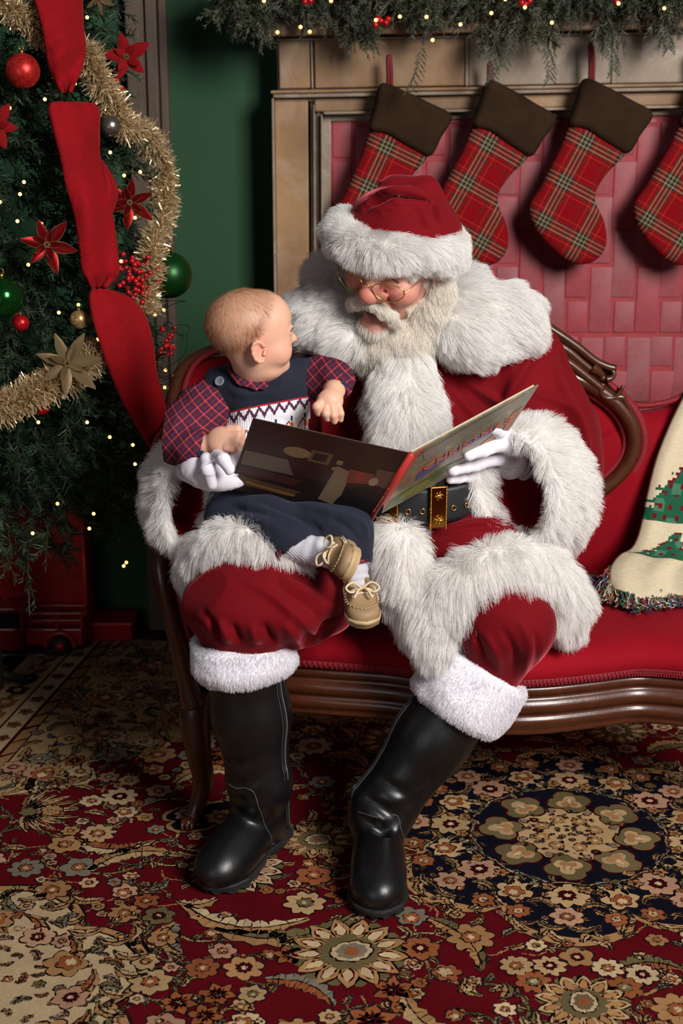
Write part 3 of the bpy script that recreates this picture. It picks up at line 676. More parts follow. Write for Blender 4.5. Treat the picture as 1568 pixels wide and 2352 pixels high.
# ---- cream corner spandrel (back left) and its scalloped edge
def curl_edge(pts, col=TAN, z=5, flip=1):
    """scroll border made of hooked leaves that follow an edge"""
    p = spline(pts, 12 * len(pts)); vine(p, 0.008, col, z, False, LINE)
def closed_region(edge, extra, col, z): rp(np.concatenate([spline(edge, 10 * len(edge)), np.asarray(extra, float)]), col, z)
ed = [(-1.40, -0.06), (-1.33, -0.02), (-1.26, 0.0), (-1.20, 0.05), (-1.17, 0.11), (-1.20, 0.18), (-1.15, 0.26), (-1.07, 0.26), (-1.03, 0.33), (-0.95, 0.36), (-0.88, 0.42), (-0.80, 0.42), (-0.72, 0.50), (-0.60, 0.52), (-0.50, 0.60), (-0.36, 0.62), (-0.2, 0.70)]
closed_region(ed, [(-0.2, 1.02), (-1.394, 1.02)], SAND, 1); curl_edge(ed, TAN, 3)
for i, (a, b) in enumerate(ed[1:-1]):
    leaf((a, b), (a + 0.02 - 0.05 * (i % 2), b + 0.09), 0.25 * (1 if i % 2 else -1), 0.022, TAN, CREAM, 4, 8)
for (a, b, s) in ((-1.29, 0.10, .07), (-1.22, 0.34, .065), (-1.05, 0.46, .06), (-1.28, 0.56, .07), (-0.85, 0.56, .055), (-1.02, 0.72, .07), (-0.7, .72, .06), (-1.2, .85, .06), (-.55, .8, .05), (-.9, .95, .06), (-.4, .95, .06)):
    rose((a, b), s * 0.75, 4, RNG.uniform(0, 6), RNG.choice([0, 1]) and ROSE or TAN)
    for k in range(5): t = RNG.uniform(0, 6.28); leaf((a + s * math.cos(t), b + s * math.sin(t)), (a + 2 * s * math.cos(t + .4), b + 2 * s * math.sin(t + .4)), 0.2, 0.018, (OLIVE, GREY, RUST)[k % 3], (GREY, OLIVE, TAN)[k % 3], 3, 8)
rect(-1.0, -0.72, 0.62, 0.80, NAVY, 2)
# ---- large cream lobed medallion (front left)
C2 = np.array([-1.21, -0.83]); lob = scallop(C2, 0.47, 8, 0.16, 0.3, 0.7, 0.92, 0.2, 10)
rp(lob, LINE, 2); rp(C2 + (lob - C2) * 0.985, TAN, 3); rp(C2 + (lob - C2) * 0.94, LINE, 4); rp(C2 + (lob - C2) * 0.93, CREAM, 5)
rp(scallop(C2 - [0.03, 0], 0.2, 8, 0.2, 0.3, 0.7), TAN, 6); rp(scallop(C2 - [0.03, 0], 0.185, 8, 0.2, 0.3, 0.7), NAVY, 7)
for i in range(16):
    t = i * 2 * np.pi / 16 + 0.2; q = C2 + 0.31 * np.array([math.cos(t), 0.92 * math.sin(t)])
    if i % 2: rose(q, 0.045, 8, t, TAN)
    else: flower(q, 0.036, 6, ROSE, DRED, CREAM, 8)
    leaf(q + 0.04, q + rot2([[0.09, 0.02]], t)[0], 0.2, 0.016, OLIVE, GREY, 7, 7); leaf(q, q + rot2([[0.03, 0.09]], t)[0], -0.2, 0.014, RUST, TAN, 7, 7)
for i in range(8): t = i * np.pi / 4; flower(C2 - [0.03, 0] + 0.11 * np.array([math.cos(t), math.sin(t)]), 0.04, 6, (RUST, SAND)[i % 2], CREAM, RUST, 9)
for i in range(40):
    t = 2 * np.pi * i / 40; q = C2 + (lob[int(len(lob) * i / 40)] - C2) * 0.98; d = nrm(q - C2); leaf(q, q - d * 0.06 + np.array([-d[1], d[0]]) * 0.035, 0.25, 0.014, TAN, SAND, 6, 7)
# ---- big navy medallion with olive leaf rosette
med = scallop((0, 0), 0.43, 8, 0.2, 0.0, 0.6, 1.03, np.pi / 8, 12)
rp(med * 1.035, LINE, 2); rp(med * 1.03, TAN, 3); rp(med * 0.965, LINE, 4); rp(med * 0.955, NAVY, 5)
for i in range(64):
    q = med[int(len(med) * i / 64)]; d = nrm(q); leaf(q * 1.0, q - d * 0.045 + np.array([-d[1], d[0]]) * 0.04 * (1 if i % 2 else -1), 0.2, 0.012, TAN, SAND, 6, 7)
rp(scallop((0, 0), 0.128, 8, 0.1), DRED, 6); rp(scallop((0, 0), 0.122, 8, 0.1), SAND, 7)
for i in range(8):
    t = i * np.pi / 4; d = np.array([math.cos(t), math.sin(t)]); q = d * 0.145
    for R, cc, z in ((0.058, DRED, 8), (0.053, OLIVE, 9)): rp(np.concatenate([scallop(q + d * 0.008, R, 4, 0.28, np.pi / 4, 0.8, 1.0, t, 8)]), cc, z)
    rp(scallop(q + d * 0.004, 0.034, 3, 0.5, 0, 1, 1, t + np.pi), SAND, 11); rp(scallop(q, 0.022, 3, 0.5, 0, 1, 1, t + np.pi), TAN, 12)
    petal(q, t, 0.026, 0.006, CREAM, 13, None)
    e = np.array([math.cos(t + np.pi / 8), math.sin(t + np.pi / 8)])
    blob(e * 0.065, 0.017, 5, TAN, 10, 0.2, DRED, 0.002); rp(scallop(e * 0.065, 0.006, 5, 0.1), CREAM, 13)
    petal(e * 0.10, t + np.pi / 8, 0.02, 0.008, GREY, 10, DRED, .002)
    flower(d * 0.268, 0.047, 8, ROSE if i % 2 else SAND, DRED, CREAM, 8, LINE, t); rose(e * 0.285, 0.042, 8, t + 0.4, SAND)
    flower(e * 0.355 + np.array([-e[1], e[0]]) * 0.04, 0.026, 6, RUST, CREAM, RUST, 8); flower(e * 0.355 - np.array([-e[1], e[0]]) * 0.04, 0.026, 6, RUST, CREAM, RUST, 8)
    flower(d * 0.35, 0.036, 7, ROSE, RUST, CREAM, 8)
    for s in (1, -1):
        n_ = np.array([-d[1], d[0]]) * s; vine([d * 0.215, d * 0.225 + n_ * 0.05, d * 0.25 + n_ * 0.085, d * 0.24 + n_ * 0.115], 0.0022, TAN, 7)
        leaf(d * 0.225 + n_ * 0.03, d * 0.262 + n_ * 0.085, 0.25 * s, 0.014, SAND, GREY, 8, 8); leaf(d * 0.315 + n_ * 0.03, d * 0.305 + n_ * 0.085, 0.3 * s, 0.012, OLIVE, TAN, 8, 8); leaf(d * 0.385, d * 0.375 + n_ * 0.06, -0.25 * s, 0.012, TAN, OLIVE, 8, 8)
        leaf(e * 0.22, e * 0.25 + np.array([-e[1], e[0]]) * s * 0.045, 0.2 * s, 0.012, OLIVE, GREY, 8, 7); star(e * 0.235 + np.array([-e[1], e[0]]) * s * 0.055, 0.018, 5, TAN, RUST, 9)
# ---- palmettes, scroll leaves and flowers placed in the red field
used = [(0, 0, 0.46), (*C2, 0.47)]
def put(fn, c, R, *a, **k): fn(c, R, *a, **k); used.append((c[0], c[1], R * 1.05))
put(palmette, (-0.42, -0.545), 0.118, 0.5); put(palmette, (0.033, -0.64), 0.09, 1.57, 6, SAND, TAN, OLIVE); put(spider, (-1.25, -0.10), 0.13, 0.3); put(palmette, (-0.71, -0.27), 0.105, -0.5, 6, CREAM, ROSE, OLIVE); put(palmette, (-0.56, -0.12), 0.085, 0.4, 6, TAN, SAND, GREY); put(palmette, (0.45, 0.56), 0.1); put(palmette, (-0.45, 0.42), 0.1, 1); put(spider, (-0.02, -0.78), 0.12, 1.57, 6, (SAND, OLIVE)); put(palmette, (-0.45, 0.15), 0.09, 2.5, 6, SAND, TAN, RUST); put(palmette, (0.12, 0.58), 0.085, 2)
# navy cartouche
rp(scallop((-0.83, -0.05), 0.125, 4, 0.3, 0.0, 0.7, 0.62, 0.5, 12), LINE, 3); rp(scallop((-0.83, -0.05), 0.12, 4, 0.3, 0, 0.7, 0.62, 0.5, 12), TAN, 4); rp(scallop((-0.83, -0.05), 0.107, 4, 0.3, 0, 0.7, 0.62, 0.5, 12), NAVY, 5); flower((-0.8, -0.05), 0.036, 7, TAN, RUST, CREAM, 6); flower((-0.88, -0.05), 0.03, 7, ROSE, RUST, CREAM, 6); used.append((-0.83, -0.05, 0.11))
for (p0, p1, bd, w, c1, c2) in (((-0.78, -0.43), (-0.52, -0.44), -0.22, 0.036, CREAM, TAN), ((-0.70, -0.51), (-0.42, -0.40), -0.2, 0.036, OLIVE, TAN), ((-0.56, -0.66), (-0.42, -0.72), 0.2, 0.03, GREY, RUST), ((-0.78, -0.5), (-0.74, -0.6), -0.25, 0.034, GREY, TAN), ((-1.02, -0.33), (-0.84, -0.24), 0.25, 0.032, TAN, SAND), ((-1.1, -0.2), (-0.92, -0.18), -0.25, 0.03, RUST, CREAM), ((-0.95, 0.1), (-0.80, 0.17), 0.3, 0.035, TAN, SAND), ((-0.70, 0.0), (-0.62, 0.14), 0.25, 0.03, SAND, TAN), ((-0.28, -0.40), (-0.16, -0.56), 0.15, 0.03, OLIVE, TAN), ((-0.30, -0.66), (-0.12, -0.78), -0.2, 0.03, TAN, SAND), ((0.1, -0.52), (0.22, -0.50), 0.2, 0.03, OLIVE, RUST), ((-0.62, 0.3), (-0.5, 0.26), 0.3, 0.03, TAN, GREY), ((0.2, 0.46), (0.32, 0.52), .2, .03, TAN, OLIVE), ((-0.25, .45), (-0.15, .55), .2, .03, SAND, OLIVE), ((-.6, -.5), (-.52, -.6), .2, .02, SAND, CREAM)):
    leaf(p0, p1, bd, w, c1, c2, 5, 16); m_ = (np.array(p0) + p1) / 2; used.append((m_[0], m_[1], 0.08))
for (u, v_, R, n_, c1) in ((225, 1920, .042, 9, SAND), (275, 1835, .045, 9, CREAM), (210, 1845, .03, 6, CREAM), (250, 1790, .028, 6, ROSE), (1185, 2225, .034, 8, SAND), (1262, 2225, .034, 8, SAND), (1225, 2262, .036, 8, RUST), (1395, 2230, .032, 8, CREAM), (1475, 2245, .034, 8, CREAM), (1435, 2275, .036, 8, RUST), (1080, 2160, .05, 8, TAN), (1325, 2205, .034, 5, TAN), (665, 2200, .034, 6, RUST), (560, 2230, .04, 7, TAN), (345, 2262, .042, 7, SAND), (375, 2160, .032, 6, TAN), (465, 2230, .035, 7, RUST), (410, 2310, .036, 6, RUST), (500, 2290, .036, 6, RUST), (470, 2340, .034, 6, RUST), (580, 2290, .028, 6, SAND), (700, 2080, .045, 8, SAND), (965, 2185, .04, 7, RUST), (150, 1945, .04, 6, TAN), (365, 2110, .034, 6, OLIVE), (120, 2050, .04, 7, TAN), (60, 2000, .04, 8, GREY)):
    g = G(u, v_) - RO; q = np.array([g @ E1, g @ E2])
    (star if c1 is RUST and n_ == 6 else flower)(q, R, n_, c1, (RUST, OLIVE, DRED)[int(u) % 3]) if not (c1 is RUST and n_ == 6) else star(q, R, 6, RUST, DRED); used.append((q[0], q[1], R * 1.1))
# scrolling vines with paired leaves
VR = np.random.default_rng(5)
for _ in range(260):
    c0 = VR.uniform((-1.35, -0.95), (0.95, 0.95)); R0 = VR.uniform(.04, .11); a0 = VR.uniform(0, 6.28); sw = VR.choice([-1, 1]) * VR.uniform(2.2, 4.4)
    pp = [c0 + R0 * (1 - .55 * q) * np.array([math.cos(a0 + sw * q), math.sin(a0 + sw * q)]) for q in np.linspace(0, 1, 12)]
    vine(pp, .0030, (TAN, OLIVE, SAND)[_ % 3], 1, True, LINE)
    for k in range(1, 11, 2):
        d = nrm(pp[k + 1] - pp[k]); n_ = np.array([-d[1], d[0]]) * (1 if (k // 2) % 2 else -1); leaf(pp[k], pp[k] + d * .022 + n_ * .020, .2, .009, (OLIVE, TAN, GREY)[k % 3], (TAN, SAND, OLIVE)[k % 3], 2, 6)
    rose(pp[-1], .018, 3, a0, (SAND, RUST, ROSE)[_ % 3])
# filling flowers, buds and tendrils
cand = RNG.uniform((-1.39, -0.95), (1.0, 1.0), (16000, 2)); cand_R = np.sort(RNG.choice([0.05, 0.042, 0.034, 0.028, 0.022, 0.016, 0.012], p=[.02, .05, .1, .13, .2, .25, .25], size=16000))[::-1]
UA = np.zeros((20000, 3)); un = len(used); UA[:un] = used
for (a, b), R in zip(cand, cand_R):
    if (((UA[:un, 0] - a) ** 2 + (UA[:un, 1] - b) ** 2) < (R * 0.95 + UA[:un, 2] * 0.88) ** 2).any(): continue
    inside_cream = b > np.interp(a, [e[0] for e in ed], [e[1] for e in ed]) and a < -0.2
    if inside_cream and (R > 0.036 or RNG.random() < 0.3): continue
    UA[un] = (a, b, R); un += 1; k = RNG.integers(0, 7); ang = RNG.uniform(0, 6.28); cs = [SAND, TAN, ROSE, RUST, CREAM, GREY]; cc = cs[RNG.integers(0, 6)]
    if R > 0.028:
        if k < 2: flower((a, b), R, int(RNG.integers(6, 10)), cc, RUST, CREAM, 5, LINE, ang)
        elif k < 4: rose((a, b), R * 0.85, 5, ang, cc)
        elif k < 5: star((a, b), R, 6, RUST, DRED, 5, ang)
        else: leaf((a - R * math.cos(ang), b - R * math.sin(ang)), (a + R * math.cos(ang), b + R * math.sin(ang)), 0.25, R * 0.5, OLIVE if k == 5 else TAN, GREY if k == 5 else SAND, 5, 10)
    elif k < 3: flower((a, b), R, 6, cc, RUST, CREAM, 5, LINE, ang)
    else: leaf((a - R * math.cos(ang), b - R * math.sin(ang)), (a + R * math.cos(ang), b + R * math.sin(ang)), 0.2, R * 0.5, (OLIVE, TAN, GREY, SAND)[k % 4], (TAN, SAND, OLIVE, RUST)[k % 4], 4, 7)
    if RNG.random() < 0.6 and not inside_cream:
        e = np.array([a, b]) + rot2([[R + 0.06, 0.0]], ang)[0]; m_ = np.array([a, b]) + rot2([[R + 0.03, 0.02]], ang)[0]; vine([(a, b), m_, e], 0.0018, TAN, 1)
# small blossoms and leaves inside the cream lobes and the navy ground
def fill_in(c0, r0, r1, n_, sizes, cols, seed, sq=1.0, z=6):
    rr = np.random.default_rng(seed); loc = []
    for _ in range(n_):
        a = rr.uniform(0, 6.28); q = np.asarray(c0) + rr.uniform(r0, r1) * np.array([math.cos(a), sq * math.sin(a)]); R = rr.choice(sizes)
        if any((q[0] - x) ** 2 + (q[1] - y) ** 2 < (R + w_) ** 2 for x, y, w_ in loc): continue
        loc.append((q[0], q[1], R)); k = rr.integers(0, 4); b = rr.uniform(0, 6.28); d = R * np.array([math.cos(b), math.sin(b)]); c1, c2 = cols[rr.integers(0, len(cols))], cols[rr.integers(0, len(cols))]
        if k == 0: flower(q, R * .9, 6, c1, RUST, CREAM, z)
        else: leaf(q - d, q + d, .25, R * .5, c1, c2, z, 8)
fill_in(C2, .2, .42, 700, [.012, .018, .026], (OLIVE, GREY, RUST, TAN, ROSE), 3, .92); fill_in((0, 0), .2, .40, 700, [.008, .012, .016], (OLIVE, TAN, SAND, ROSE, RUST), 4); fill_in((0, 0), .01, .115, 120, [.006, .010], (TAN, OLIVE, GREY, DRED), 5, 1.0, 9)
t = NT('wool_pile'); a_ = t.n('ShaderNodeVertexColor', layer_name='Col').outputs[0]; f1 = t.noise(900, 2); f2 = t.noise(9, 4); f3 = t.noise(260, 2); g_ = t.math('MULTIPLY', t.math('MULTIPLY_ADD', f1, 0.9, 0.55), t.math('MULTIPLY', t.math('MULTIPLY_ADD', f3, 0.6, 0.7), t.math('MULTIPLY_ADD', f2, 0.6, 0.70)))
x = t.n('ShaderNodeMix', data_type='RGBA', blend_type='MULTIPLY'); x.inputs[0].default_value = 1; t.l(a_, x.inputs[6]); t.l(g_, x.inputs[7]); t.set(Base_Color=x.outputs[2], Roughness=1.0, Specular_IOR_Level=0.0); t.bump(f1, 0.002, 0.7); M['rug'] = t.m
rug = tag(empty('rug', (0.3, 3.0, 0)), 'large red patterned rug with navy medallion and cream borders covering the floor', 'rug')
mesh_obj('pile_pattern', np.array(RB['v']), RB['f'], M['rug'], rug, False, fcol=RB['c'])['kind'] = 'stuff'
w = [RO + a * E1 + b * E2 for a, b in ((-2.3, -2.4), (2.2, -2.4), (2.2, 1.02), (-2.3, 1.02))]
me_v = [(x, y, z) for z in (-0.008, 0.0055) for x, y in w]; mesh_obj('rug_body', me_v, [(3, 2, 1, 0), (4, 5, 6, 7), (0, 1, 5, 4), (1, 2, 6, 5), (2, 3, 7, 6), (3, 0, 4, 7)], plain('rug_backing', RED, 0.95), rug, False)
# ================================================================ sofa
M['sofa_red'] = velvet('sofa_red_velvet', srgb(122, 4, 18), srgb(150, 7, 26), 0.3, (5, 0.003), (1, 0.15, 0.2))
t = NT('red_gimp_braid'); t.set(Base_Color=srgb(128, 10, 26), Roughness=0.7); t.bump(t.noise(260, 2), 0.002, 0.9); M['gimp'] = t.m
sofa = tag(empty('sofa', (0.3, 3.2, 0)), 'antique red velvet sofa with carved dark wood frame', 'sofa')
fp = [(425, 3.02), (540, 3.03), (640, 3.0), (770, 2.975), (900, 2.95), (1030, 2.90), (1150, 2.875), (1250, 2.88), (1350, 2.905), (1450, 2.935), (1520, 2.93), (1600, 2.91), (1720, 2.88), (1850, 2.88)]
def flX(u, Y, z=0.33): return (u - 784) / FPX * (Y * math.cos(PITCH) + (CAM_H - z) * math.sin(PITCH))
front = spline([(flX(u, y), y) for u, y in fp], 90)
tg = np.gradient(front, axis=0); tg /= np.linalg.norm(tg, axis=1)[:, None]; fn_ = np.stack([tg[:, 1], -tg[:, 0]], 1)
def sweep(path2, nrm2, prof):
    P = np.zeros((len(path2), len(prof), 3))
    for j, (d, z) in enumerate(prof): P[:, j, :2] = path2 + nrm2 * d; P[:, j, 2] = z
    return P
prof = [(-0.05, 0.385), (0.0, 0.388), (0.012, 0.382), (0.016, 0.372), (0.012, 0.362), (0.006, 0.358), (0.014, 0.352), (0.022, 0.342), (0.022, 0.330), (0.014, 0.320), (0.008, 0.316), (0.016, 0.310), (0.020, 0.300), (0.014, 0.288), (0.006, 0.282), (0.010, 0.276), (0.006, 0.268), (-0.02, 0.264), (-0.05, 0.264)]
v, f = grid_vf(sweep(front, fn_, prof)); mesh_obj('front_rail', v, f[:, ::-1], M['mahogany'], sofa)
# seat: rounded front edge then crowned top to the back
n = len(front); back_y = np.full(n, 3.56); rows = []
cushion_prof = [(0.004, 0.386), (0.018, 0.396), (0.026, 0.412), (0.026, 0.428), (0.016, 0.444), (-0.004, 0.456)]
P = [np.concatenate([front + fn_ * d, np.full((n, 1), z)], 1) for d, z in cushion_prof]
edge = P[-1]
for s in np.linspace(0.04, 1, 26):
    q = edge.copy(); q[:, 1] = edge[:, 1] * (1 - s) + back_y * s; q[:, 0] = edge[:, 0] + np.where(np.arange(n) < 6, 0.06 * s, 0); q[:, 2] = 0.456 + 0.022 * math.sin(math.pi * min(1, s * 1.2 + 0.1)) - 0.02 * s; P.append(q)
v, f = grid_vf(np.stack(P, 0)); mesh_obj('seat_cushion', v, f[:, ::-1], M['sofa_red'], sofa)
# braid along the seat edge: band plus a looping cord
v, f = grid_vf(sweep(front, fn_, [(0.0, 0.384), (0.020, 0.386), (0.024, 0.396), (0.022, 0.406), (0.012, 0.408)])); mesh_obj('braid_trim', v, f[:, ::-1], M['gimp'], sofa)
fine = spline(front, 1500); tgf = np.gradient(fine, axis=0); tgf /= np.linalg.norm(tgf, axis=1)[:, None]; nf = np.stack([tgf[:, 1], -tgf[:, 0]], 1); ph = np.arange(1500) * 0.62
tv, tf = tube_vf(np.concatenate([fine + nf * 0.0245 + tgf * (0.0022 * np.sin(2 * ph))[:, None], (0.3965 + 0.0075 * np.sin(ph))[:, None]], 1), 0.0013, 5); mesh_obj('braid_cord', tv, tf, M['gimp'], sofa)
# back and wrap-round left arm
bp = [(396, 3.02, .655), (392, 3.12, .70), (394, 3.25, .80), (402, 3.36, .885), (425, 3.45, .965), (470, 3.51, 1.0), (540, 3.545, 1.01), (700, 3.56, 1.0), (900, 3.56, 1.0), (1150, 3.56, .98), (1350, 3.55, .9), (1450, 3.54, .868), (1520, 3.545, .872), (1568, 3.55, .893), (1650, 3.56, .96), (1800, 3.56, 1.0), (1950, 3.56, 1.0)]
bpath = spline([((u - 784) / FPX * (y * math.cos(PITCH) + (CAM_H - z) * math.sin(PITCH)), y, z) for u, y, z in bp], 120)
plan = bpath[:, :2]; tb = np.gradient(plan, axis=0); tb /= np.linalg.norm(tb, axis=1)[:, None]; nb = np.stack([tb[:, 1], -tb[:, 0]], 1)   # towards the sitter
P = []
for s, d in ((0, 0.035), (0.1, 0.045), (0.25, 0.055), (0.45, 0.06), (0.65, 0.055), (0.82, 0.045), (0.93, 0.03), (1.0, 0.006), (1.0, -0.03), (0.9, -0.05), (0.5, -0.05), (0.0, -0.04)):
    z = 0.40 + (bpath[:, 2] - 0.02 - 0.40) * s; sh = 0.065 * (1 - s) * np.clip(1 - np.arange(120) / 34, 0, 1); P.append(np.concatenate([plan + nb * d + np.stack([sh, 0 * sh], 1), z[:, None]], 1))
v, f = grid_vf(np.stack(P, 0)); mesh_obj('back_upholstery', v, f, M['sofa_red'], sofa)
top = bpath.copy(); top[:, :2] -= nb * 0.012; k0 = int(120 * 6.0 / 16)
tv, tf = tube_vf(np.concatenate([top[:k0]]), np.linspace(0.02, 0.014, k0), 12); mesh_obj('arm_frame', tv, tf, M['mahogany'], sofa)
gb = bpath.copy(); gb[:, :2] += nb * 0.012; gb[:, 2] += 0.002; tv, tf = tube_vf(gb, 0.0075, 8); mesh_obj('braid_trim', tv, tf, M['gimp'], sofa)
# arm stump sweeping down to the seat rail, then the cabriole leg
ap = spline([W(386, 1248, 3.02), W(368, 1275, 2.99), W(372, 1330, 2.97), W(390, 1410, 2.965), W(412, 1490, 2.965), W(432, 1570, 2.965), W(446, 1620, 2.965)], 40)
v, f = tube_vf(ap, np.interp(np.linspace(0, 1, 40), [0, .15, .5, .8, 1], [.017, .020, .019, .022, .03]), 14); mesh_obj('arm_post', v, f, M['mahogany'], sofa)
gp = ap + np.array([0.026, 0.012, 0.0]); v, f = tube_vf(gp[2:34], 0.009, 8, squash=0.8); mesh_obj('braid_trim', v, f, M['gimp'], sofa)
def cabriole(pts, rad):
    p = spline(pts, 44); r_ = np.interp(np.linspace(0, 1, 44), np.linspace(0, 1, len(rad)), rad); v, f = tube_vf(p, r_, 16)
    return v, f
lp = [W(452, 1585, 2.985), W(446, 1650, 2.97), W(456, 1730, 2.965), W(466, 1790, 2.975), W(452, 1850, 2.965), W(434, 1893, 2.945)]
v, f = cabriole(lp, [.036, .036, .029, .024, .018, .016]); legs = mesh_obj('leg', v, f, M['mahogany'], sofa)
foot = W(431, 1900, 2.935); v, f = ball_vf((foot[0], foot[1], 0.018), 0.017, 14, 8, 0.9); mesh_obj('foot_scroll', v, f, M['mahogany'], legs)
for s in (-1, 0, 1): 
    q = np.array([[foot[0] + s * 0.008, foot[1] - 0.004, 0.03], [foot[0] + s * 0.011, foot[1] - 0.017, 0.02], [foot[0] + s * 0.009, foot[1] - 0.018, 0.008]]); v, f = tube_vf(spline(q, 8), 0.004, 6); mesh_obj('toe_carving', v, f, M['mahogany'], legs)
for px, Y in ((520, 3.5),): 
    p = np.array(lp) - np.array(lp[0]) + np.array([flX(505, 3.5, .3), 3.52, 0.385]); p[:, 2] = np.linspace(0.385, 0.012, len(p)); v, f = cabriole(p, [.03, .028, .024, .02, .016, .016]); mesh_obj('leg', v, f, M['mahogany'], sofa)
# show-wood oval on the back, with carved crest
def oval(a_, b_, Y, n=80, cx=1112, cy=1012): th = np.linspace(0, 2 * np.pi, n, endpoint=False); return np.array([W(cx + a_ * math.cos(t), cy - b_ * math.sin(t) - 18 * math.cos(t) * 0, Y + 0.0) for t in th])
OY = 3.485
tv, tf = tube_vf(oval(345, 180, OY), 0.019, 12, closed=True); mesh_obj('oval_frame', tv, tf, M['mahogany'], sofa)
tv, tf = tube_vf(oval(368, 203, OY + 0.012), 0.011, 8, closed=True); mesh_obj('braid_trim', tv, tf, M['gimp'], sofa)
tv, tf = tube_vf(oval(323, 158, OY + 0.012), 0.008, 8, closed=True); mesh_obj('braid_trim', tv, tf, M['gimp'], sofa)
# padded oval with a horizontal crease
th = np.linspace(0, 2 * np.pi, 64, endpoint=False); P = []
for s in (1, .9, .75, .55, .35, .15, .02):
    P.append(np.array([W(1112 + 330 * s * math.cos(t), 1012 - 165 * s * math.sin(t), OY + 0.03 - 0.05 * (1 - s ** 2) + 0.014 * math.exp(-((165 * s * math.sin(t) + 8) / 14) ** 2)) for t in th]))
v, f = loft_vf(np.array(P)); mesh_obj('oval_pad', v, f, M['sofa_red'], sofa)
def crest(mir):
    X = lambda u: 2 * 1112 - u if mir else u
    out = MB()
    for pts, r0, r1, dy in (([(1240, 740), (1290, 772), (1330, 800), (1365, 828), (1395, 842), (1414, 846)], .012, .009, -.01), ([(1240, 775), (1295, 800), (1335, 832), (1370, 860), (1392, 872)], .014, .009, -.004), ([(1240, 800), (1300, 830), (1350, 868), (1385, 896)], .014, .011, -.012), ([(1230, 830), (1300, 856), (1350, 890), (1400, 928), (1440, 962)], .013, .008, 0.002), ([(1392, 872), (1404, 868), (1410, 858), (1404, 850)], .009, .005, -.012), ([(1385, 880), (1378, 896), (1388, 912), (1408, 914), (1424, 900), (1430, 886)], .008, .005, -.014), ([(1408, 914), (1428, 912), (1436, 924), (1446, 938)], .010, .006, -.010), ([(1360, 845), (1372, 852), (1384, 864)], .015, .008, -.014)):
        p = spline([W(X(a), b, OY + dy) for a, b in pts], 18); v, f = tube_vf(p, np.linspace(r0, r1, 18), 8); out.add(v, f)
    poly = [(1235, 745), (1290, 775), (1365, 830), (1410, 848), (1395, 880), (1430, 915), (1440, 945), (1400, 925), (1340, 885), (1235, 835)]
    q = np.array([W(X(a), b, OY) for a, b in poly]); n_ = len(q); out.add(np.concatenate([q, q + [0, 0.03, 0]]), [tuple(range(n_)), tuple(range(2 * n_ - 1, n_ - 1, -1))] + [(i, (i + 1) % n_, n_ + (i + 1) % n_, n_ + i) for i in range(n_)])
    return out.build('crest_carving', M['mahogany'], sofa)
crest(False); crest(True)
mb = MB()
for pts, r_, dy in (([(1245, 742), (1180, 714), (1112, 702), (1044, 714), (979, 742)], .012, -.01), ([(1245, 777), (1180, 752), (1112, 742), (1044, 752), (979, 777)], .014, -.004), ([(1245, 802), (1180, 780), (1112, 772), (1044, 780), (979, 802)], .014, -.012), ([(1235, 832), (1112, 812), (989, 832)], .013, .002)):
    a, b = tube_vf(spline([W(u, v_, OY + dy) for u, v_ in pts], 24), r_, 8); mb.add(a, b)
q = np.array([W(u, v_, OY + .004) for u, v_ in [(1245, 740), (1180, 712), (1112, 700), (1044, 712), (979, 740), (979, 836), (1112, 818), (1245, 836)]]); n_ = len(q); mb.add(np.concatenate([q, q + [0, .026, 0]]), [tuple(range(n_)), tuple(range(2 * n_ - 1, n_ - 1, -1))] + [(i, (i + 1) % n_, n_ + (i + 1) % n_, n_ + i) for i in range(n_)])
mb.build('crest_rail', M['mahogany'], sofa)
# ================================================================ knitted throw
t = NT('woven_throw'); a_ = t.n('ShaderNodeVertexColor', layer_name='Col').outputs[0]; f1 = t.noise(700, 2); f2 = t.noise(1, 2, .5, t.map((60, 60, 500)))
x = t.n('ShaderNodeMix', data_type='RGBA', blend_type='MULTIPLY'); x.inputs[0].default_value = 1; t.l(a_, x.inputs[6]); t.l(t.math('MULTIPLY_ADD', t.math('ADD', f1, f2), 0.35, 0.65), x.inputs[7]); t.set(Base_Color=x.outputs[2], Roughness=0.95, Specular_IOR_Level=0.1); t.bump(t.math('ADD', f1, f2), 0.0015, 0.6); M['throw'] = t.m
CR, GR, GR2, MR, GD = srgb(214, 198, 168), srgb(34, 92, 66), srgb(70, 120, 92), srgb(104, 24, 30), srgb(190, 160, 90)
def tree_col(a, b):
    """woven picture: a across, b along, in metres"""
    c = np.tile(np.array(CR), (len(a), 1))
    def put(m, k): c[m] = k
    def tree(cx, base, h, w):
        t_ = (base - b) / h; ins = (t_ > 0) & (t_ < 1); tier = (t_ * 5) % 1.0; half = w * (1.02 - t_) * (0.78 + 0.35 * (1 - tier)); hit = ins & (np.abs(a - cx) < half + 0.006 * np.sin(a * 300 + b * 180))
        put(hit, GR); put(hit & (np.sin(a * 90 + 2) * np.sin(b * 70) > 0.35), GR2)
        dots = hit & ((np.floor(a / 0.009 + np.floor(b / 0.027)) % 3 == 0) & (np.floor(b / 0.009) % 3 == 1)); put(dots, MR)
        edge = ins & (np.abs(np.abs(a - cx) - half) < 0.006) & (np.floor(b / 0.011) % 3 == 0); put(edge, MR)
    tree(0.105, 0.375, 0.20, 0.125); tree(0.40, 0.375, 0.20, 0.125); tree(0.085, 0.50, 0.10, 0.075); tree(0.34, 0.47, 0.11, 0.08)
    put((np.abs(a - 0.15) < 0.016) & (b > 0.05) & (b < 0.085) & ((np.abs(a - 0.15) > 0.010) | (np.abs(b - 0.067) > 0.012)), MR); put((np.abs(a - 0.15) < 0.009) & (np.abs(b - 0.067) < 0.011), GD)
    return c
thr = tag(empty('throw_blanket', (0.75, 3.25, 0.47)), 'cream woven throw with green tree pattern and multicoloured fringe draped on the sofa', 'blanket')
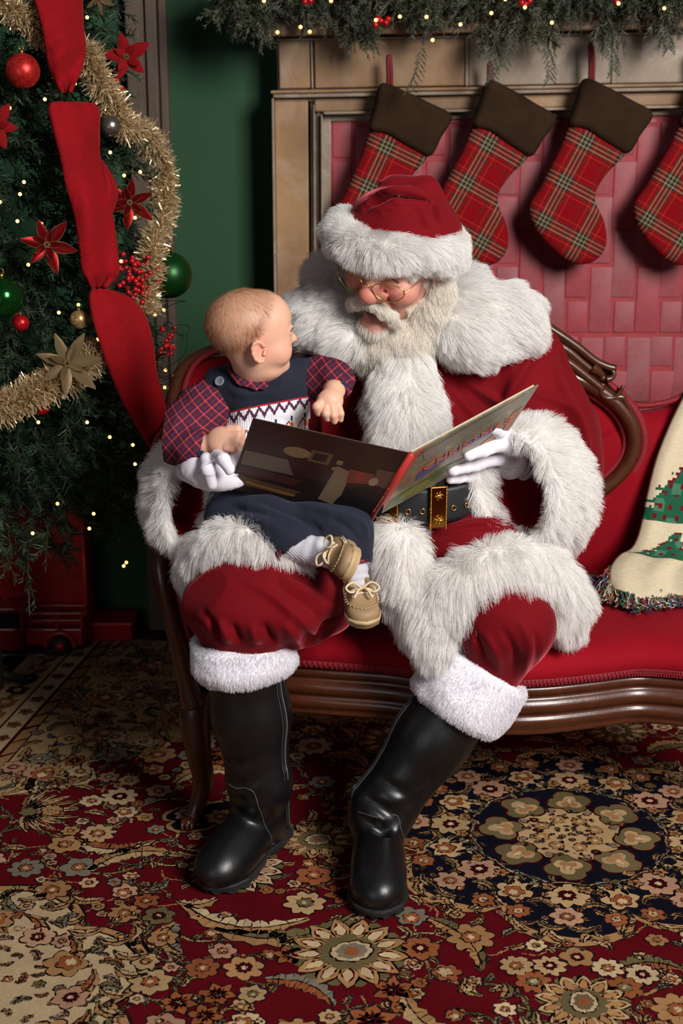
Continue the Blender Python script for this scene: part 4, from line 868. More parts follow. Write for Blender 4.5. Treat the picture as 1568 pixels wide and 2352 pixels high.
rows = [((1592, 880), 3.505), ((1548, 968), 3.47), ((1512, 1060), 3.435), ((1490, 1150), 3.40), ((1474, 1230), 3.365), ((1456, 1272), 3.33), ((1428, 1290), 3.28), ((1408, 1316), 3.22), ((1404, 1346), 3.165), ((1412, 1368), 3.13)]
L = spline([W(*p, y) for p, y in rows], 130); na = 110
A = np.linspace(0, 1, na); P = np.zeros((130, na, 3))
for i in range(130):
    s = i / 129; wid = 0.52; P[i] = L[i] + np.stack([A * wid, 0.012 * np.sin(A * 16 + s * 3) * (0.4 + s) - 0.05 * np.clip(1 - A / 0.06, 0, 1) ** 2 * 0 + 0.02 * np.clip(1 - A / 0.05, 0, 1) ** 2, 0.010 * np.sin(A * 11 + 1.0) * s + 0.004 * np.sin(A * 40) * s], 1)
    P[i][:, 2] -= 0.012 * np.clip(A - 0.15, 0, 1) * (s > 0.6) + 0.025 * np.clip(s - 0.75, 0, 1) * np.sin(A * 9) 
    P[i][:, 2] = np.maximum(P[i][:, 2], 0.484)
P[:, :, 1] -= 0.0
v, f = grid_vf(P); ln = np.concatenate([[0], np.cumsum(np.linalg.norm(np.diff(L, axis=0), axis=1))]); bb = np.repeat(ln, na); aa = np.tile(A * 0.52, 130)
fc = tree_col(aa, bb)[f].mean(1) if False else tree_col(aa[f].mean(1), bb[f].mean(1))
o = mesh_obj('throw_fabric', v, f, M['throw'], thr, True, fcol=fc); md = o.modifiers.new('thick', 'SOLIDIFY'); md.thickness = 0.006; md.offset = 0
# flat fold lying under it on the seat
P2 = np.array([[W(1318 + (k / 11) * 230, 1304 + j * 9 + k * 0.3, 3.32 - j * 0.03) * [1, 1, 0] + [0, 0, 0.487 + 0.003 * math.sin(k)] for k in range(12)] for j in range(6)])
v, f = grid_vf(P2); cc = [(CR if (i % 11) < 1 else (srgb(46, 52, 74) if (i // 11) % 2 else srgb(120, 60, 50)) if (i * 7) % 5 else srgb(90, 110, 120)) for i in range(len(f))]
o = mesh_obj('folded_edge', v, f, M['throw'], thr, True, fcol=cc); md = o.modifiers.new('thick', 'SOLIDIFY'); md.thickness = 0.008; md.offset = 0
t = NT('mixed_yarn'); h = t.n('ShaderNodeHairInfo').outputs['Random']; t.set(Base_Color=t.ramp(h, [(0, srgb(190, 180, 160)), (0.18, srgb(36, 92, 60)), (0.34, srgb(150, 40, 40)), (0.5, srgb(60, 80, 130)), (0.64, srgb(180, 120, 60)), (0.76, srgb(70, 60, 50)), (0.88, srgb(210, 200, 180))], 'CONSTANT'), Roughness=0.8); M['yarn'] = t.m
def fringe(name, line, n, L_, d, seed):
    r = np.random.default_rng(seed); p = spline(line, n); p = p + r.normal(0, 0.003, p.shape); dd = np.asarray(d) + r.normal(0, 0.25, (n, 3)); k = np.linspace(0, 1, 7)[None, :, None]
    Ls = L_ * (0.7 + 0.5 * r.random((n, 1, 1))); S = p[:, None] + dd[:, None] * Ls * k + np.array([0, 0, -0.6]) * Ls * k ** 2 + r.normal(0, 0.004, (n, 7, 3)) * k
    S[:, :, 2] = np.maximum(S[:, :, 2], 0.484 + 0.012 * r.random((n, 1))); strands(name, S, M['yarn'], thr, 0.0012, 0.8)
fringe('fringe', [P[-1][k] for k in range(0, na, 6)], 900, 0.05, (0, -0.75, -0.35), 1)
fringe('fringe', [P[k][0] for k in range(100, 130, 4)], 150, 0.035, (-0.4, -0.6, -0.3), 5)
fringe('fringe', [P2[-1][k] + [0, 0, .003] for k in range(12)], 320, 0.035, (-0.1, -0.8, 0.1), 2); fringe('fringe', [P2[j][0] for j in range(6)], 110, 0.03, (-0.8, -0.3, 0.1), 3)
# ================================================================ decorated tree
TX, TY = -1.0, 3.72
def TR(z): return np.interp(z, [0.4, 0.52, 1.04, 1.88, 2.75], [0.5, 0.66, 0.62, 0.51, 0.05])
def T(u, v, off=0.0):
    """point on the front of the tree seen at (u, v)"""
    Y = 3.6
    for _ in range(30):
        p = W(u, v, Y); R = max(float(TR(p[2])), 0.05); dx = min(abs(p[0] - TX), R * 0.995); Y = 0.5 * Y + 0.5 * (TY - math.sqrt(R * R - dx * dx) - off)
    return W(u, v, Y)
tree = tag(empty('christmas_tree', (TX, TY, 0)), 'tall dark green decorated christmas tree at the left edge', 'tree')
r = np.random.default_rng(21); bs = []
for z in np.arange(0.60, 2.55, 0.032):
    n_ = int(46 * TR(z) / 0.7) + 6
    for k in range(n_):
        th = r.uniform(-1.9, 1.35); zz = z + r.normal(0, 0.02); R = TR(zz) * r.uniform(0.72, 1.02); d = np.array([math.sin(th), -math.cos(th), r.normal(-0.05, 0.3)])
        p = np.array([TX, TY, zz]) + d * [R, R, 0] - d * [0.1, 0.1, 0]; bs.append([*p, *(d + r.normal(0, 0.35, 3)), r.uniform(0.08, 0.15)])
bs = np.array(bs); bs = bs[(bs[:, 0] > -1.4) & (bs[:, 1] < 4.08)]
big = sub_sprigs(bs, r, 2, 0.65)
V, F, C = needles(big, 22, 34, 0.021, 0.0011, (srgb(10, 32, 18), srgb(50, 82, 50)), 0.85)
tag(mesh_obj('foliage', V, F, M['needle'], tree, False, fcol=C), kind='stuff')
# inner boughs: dark core of short dense sprigs, and trunk
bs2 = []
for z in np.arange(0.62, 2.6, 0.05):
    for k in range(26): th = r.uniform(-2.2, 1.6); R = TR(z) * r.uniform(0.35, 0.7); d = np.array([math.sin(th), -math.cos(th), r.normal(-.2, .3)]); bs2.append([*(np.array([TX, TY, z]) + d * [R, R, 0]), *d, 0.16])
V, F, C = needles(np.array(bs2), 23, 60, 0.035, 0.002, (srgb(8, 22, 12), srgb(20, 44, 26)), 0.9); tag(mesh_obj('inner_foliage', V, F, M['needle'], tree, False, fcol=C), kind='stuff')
zs = np.linspace(0.02, 2.6, 12); v, f = tube_vf([(TX, TY, z) for z in zs], np.linspace(0.05, 0.012, 12), 12); mesh_obj('trunk', v, f, vary('dark_bark', srgb(38, 26, 18), srgb(60, 44, 30), 30, 0.9, 0.004), tree)
for k in range(4): a = k * np.pi / 2 + .4; v, f = tube_vf([(TX, TY, 0.08), (TX + 0.05 * math.cos(a), TY + 0.05 * math.sin(a), 0.05), (TX + 0.11 * math.cos(a), TY + 0.11 * math.sin(a), 0.02)], 0.014, 8); mesh_obj('stand_leg', v, f, M['cord'], tree)
# fairy lights wound through the branches
lights = [(200, 40), (172, 192), (103, 228), (253, 350), (322, 395), (285, 403), (55, 418), (46, 446), (95, 514), (0, 464), (40, 508), (65, 608), (278, 600), (135, 718), (180, 700), (356, 722), (224, 780), (376, 712), (395, 793), (380, 850), (378, 890), (285, 902), (200, 970), (252, 1004), (305, 1022), (340, 1075), (310, 1066), (132, 1157), (75, 1225), (215, 1180), (352, 1248), (290, 1292), (284, 1300), (22, 248), (310, 500), (205, 1214), (385, 770), (88, 970)]
ls = tag(empty('light_string', T(200, 500, 0.02)), 'string of small warm white lights wound through the tree', 'lights')
pts = []
for (u, v_) in lights: p = T(u, v_, 0.015 if u < 330 else -0.02); shared_ball('light_bulb', p, 0.0042, M['bulb'], ls, 8, 6); pts.append(p)
pts.sort(key=lambda p: -p[2]); c_ = spline(np.array(pts) + [0.02, 0.17, 0], 260); v, f = tube_vf(c_, 0.0011, 5); mesh_obj('wire', v, f, M['cord'], ls)
# ---- round ornaments
def glitter(name, a, b, metal=0.6, rough=0.35, sc=500):
    t = NT(name); vo = t.n('ShaderNodeTexVoronoi'); vo.inputs['Scale'].default_value = sc; t.l(t.n('ShaderNodeTexCoord').outputs['Object'], vo.inputs['Vector']); t.set(Base_Color=t.mix(t.math('POWER', vo.outputs['Color'], 1.5), a, b), Metallic=metal, Roughness=rough)
    nn = t.n('ShaderNodeNormalMap'); b_ = t.n('ShaderNodeBump'); b_.inputs['Distance'].default_value = 0.004; b_.inputs['Strength'].default_value = 0.8; t.l(vo.outputs['Color'], b_.inputs['Height']); t.l(b_.outputs[0], t.b.inputs['Normal']); return t.m
M['redglit'] = glitter('red_glitter', srgb(170, 16, 20), srgb(240, 70, 60)); M['goldglit'] = glitter('gold_glitter', srgb(130, 95, 50), srgb(235, 200, 140)); M['redmetal'] = plain('red_ornament', srgb(190, 20, 28), 0.3, Metallic=0.5)
M['greenmat'] = plain('green_matte_ornament', srgb(16, 66, 22), 0.38, Metallic=0.6); M['silver'] = plain('pewter_ornament', srgb(150, 140, 130), 0.28, Metallic=0.9); M['greenshine'] = plain('green_shiny_ornament', srgb(28, 84, 34), 0.16, Metallic=0.8); M['cap'] = plain('ornament_cap', srgb(180, 150, 90), 0.3, Metallic=1)
def ornament(u, v_, rpx, mat, label, off=0.03):
    p = T(u, v_, off); R = rpx * (p[1] * math.cos(PITCH) + (CAM_H - p[2]) * math.sin(PITCH)) / FPX
    e = tag(empty('ball_ornament', p), label, 'ornament', 'round tree ornaments'); a, b = ball_vf(p, R, 40, 28); mesh_obj('ball', a, b, mat, e)
    a, b = tube_vf([p + [0, 0, R * 0.96], p + [0, 0, R * 1.16]], R * 0.16, 12); mesh_obj('cap', a, b, M['cap'], e)
    th = np.linspace(0, 2 * np.pi, 14); a, b = tube_vf([p + [R * .12 * math.cos(x), 0, R * 1.26 + R * .12 * math.sin(x)] for x in th], R * 0.025 + 0.0004, 5); mesh_obj('hanging_loop', a, b, M['cap'], e)
ornament(52, 163, 40, M['redglit'], 'large red glitter ball ornament near the top of the tree'); ornament(253, 290, 25, M['silver'], 'pewter silver ball ornament beside the gold tinsel'); ornament(388, 632, 53, M['greenmat'], 'large matte dark green ball ornament at the right edge of the tree', 0.0)
ornament(6, 684, 48, M['greenshine'], 'shiny green ball ornament cut off by the left photo edge'); ornament(48, 742, 19, M['redmetal'], 'small plain red ball ornament low beside the green one', 0.0); ornament(182, 734, 22, M['goldglit'], 'small gold glitter ball ornament beside the red ribbon'); ornament(96, 936, 17, M['redmetal'], 'small red ball ornament peeking out under the lower tinsel', -0.02)
# ---- poinsettias
def petal_mesh(L, w, mats, name):
    n_ = 9; t_ = np.linspace(0, 1, n_); h = w * np.sin(np.pi * np.clip(t_ * 0.96 + 0.02, 0, 1)) ** 0.9 * (1 - 0.35 * t_); V = []; F = []; mi = []
    for i in range(n_):
        for s in (-1, -0.86, 0, 0.86, 1): V.append((t_[i] * L, s * h[i], 0.25 * abs(s) * h[i] + 0.12 * L * t_[i] ** 2 - 0.1 * L * t_[i]))
    for i in range(n_ - 1):
        for k in range(4): F.append((i * 5 + k, i * 5 + k + 1, i * 5 + k + 6, i * 5 + k + 5)); mi.append(1 if k in (0, 3) else 0)
    o = mesh_obj(name, V, F, mats, None, True, midx=mi); me = o.data; bpy.data.objects.remove(o); return me
M['redpetal'] = glitter('red_sequin_petal', srgb(104, 4, 10), srgb(200, 26, 30), 0.75, 0.3, 240); M['goldpetal'] = glitter('champagne_glitter_petal', srgb(120, 96, 66), srgb(215, 185, 140), 0.6, 0.4, 420); M['redcloth'] = plain('red_cloth_petal', srgb(122, 8, 15), 0.8, Specular_IOR_Level=0.15)
PM = {'red': petal_mesh(1, 0.24, [M['redpetal'], M['goldglit']], 'petal'), 'gold': petal_mesh(1, 0.2, [M['goldpetal'], M['goldglit']], 'petal'), 'cloth': petal_mesh(1, 0.3, [M['redcloth'], M['redcloth']], 'petal')}
def poinsettia(u, v_, rpx, kind, label, turn=0.0, n1=6, n2=5, off=0.05, name='poinsettia', Y=None):
    p = T(u, v_, off) if Y is None else W(u, v_, Y); R = rpx * (p[1] * math.cos(PITCH) + (CAM_H - p[2]) * math.sin(PITCH)) / FPX
    e = tag(empty(name, p), label, 'flower ornament', 'poinsettia ornaments')
    face = Matrix(basis(nrm(np.array([0, 0, CAM_H]) * [0, 0, 1] - p + np.array([0.2 * p[0], 0, 0])), (0, 0, 1)).tolist()).to_4x4()   # x axis towards the viewer's side
    for k in range(n1 + n2):
        inner = k >= n1; a = turn + (2 * np.pi * (k - n1 + 0.5) / n2 if inner else 2 * np.pi * k / n1); s = R * (0.62 if inner else 1.0) * random.uniform(0.88, 1.1)
        o = bpy.data.objects.new('petal', PM[kind]); COL.objects.link(o); o.parent = e
        # petal lies in the flower's own y-z plane, tipped slightly forward
        m = face @ Matrix.Rotation(a, 4, 'X') @ Matrix.Rotation(math.radians(-90 + (28 if inner else random.uniform(4, 16))), 4, 'Y') @ Matrix.Scale(s, 4)
        o.matrix_local = m
    for k in range(6): q = face @ Vector((R * 0.08, R * 0.08 * math.cos(k * 1.05), R * 0.08 * math.sin(k * 1.05))); shared_ball('stamen', p + np.array(q), R * 0.05, M['goldglit'], e, 8, 6)
    return e
poinsettia(108, 562, 66, 'red', 'red sequin poinsettia with gold edges left of the ribbon', 0.3); poinsettia(298, 465, 60, 'red', 'red sequin poinsettia on the right of the ribbon below the pewter ball', 0.9, off=0.0)
poinsettia(-12, 288, 56, 'cloth', 'plain red poinsettia cut off by the left photo edge', 0.4); poinsettia(290, 130, 58, 'cloth', 'dark red cloth poinsettia high on the right side of the tree', 0.2, 5, 4, -0.02)
poinsettia(155, 835, 82, 'gold', 'champagne gold glitter poinsettia on the lower tinsel', 0.35, 7, 4, 0.09); poinsettia(228, -4, 40, 'gold', 'gold glitter poinsettia cut off by the top photo edge', 0.1, 6, 4)
# bead drop below the upper red flower
bd = tag(empty('bead_drop', T(265, 190, 0.0)), 'string of tiny red beads hanging beneath the dark red flower', 'bead string')
for k, (u, v_) in enumerate(spline([(248, 178), (262, 182), (272, 186), (264, 200), (283, 202), (272, 214), (278, 228), (286, 246), (292, 262)], 34)): shared_ball('bead', T(u, v_, -0.01), 0.004, M['redmetal'], bd, 8, 6)
# ---- berry sprays
def berries(name, label, pts, base, rad):
    e = tag(empty(name, base), label, 'berry spray'); 
    for k, p in enumerate(pts):
        shared_ball('berry', p, rad * random.uniform(0.85, 1.15), M['berry'], e, 10, 6)
    mb = MB()
    for p in pts[::2]: a, b = tube_vf(spline([base, (base + p) / 2 + [0, 0, 0.008], p], 6), 0.0009, 4); mb.add(a, b)
    mb.build('stem', M['cord'], e)
base = T(238, 668, 0.03); berries('berry_spray', 'spray of many red berries spilling right from the ribbon fold', [T(u, v_, r.uniform(-0.01, 0.06)) for u, v_ in zip(r.triangular(250, 310, 378, 78), r.normal(640, 24, 78))], base, 0.0062)
base = T(384, 740, 0.0); berries('berry_spray', 'short hanging sprig of red berries near the sofa back', [T(u, v_, r.uniform(-0.02, 0.02)) for u, v_ in zip(r.uniform(366, 402, 20), r.uniform(748, 815, 20))], base, 0.0058)
# ---- gold tinsel
M['tinsel'] = vary('champagne_tinsel', srgb(178, 146, 98), srgb(240, 220, 180), 300, 0.35, Metallic=0.55)
def tinsel(label, pts, n_, R, seed):
    rr = np.random.default_rng(seed); c = spline(np.array(pts), 300); tgt = np.gradient(c, axis=0); tgt /= np.linalg.norm(tgt, axis=1)[:, None]
    i = rr.integers(0, 300, n_); base_ = c[i] + rr.normal(0, 0.004, (n_, 3)); d = rr.normal(size=(n_, 3)); d -= tgt[i] * (d * tgt[i]).sum(1)[:, None] * 0.8; d /= np.linalg.norm(d, axis=1)[:, None]; L_ = R * (0.75 + 0.4 * rr.random((n_, 1)))
    s = np.cross(d, rr.normal(size=(n_, 3))); s /= np.linalg.norm(s, axis=1)[:, None]; s = s * 0.0013; m = base_ + d * L_ * 0.55; tip_ = base_ + d * L_ + rr.normal(0, 0.006, (n_, 3))
    V = np.stack([base_ - s, base_ + s, m + s, m - s, m - s, m + s, tip_ + s * .8, tip_ - s * .8], 1).reshape(-1, 3); F = np.arange(len(V)).reshape(-1, 4)
    e = tag(empty('tinsel_garland', c[150]), label, 'tinsel', 'gold tinsel garlands on the tree'); tag(mesh_obj('tinsel_strips', V, F, M['tinsel'], e, False), kind='stuff'); a, b = tube_vf(c[::6], 0.0025, 5); mesh_obj('core_wire', a, b, M['brass'], e)
tinsel('gold tinsel swag crossing the top left corner of the tree', [T(u, v_, 0.02) for u, v_ in ((-60, -40), (0, 8), (50, 38), (90, 72), (130, 90))], 2600, 0.03, 1)
tinsel('long gold tinsel swag curving down the right side of the tree', [T(u, v_, 0.0) for u, v_ in ((195, 108), (212, 150), (232, 200), (262, 240), (280, 290), (318, 300), (350, 330), (372, 380), (378, 440), (374, 500), (352, 560), (345, 620), (330, 680), (338, 715))], 9000, 0.032, 2)
tinsel('thick gold tinsel swag low on the left of the tree', [T(u, v_, 0.04) for u, v_ in ((-80, 960), (0, 938), (60, 912), (120, 880), (180, 850), (232, 800))], 6500, 0.036, 3)
# ---- broad red ribbon in three puffed lengths
t = NT('red_ribbon_cloth'); t.set(Base_Color=t.mix(t.noise(9, 3), srgb(120, 6, 14), srgb(150, 10, 20)), Roughness=0.85, Sheen_Weight=0.15, Sheen_Tint=(1, .1, .1, 1), Specular_IOR_Level=0.15); t.bump(t.noise(700, 2), 0.0006, 0.4, t.bump(t.noise(13, 4, 0.55, None, 1.2), 0.02, 0.45)); M['ribbon'] = t.m
rib = tag(empty('ribbon', T(190, 420, 0.08)), 'broad red cloth ribbon cascading down the tree in puffed loops', 'ribbon')
def ribbon_len(rows, off, yedge=0.0):
    R_ = spline(np.array(rows, float), 46); P = []
    for i, (v_, u0, u1) in enumerate(R_):
        s = i / 45; c = np.linspace(0, 1, 17); bul = 0.05 * math.sin(math.pi * min(1, max(0, s))) + 0.012
        P.append([T(u0 + (u1 - u0) * x, v_, off + bul * (1 - (2 * x - 1) ** 2) * 0.6 + bul * 0.7 + 0.012 * math.sin(x * 15 + 1) * (1 - math.sin(math.pi * s)) ** 1.5 + 0.007 * math.sin(x * 9 + i * 0.15) + 0.006 * math.sin(i * 0.5 + 4 * x) + 0.012 * math.sin(x * 5 + i * 0.05)) for x in c])
    v, f = grid_vf(np.array(P)); o = mesh_obj('ribbon_length', v, f[:, ::-1], M['ribbon'], rib); md = o.modifiers.new('t', 'SOLIDIFY'); md.thickness = 0.003; return o
ribbon_len([(-40, 66, 188), (0, 78, 188), (60, 96, 190), (105, 104, 195), (150, 112, 190), (190, 130, 172), (212, 140, 164)], 0.05)
ribbon_len([(236, 134, 168), (244, 112, 222), (300, 122, 227), (360, 138, 228), (430, 152, 240), (500, 172, 258), (570, 182, 268), (620, 188, 272), (640, 200, 262), (660, 208, 244)], 0.05)
ribbon_len([(664, 212, 240), (682, 205, 292), (720, 210, 330), (780, 226, 348), (860, 254, 360), (930, 285, 378), (1000, 328, 384), (1060, 360, 386)], 0.06)
# curled flap beside the middle length
P = []
for i in range(14):
    s = i / 13; P.append([T(232 + 34 * math.sin(math.pi * s) * x + 6 * s, 368 + 150 * s, 0.06 + 0.04 * math.sin(math.pi * x) * math.sin(math.pi * s)) for x in np.linspace(0, 1, 8)])
v, f = grid_vf(np.array(P)); o = mesh_obj('ribbon_flap', v, f[:, ::-1], M['ribbon'], rib); o.modifiers.new('t', 'SOLIDIFY').thickness = 0.003
# ================================================================ presents and toy truck under the tree
t = NT('red_foil'); t.set(Base_Color=t.mix(t.noise(12, 3), srgb(150, 12, 16), srgb(205, 24, 26)), Metallic=0.25, Roughness=0.38); t.bump(t.noise(30, 3), 0.002, 0.5); M['foil'] = t.m
M['flake'] = plain('bright_red_foil', srgb(250, 70, 54), 0.35, Metallic=0.3)
gx0, gx1 = W(-120, 1300, 4.09)[0], W(193, 1300, 4.09)[0]; gz = W(100, 1178, 4.09)[2]
gb_ = tag(empty('gift_box', ((gx0 + gx1) / 2, 4.16, 0)), 'tall shiny red gift box with snowflakes under the tree', 'gift box')
v, f = box_vf(((gx0 + gx1) / 2, 4.165, gz / 2), ((gx1 - gx0) / 2, 0.07, gz / 2 - 0.001), bev=0.004); mesh_obj('box_body', v + [0, 0, 0.009], f, M['foil'], gb_, False)
for x in (gx1, gx0): v, f = tube_vf([(x, 4.094, 0.012), (x, 4.094, gz)], 0.005, 8); mesh_obj('edge_highlight', v, f, M['flake'], gb_)  # highlight along the box edges, put in as brighter red tubes
v, f = tube_vf([(gx0, 4.094, gz), (gx1, 4.094, gz)], 0.005, 8); mesh_obj('edge_highlight', v, f, M['flake'], gb_)
def snowflake(u, v_, R):
    c = W(u, v_, 4.089); mb = MB()
    for k in range(6):
        a = k * np.pi / 3 + 0.2; d = np.array([math.cos(a), 0, math.sin(a)])
        segs = [(c, c + d * R)] + [(c + d * R * q, c + d * R * q + R * 0.28 * np.array([math.cos(a + s), 0, math.sin(a + s)])) for q in (0.45, 0.7) for s in (0.8, -0.8)]
        for p0, p1 in segs: x, y = tube_vf([p0, p1], R * 0.05, 5); mb.add(x, y)
    mb.build('snowflake', M['flake'], gb_)
for (u, v_, R) in ((12, 1245, .022), (28, 1280, .012), (6, 1325, .04), (22, 1385, .03), (60, 1262, .014), (-30, 1290, .03), (30, 1350, .013), (44, 1312, .01)): snowflake(u, v_, R)
for k in range(40): u, v_ = abs(r.normal(0, 45)), r.uniform(1210, 1400); shared_ball('foil_dot', W(u, v_, 4.091), r.uniform(0.0015, 0.004), M['flake'], gb_, 8, 6)
bx = W(250, 1450, 4.12); lowb = tag(empty('gift_box', (bx[0], 4.14, 0)), 'low flat red gift box lying right of the toy truck', 'gift box')
v, f = box_vf((bx[0], 4.17, 0.031), (PX(52, 250, 1450, 4.22), 0.06, 0.022), bev=0.003); mesh_obj('box_body', v, f, M['foil'], lowb, False); v, f = box_vf((bx[0], 4.17, 0.058), (PX(54, 250, 1450, 4.22), 0.063, 0.008), bev=0.003); mesh_obj('lid', v, f, M['foil'], lowb, False)
# toy pickup
M['truckred'] = vary('worn_red_enamel', srgb(150, 16, 18), srgb(186, 26, 26), 25, 0.35, 0.0006, 60, Coat_Weight=0.3); M['rubber'] = plain('black_rubber', srgb(22, 20, 20), 0.7); M['pewter'] = plain('grey_metal', srgb(120, 116, 112), 0.4, Metallic=0.8); M['dark'] = plain('dark_interior', srgb(10, 8, 8), 0.8)
tw = lambda u, v_: W(u, v_, 4.0); tr = tag(empty('toy_truck', (tw(60, 1500)[0], 4.0, 0)), 'vintage red toy pickup truck on the rug under the tree', 'toy truck')
def tb(name, u0, v0, u1, v1, y0, y1, mat, bev=0.004):
    a = tw(u0, v0); b = tw(u1, v1); v, f = box_vf(((a[0] + b[0]) / 2, (y0 + y1) / 2, (a[2] + b[2]) / 2), (abs(b[0] - a[0]) / 2, (y1 - y0) / 2, abs(a[2] - b[2]) / 2), bev=bev); return mesh_obj(name, v, f, mat, tr, False)
tb('bed_side', 58, 1445, 192, 1494, 4.0, 4.015, M['truckred']); tb('bed_side', 58, 1445, 192, 1494, 4.065, 4.08, M['truckred']); tb('bed_floor', 58, 1478, 192, 1494, 4.0, 4.08, M['truckred']); tb('tailgate', 182, 1430, 192, 1494, 4.0, 4.08, M['truckred'])
for y in (4.0, 4.07):
    for a, b in ((1408, 1414), (1424, 1432)): tb('stake_rail', 62, a, 190, b, y, y + 0.008, M['truckred'], 0.002)
    for u in (64, 125, 184): tb('stake_post', u, 1406, u + 7, 1446, y, y + 0.008, M['truckred'], 0.002)
cab = tb('cab_lower', -40, 1444, 56, 1496, 4.0, 4.08, M['truckred'], 0.006); tb('cab_roof', -34, 1398, 54, 1409, 4.002, 4.078, M['truckred'], 0.005)
for u in (-36, 42): tb('cab_pillar', u, 1402, u + 12, 1446, 4.002, 4.078, M['truckred'], 0.004)
tb('cab_window', -26, 1409, 44, 1444, 4.012, 4.07, M['dark'], 0.002); tb('door_line', 52, 1450, 55, 1492, 3.9985, 4.002, M['dark'], 0)
tb('hood', -130, 1446, -40, 1494, 4.01, 4.07, M['truckred'], 0.008); tb('running_board', -80, 1499, 106, 1509, 3.985, 4.02, M['pewter'], 0.002)
for u in (140, -110):
    c = tw(u, 1492); c[2] = 0.037; wh = np.array([[c[0], y, c[2]] for y in (3.985, 3.99, 4.015, 4.02)]); v, f = tube_vf(wh, [0.026, 0.031, 0.031, 0.026], 28); w_ = mesh_obj('wheel', v, f, M['rubber'], tr)
    v, f = tube_vf([[c[0], 3.978, c[2]], [c[0], 3.985, c[2]], [c[0], 3.99, c[2]]], [0.007, 0.015, 0.017], 20); mesh_obj('hub_cap', v, f, M['truckred'], w_)
    v, f = tube_vf([[c[0], y, c[2]] for y in (4.06, 4.065, 4.08, 4.085)], [0.026, 0.031, 0.031, 0.026], 28); mesh_obj('wheel', v, f, M['rubber'], tr)
    a = np.linspace(np.pi * -0.02, np.pi * 1.02, 24); ring = np.array([[[c[0] + (0.037 + d) * math.cos(x), y, c[2] + (0.037 + d) * math.sin(x)] for d, y in ((0, 3.985), (0.008, 3.98), (0.013, 3.99), (0.013, 4.01), (0, 4.01))] for x in a]); v, f = grid_vf(ring, closed_v=True); mesh_obj('fender', v, f, M['truckred'], tr)
# ================================================================ bearded man in red suit
from mathutils.bvhtree import BVHTree
man = tag(empty('person', (0.1, 3.15, 0.46)), 'bearded man in red velvet suit with white fur, gold glasses and black boots, reading', 'person')
def folds(v, f, amp, scale, stretch=(1, 1, 1), seed=0, p=1.6):
    """cloth folds: ridged noise pushed along the normals"""
    n = vnormals(v, f); a = vnoise(v * np.asarray(stretch), scale, seed, 2); r_ = (1 - np.abs(a)) ** 3 * 1.4 - 0.6
    return v + n * (amp * r_)[:, None]
def ridges(v, f, lines):
    """raised or sunk folds: each line is (photo path, height, width); the path is laid on the cloth, the cloth swells along it"""
    bv = BVHTree.FromPolygons(v.tolist(), np.asarray(f).tolist()); n = vnormals(v, f); out = v.copy(); c = Vector((0, 0, CAM_H))
    for path, amp, wid in lines:
        pts = []
        for u_, v_ in spline(path, 110):
            h, _, _, _ = bv.ray_cast(c, (Vector(W(u_, v_, 1.0)) - c).normalized())
            if h is not None: pts.append(np.array(h))
        if len(pts) < 4: continue
        pts = np.array(pts); m = np.all((v > pts.min(0) - 3 * wid) & (v < pts.max(0) + 3 * wid), axis=1); q = v[m]; d = np.full(len(q), 9.0); w = np.zeros(len(q))
        for i, p in enumerate(pts):
            e = np.linalg.norm(q - p, axis=1); b = e < d; d[b] = e[b]; w[b] = math.sin(math.pi * (i + .6) / (len(pts) + .2)) ** .7
        out[m] += n[m] * (1.35 * amp * w * np.exp(-(d / wid) ** 2))[:, None]
    return out
def skin_obj(name, F, mat, parent, it=1, col=None, amp=0, scale=8, stretch=(1, 1, 1), seed=0):
    v, f = F.mesh(); v = relax(v, f, it, 0.5)
    if amp: v = folds(v, f, amp, scale, stretch, seed)
    o = mesh_obj(name, v, f, mat, parent, True, col=None if col is None else col(v)); return o, v, f
# ---------------------------------------------------------------- coat (red velvet)
F = Field((-0.48, 2.72, 0.40), (0.66, 3.55, 1.32), 0.0045)
F.ell(W(930, 960, 3.24), (.250, .18, .27), k=.03); F.ell(W(930, 1120, 3.17), (.222, .235, .19), k=.05)
F.cap(W(930, 800, 3.25), W(1190, 845, 3.24), .10, .105, k=.06); F.cap(W(930, 800, 3.25), W(690, 880, 3.26), .10, .105, k=.06)
F.chain([W(1180, 850, 3.23), W(1230, 950, 3.21), W(1265, 1030, 3.19), W(1272, 1080, 3.17)], [.105, .108, .112, .118], k=.03)
F.cap(W(1285, 980, 3.2), W(1330, 1050, 3.14), .05, .035, k=.04)
F.chain([W(680, 870, 3.26), W(560, 960, 3.30), W(440, 1050, 3.20), W(425, 1100, 3.09)], [.105, .10, .09, .085], k=.03)
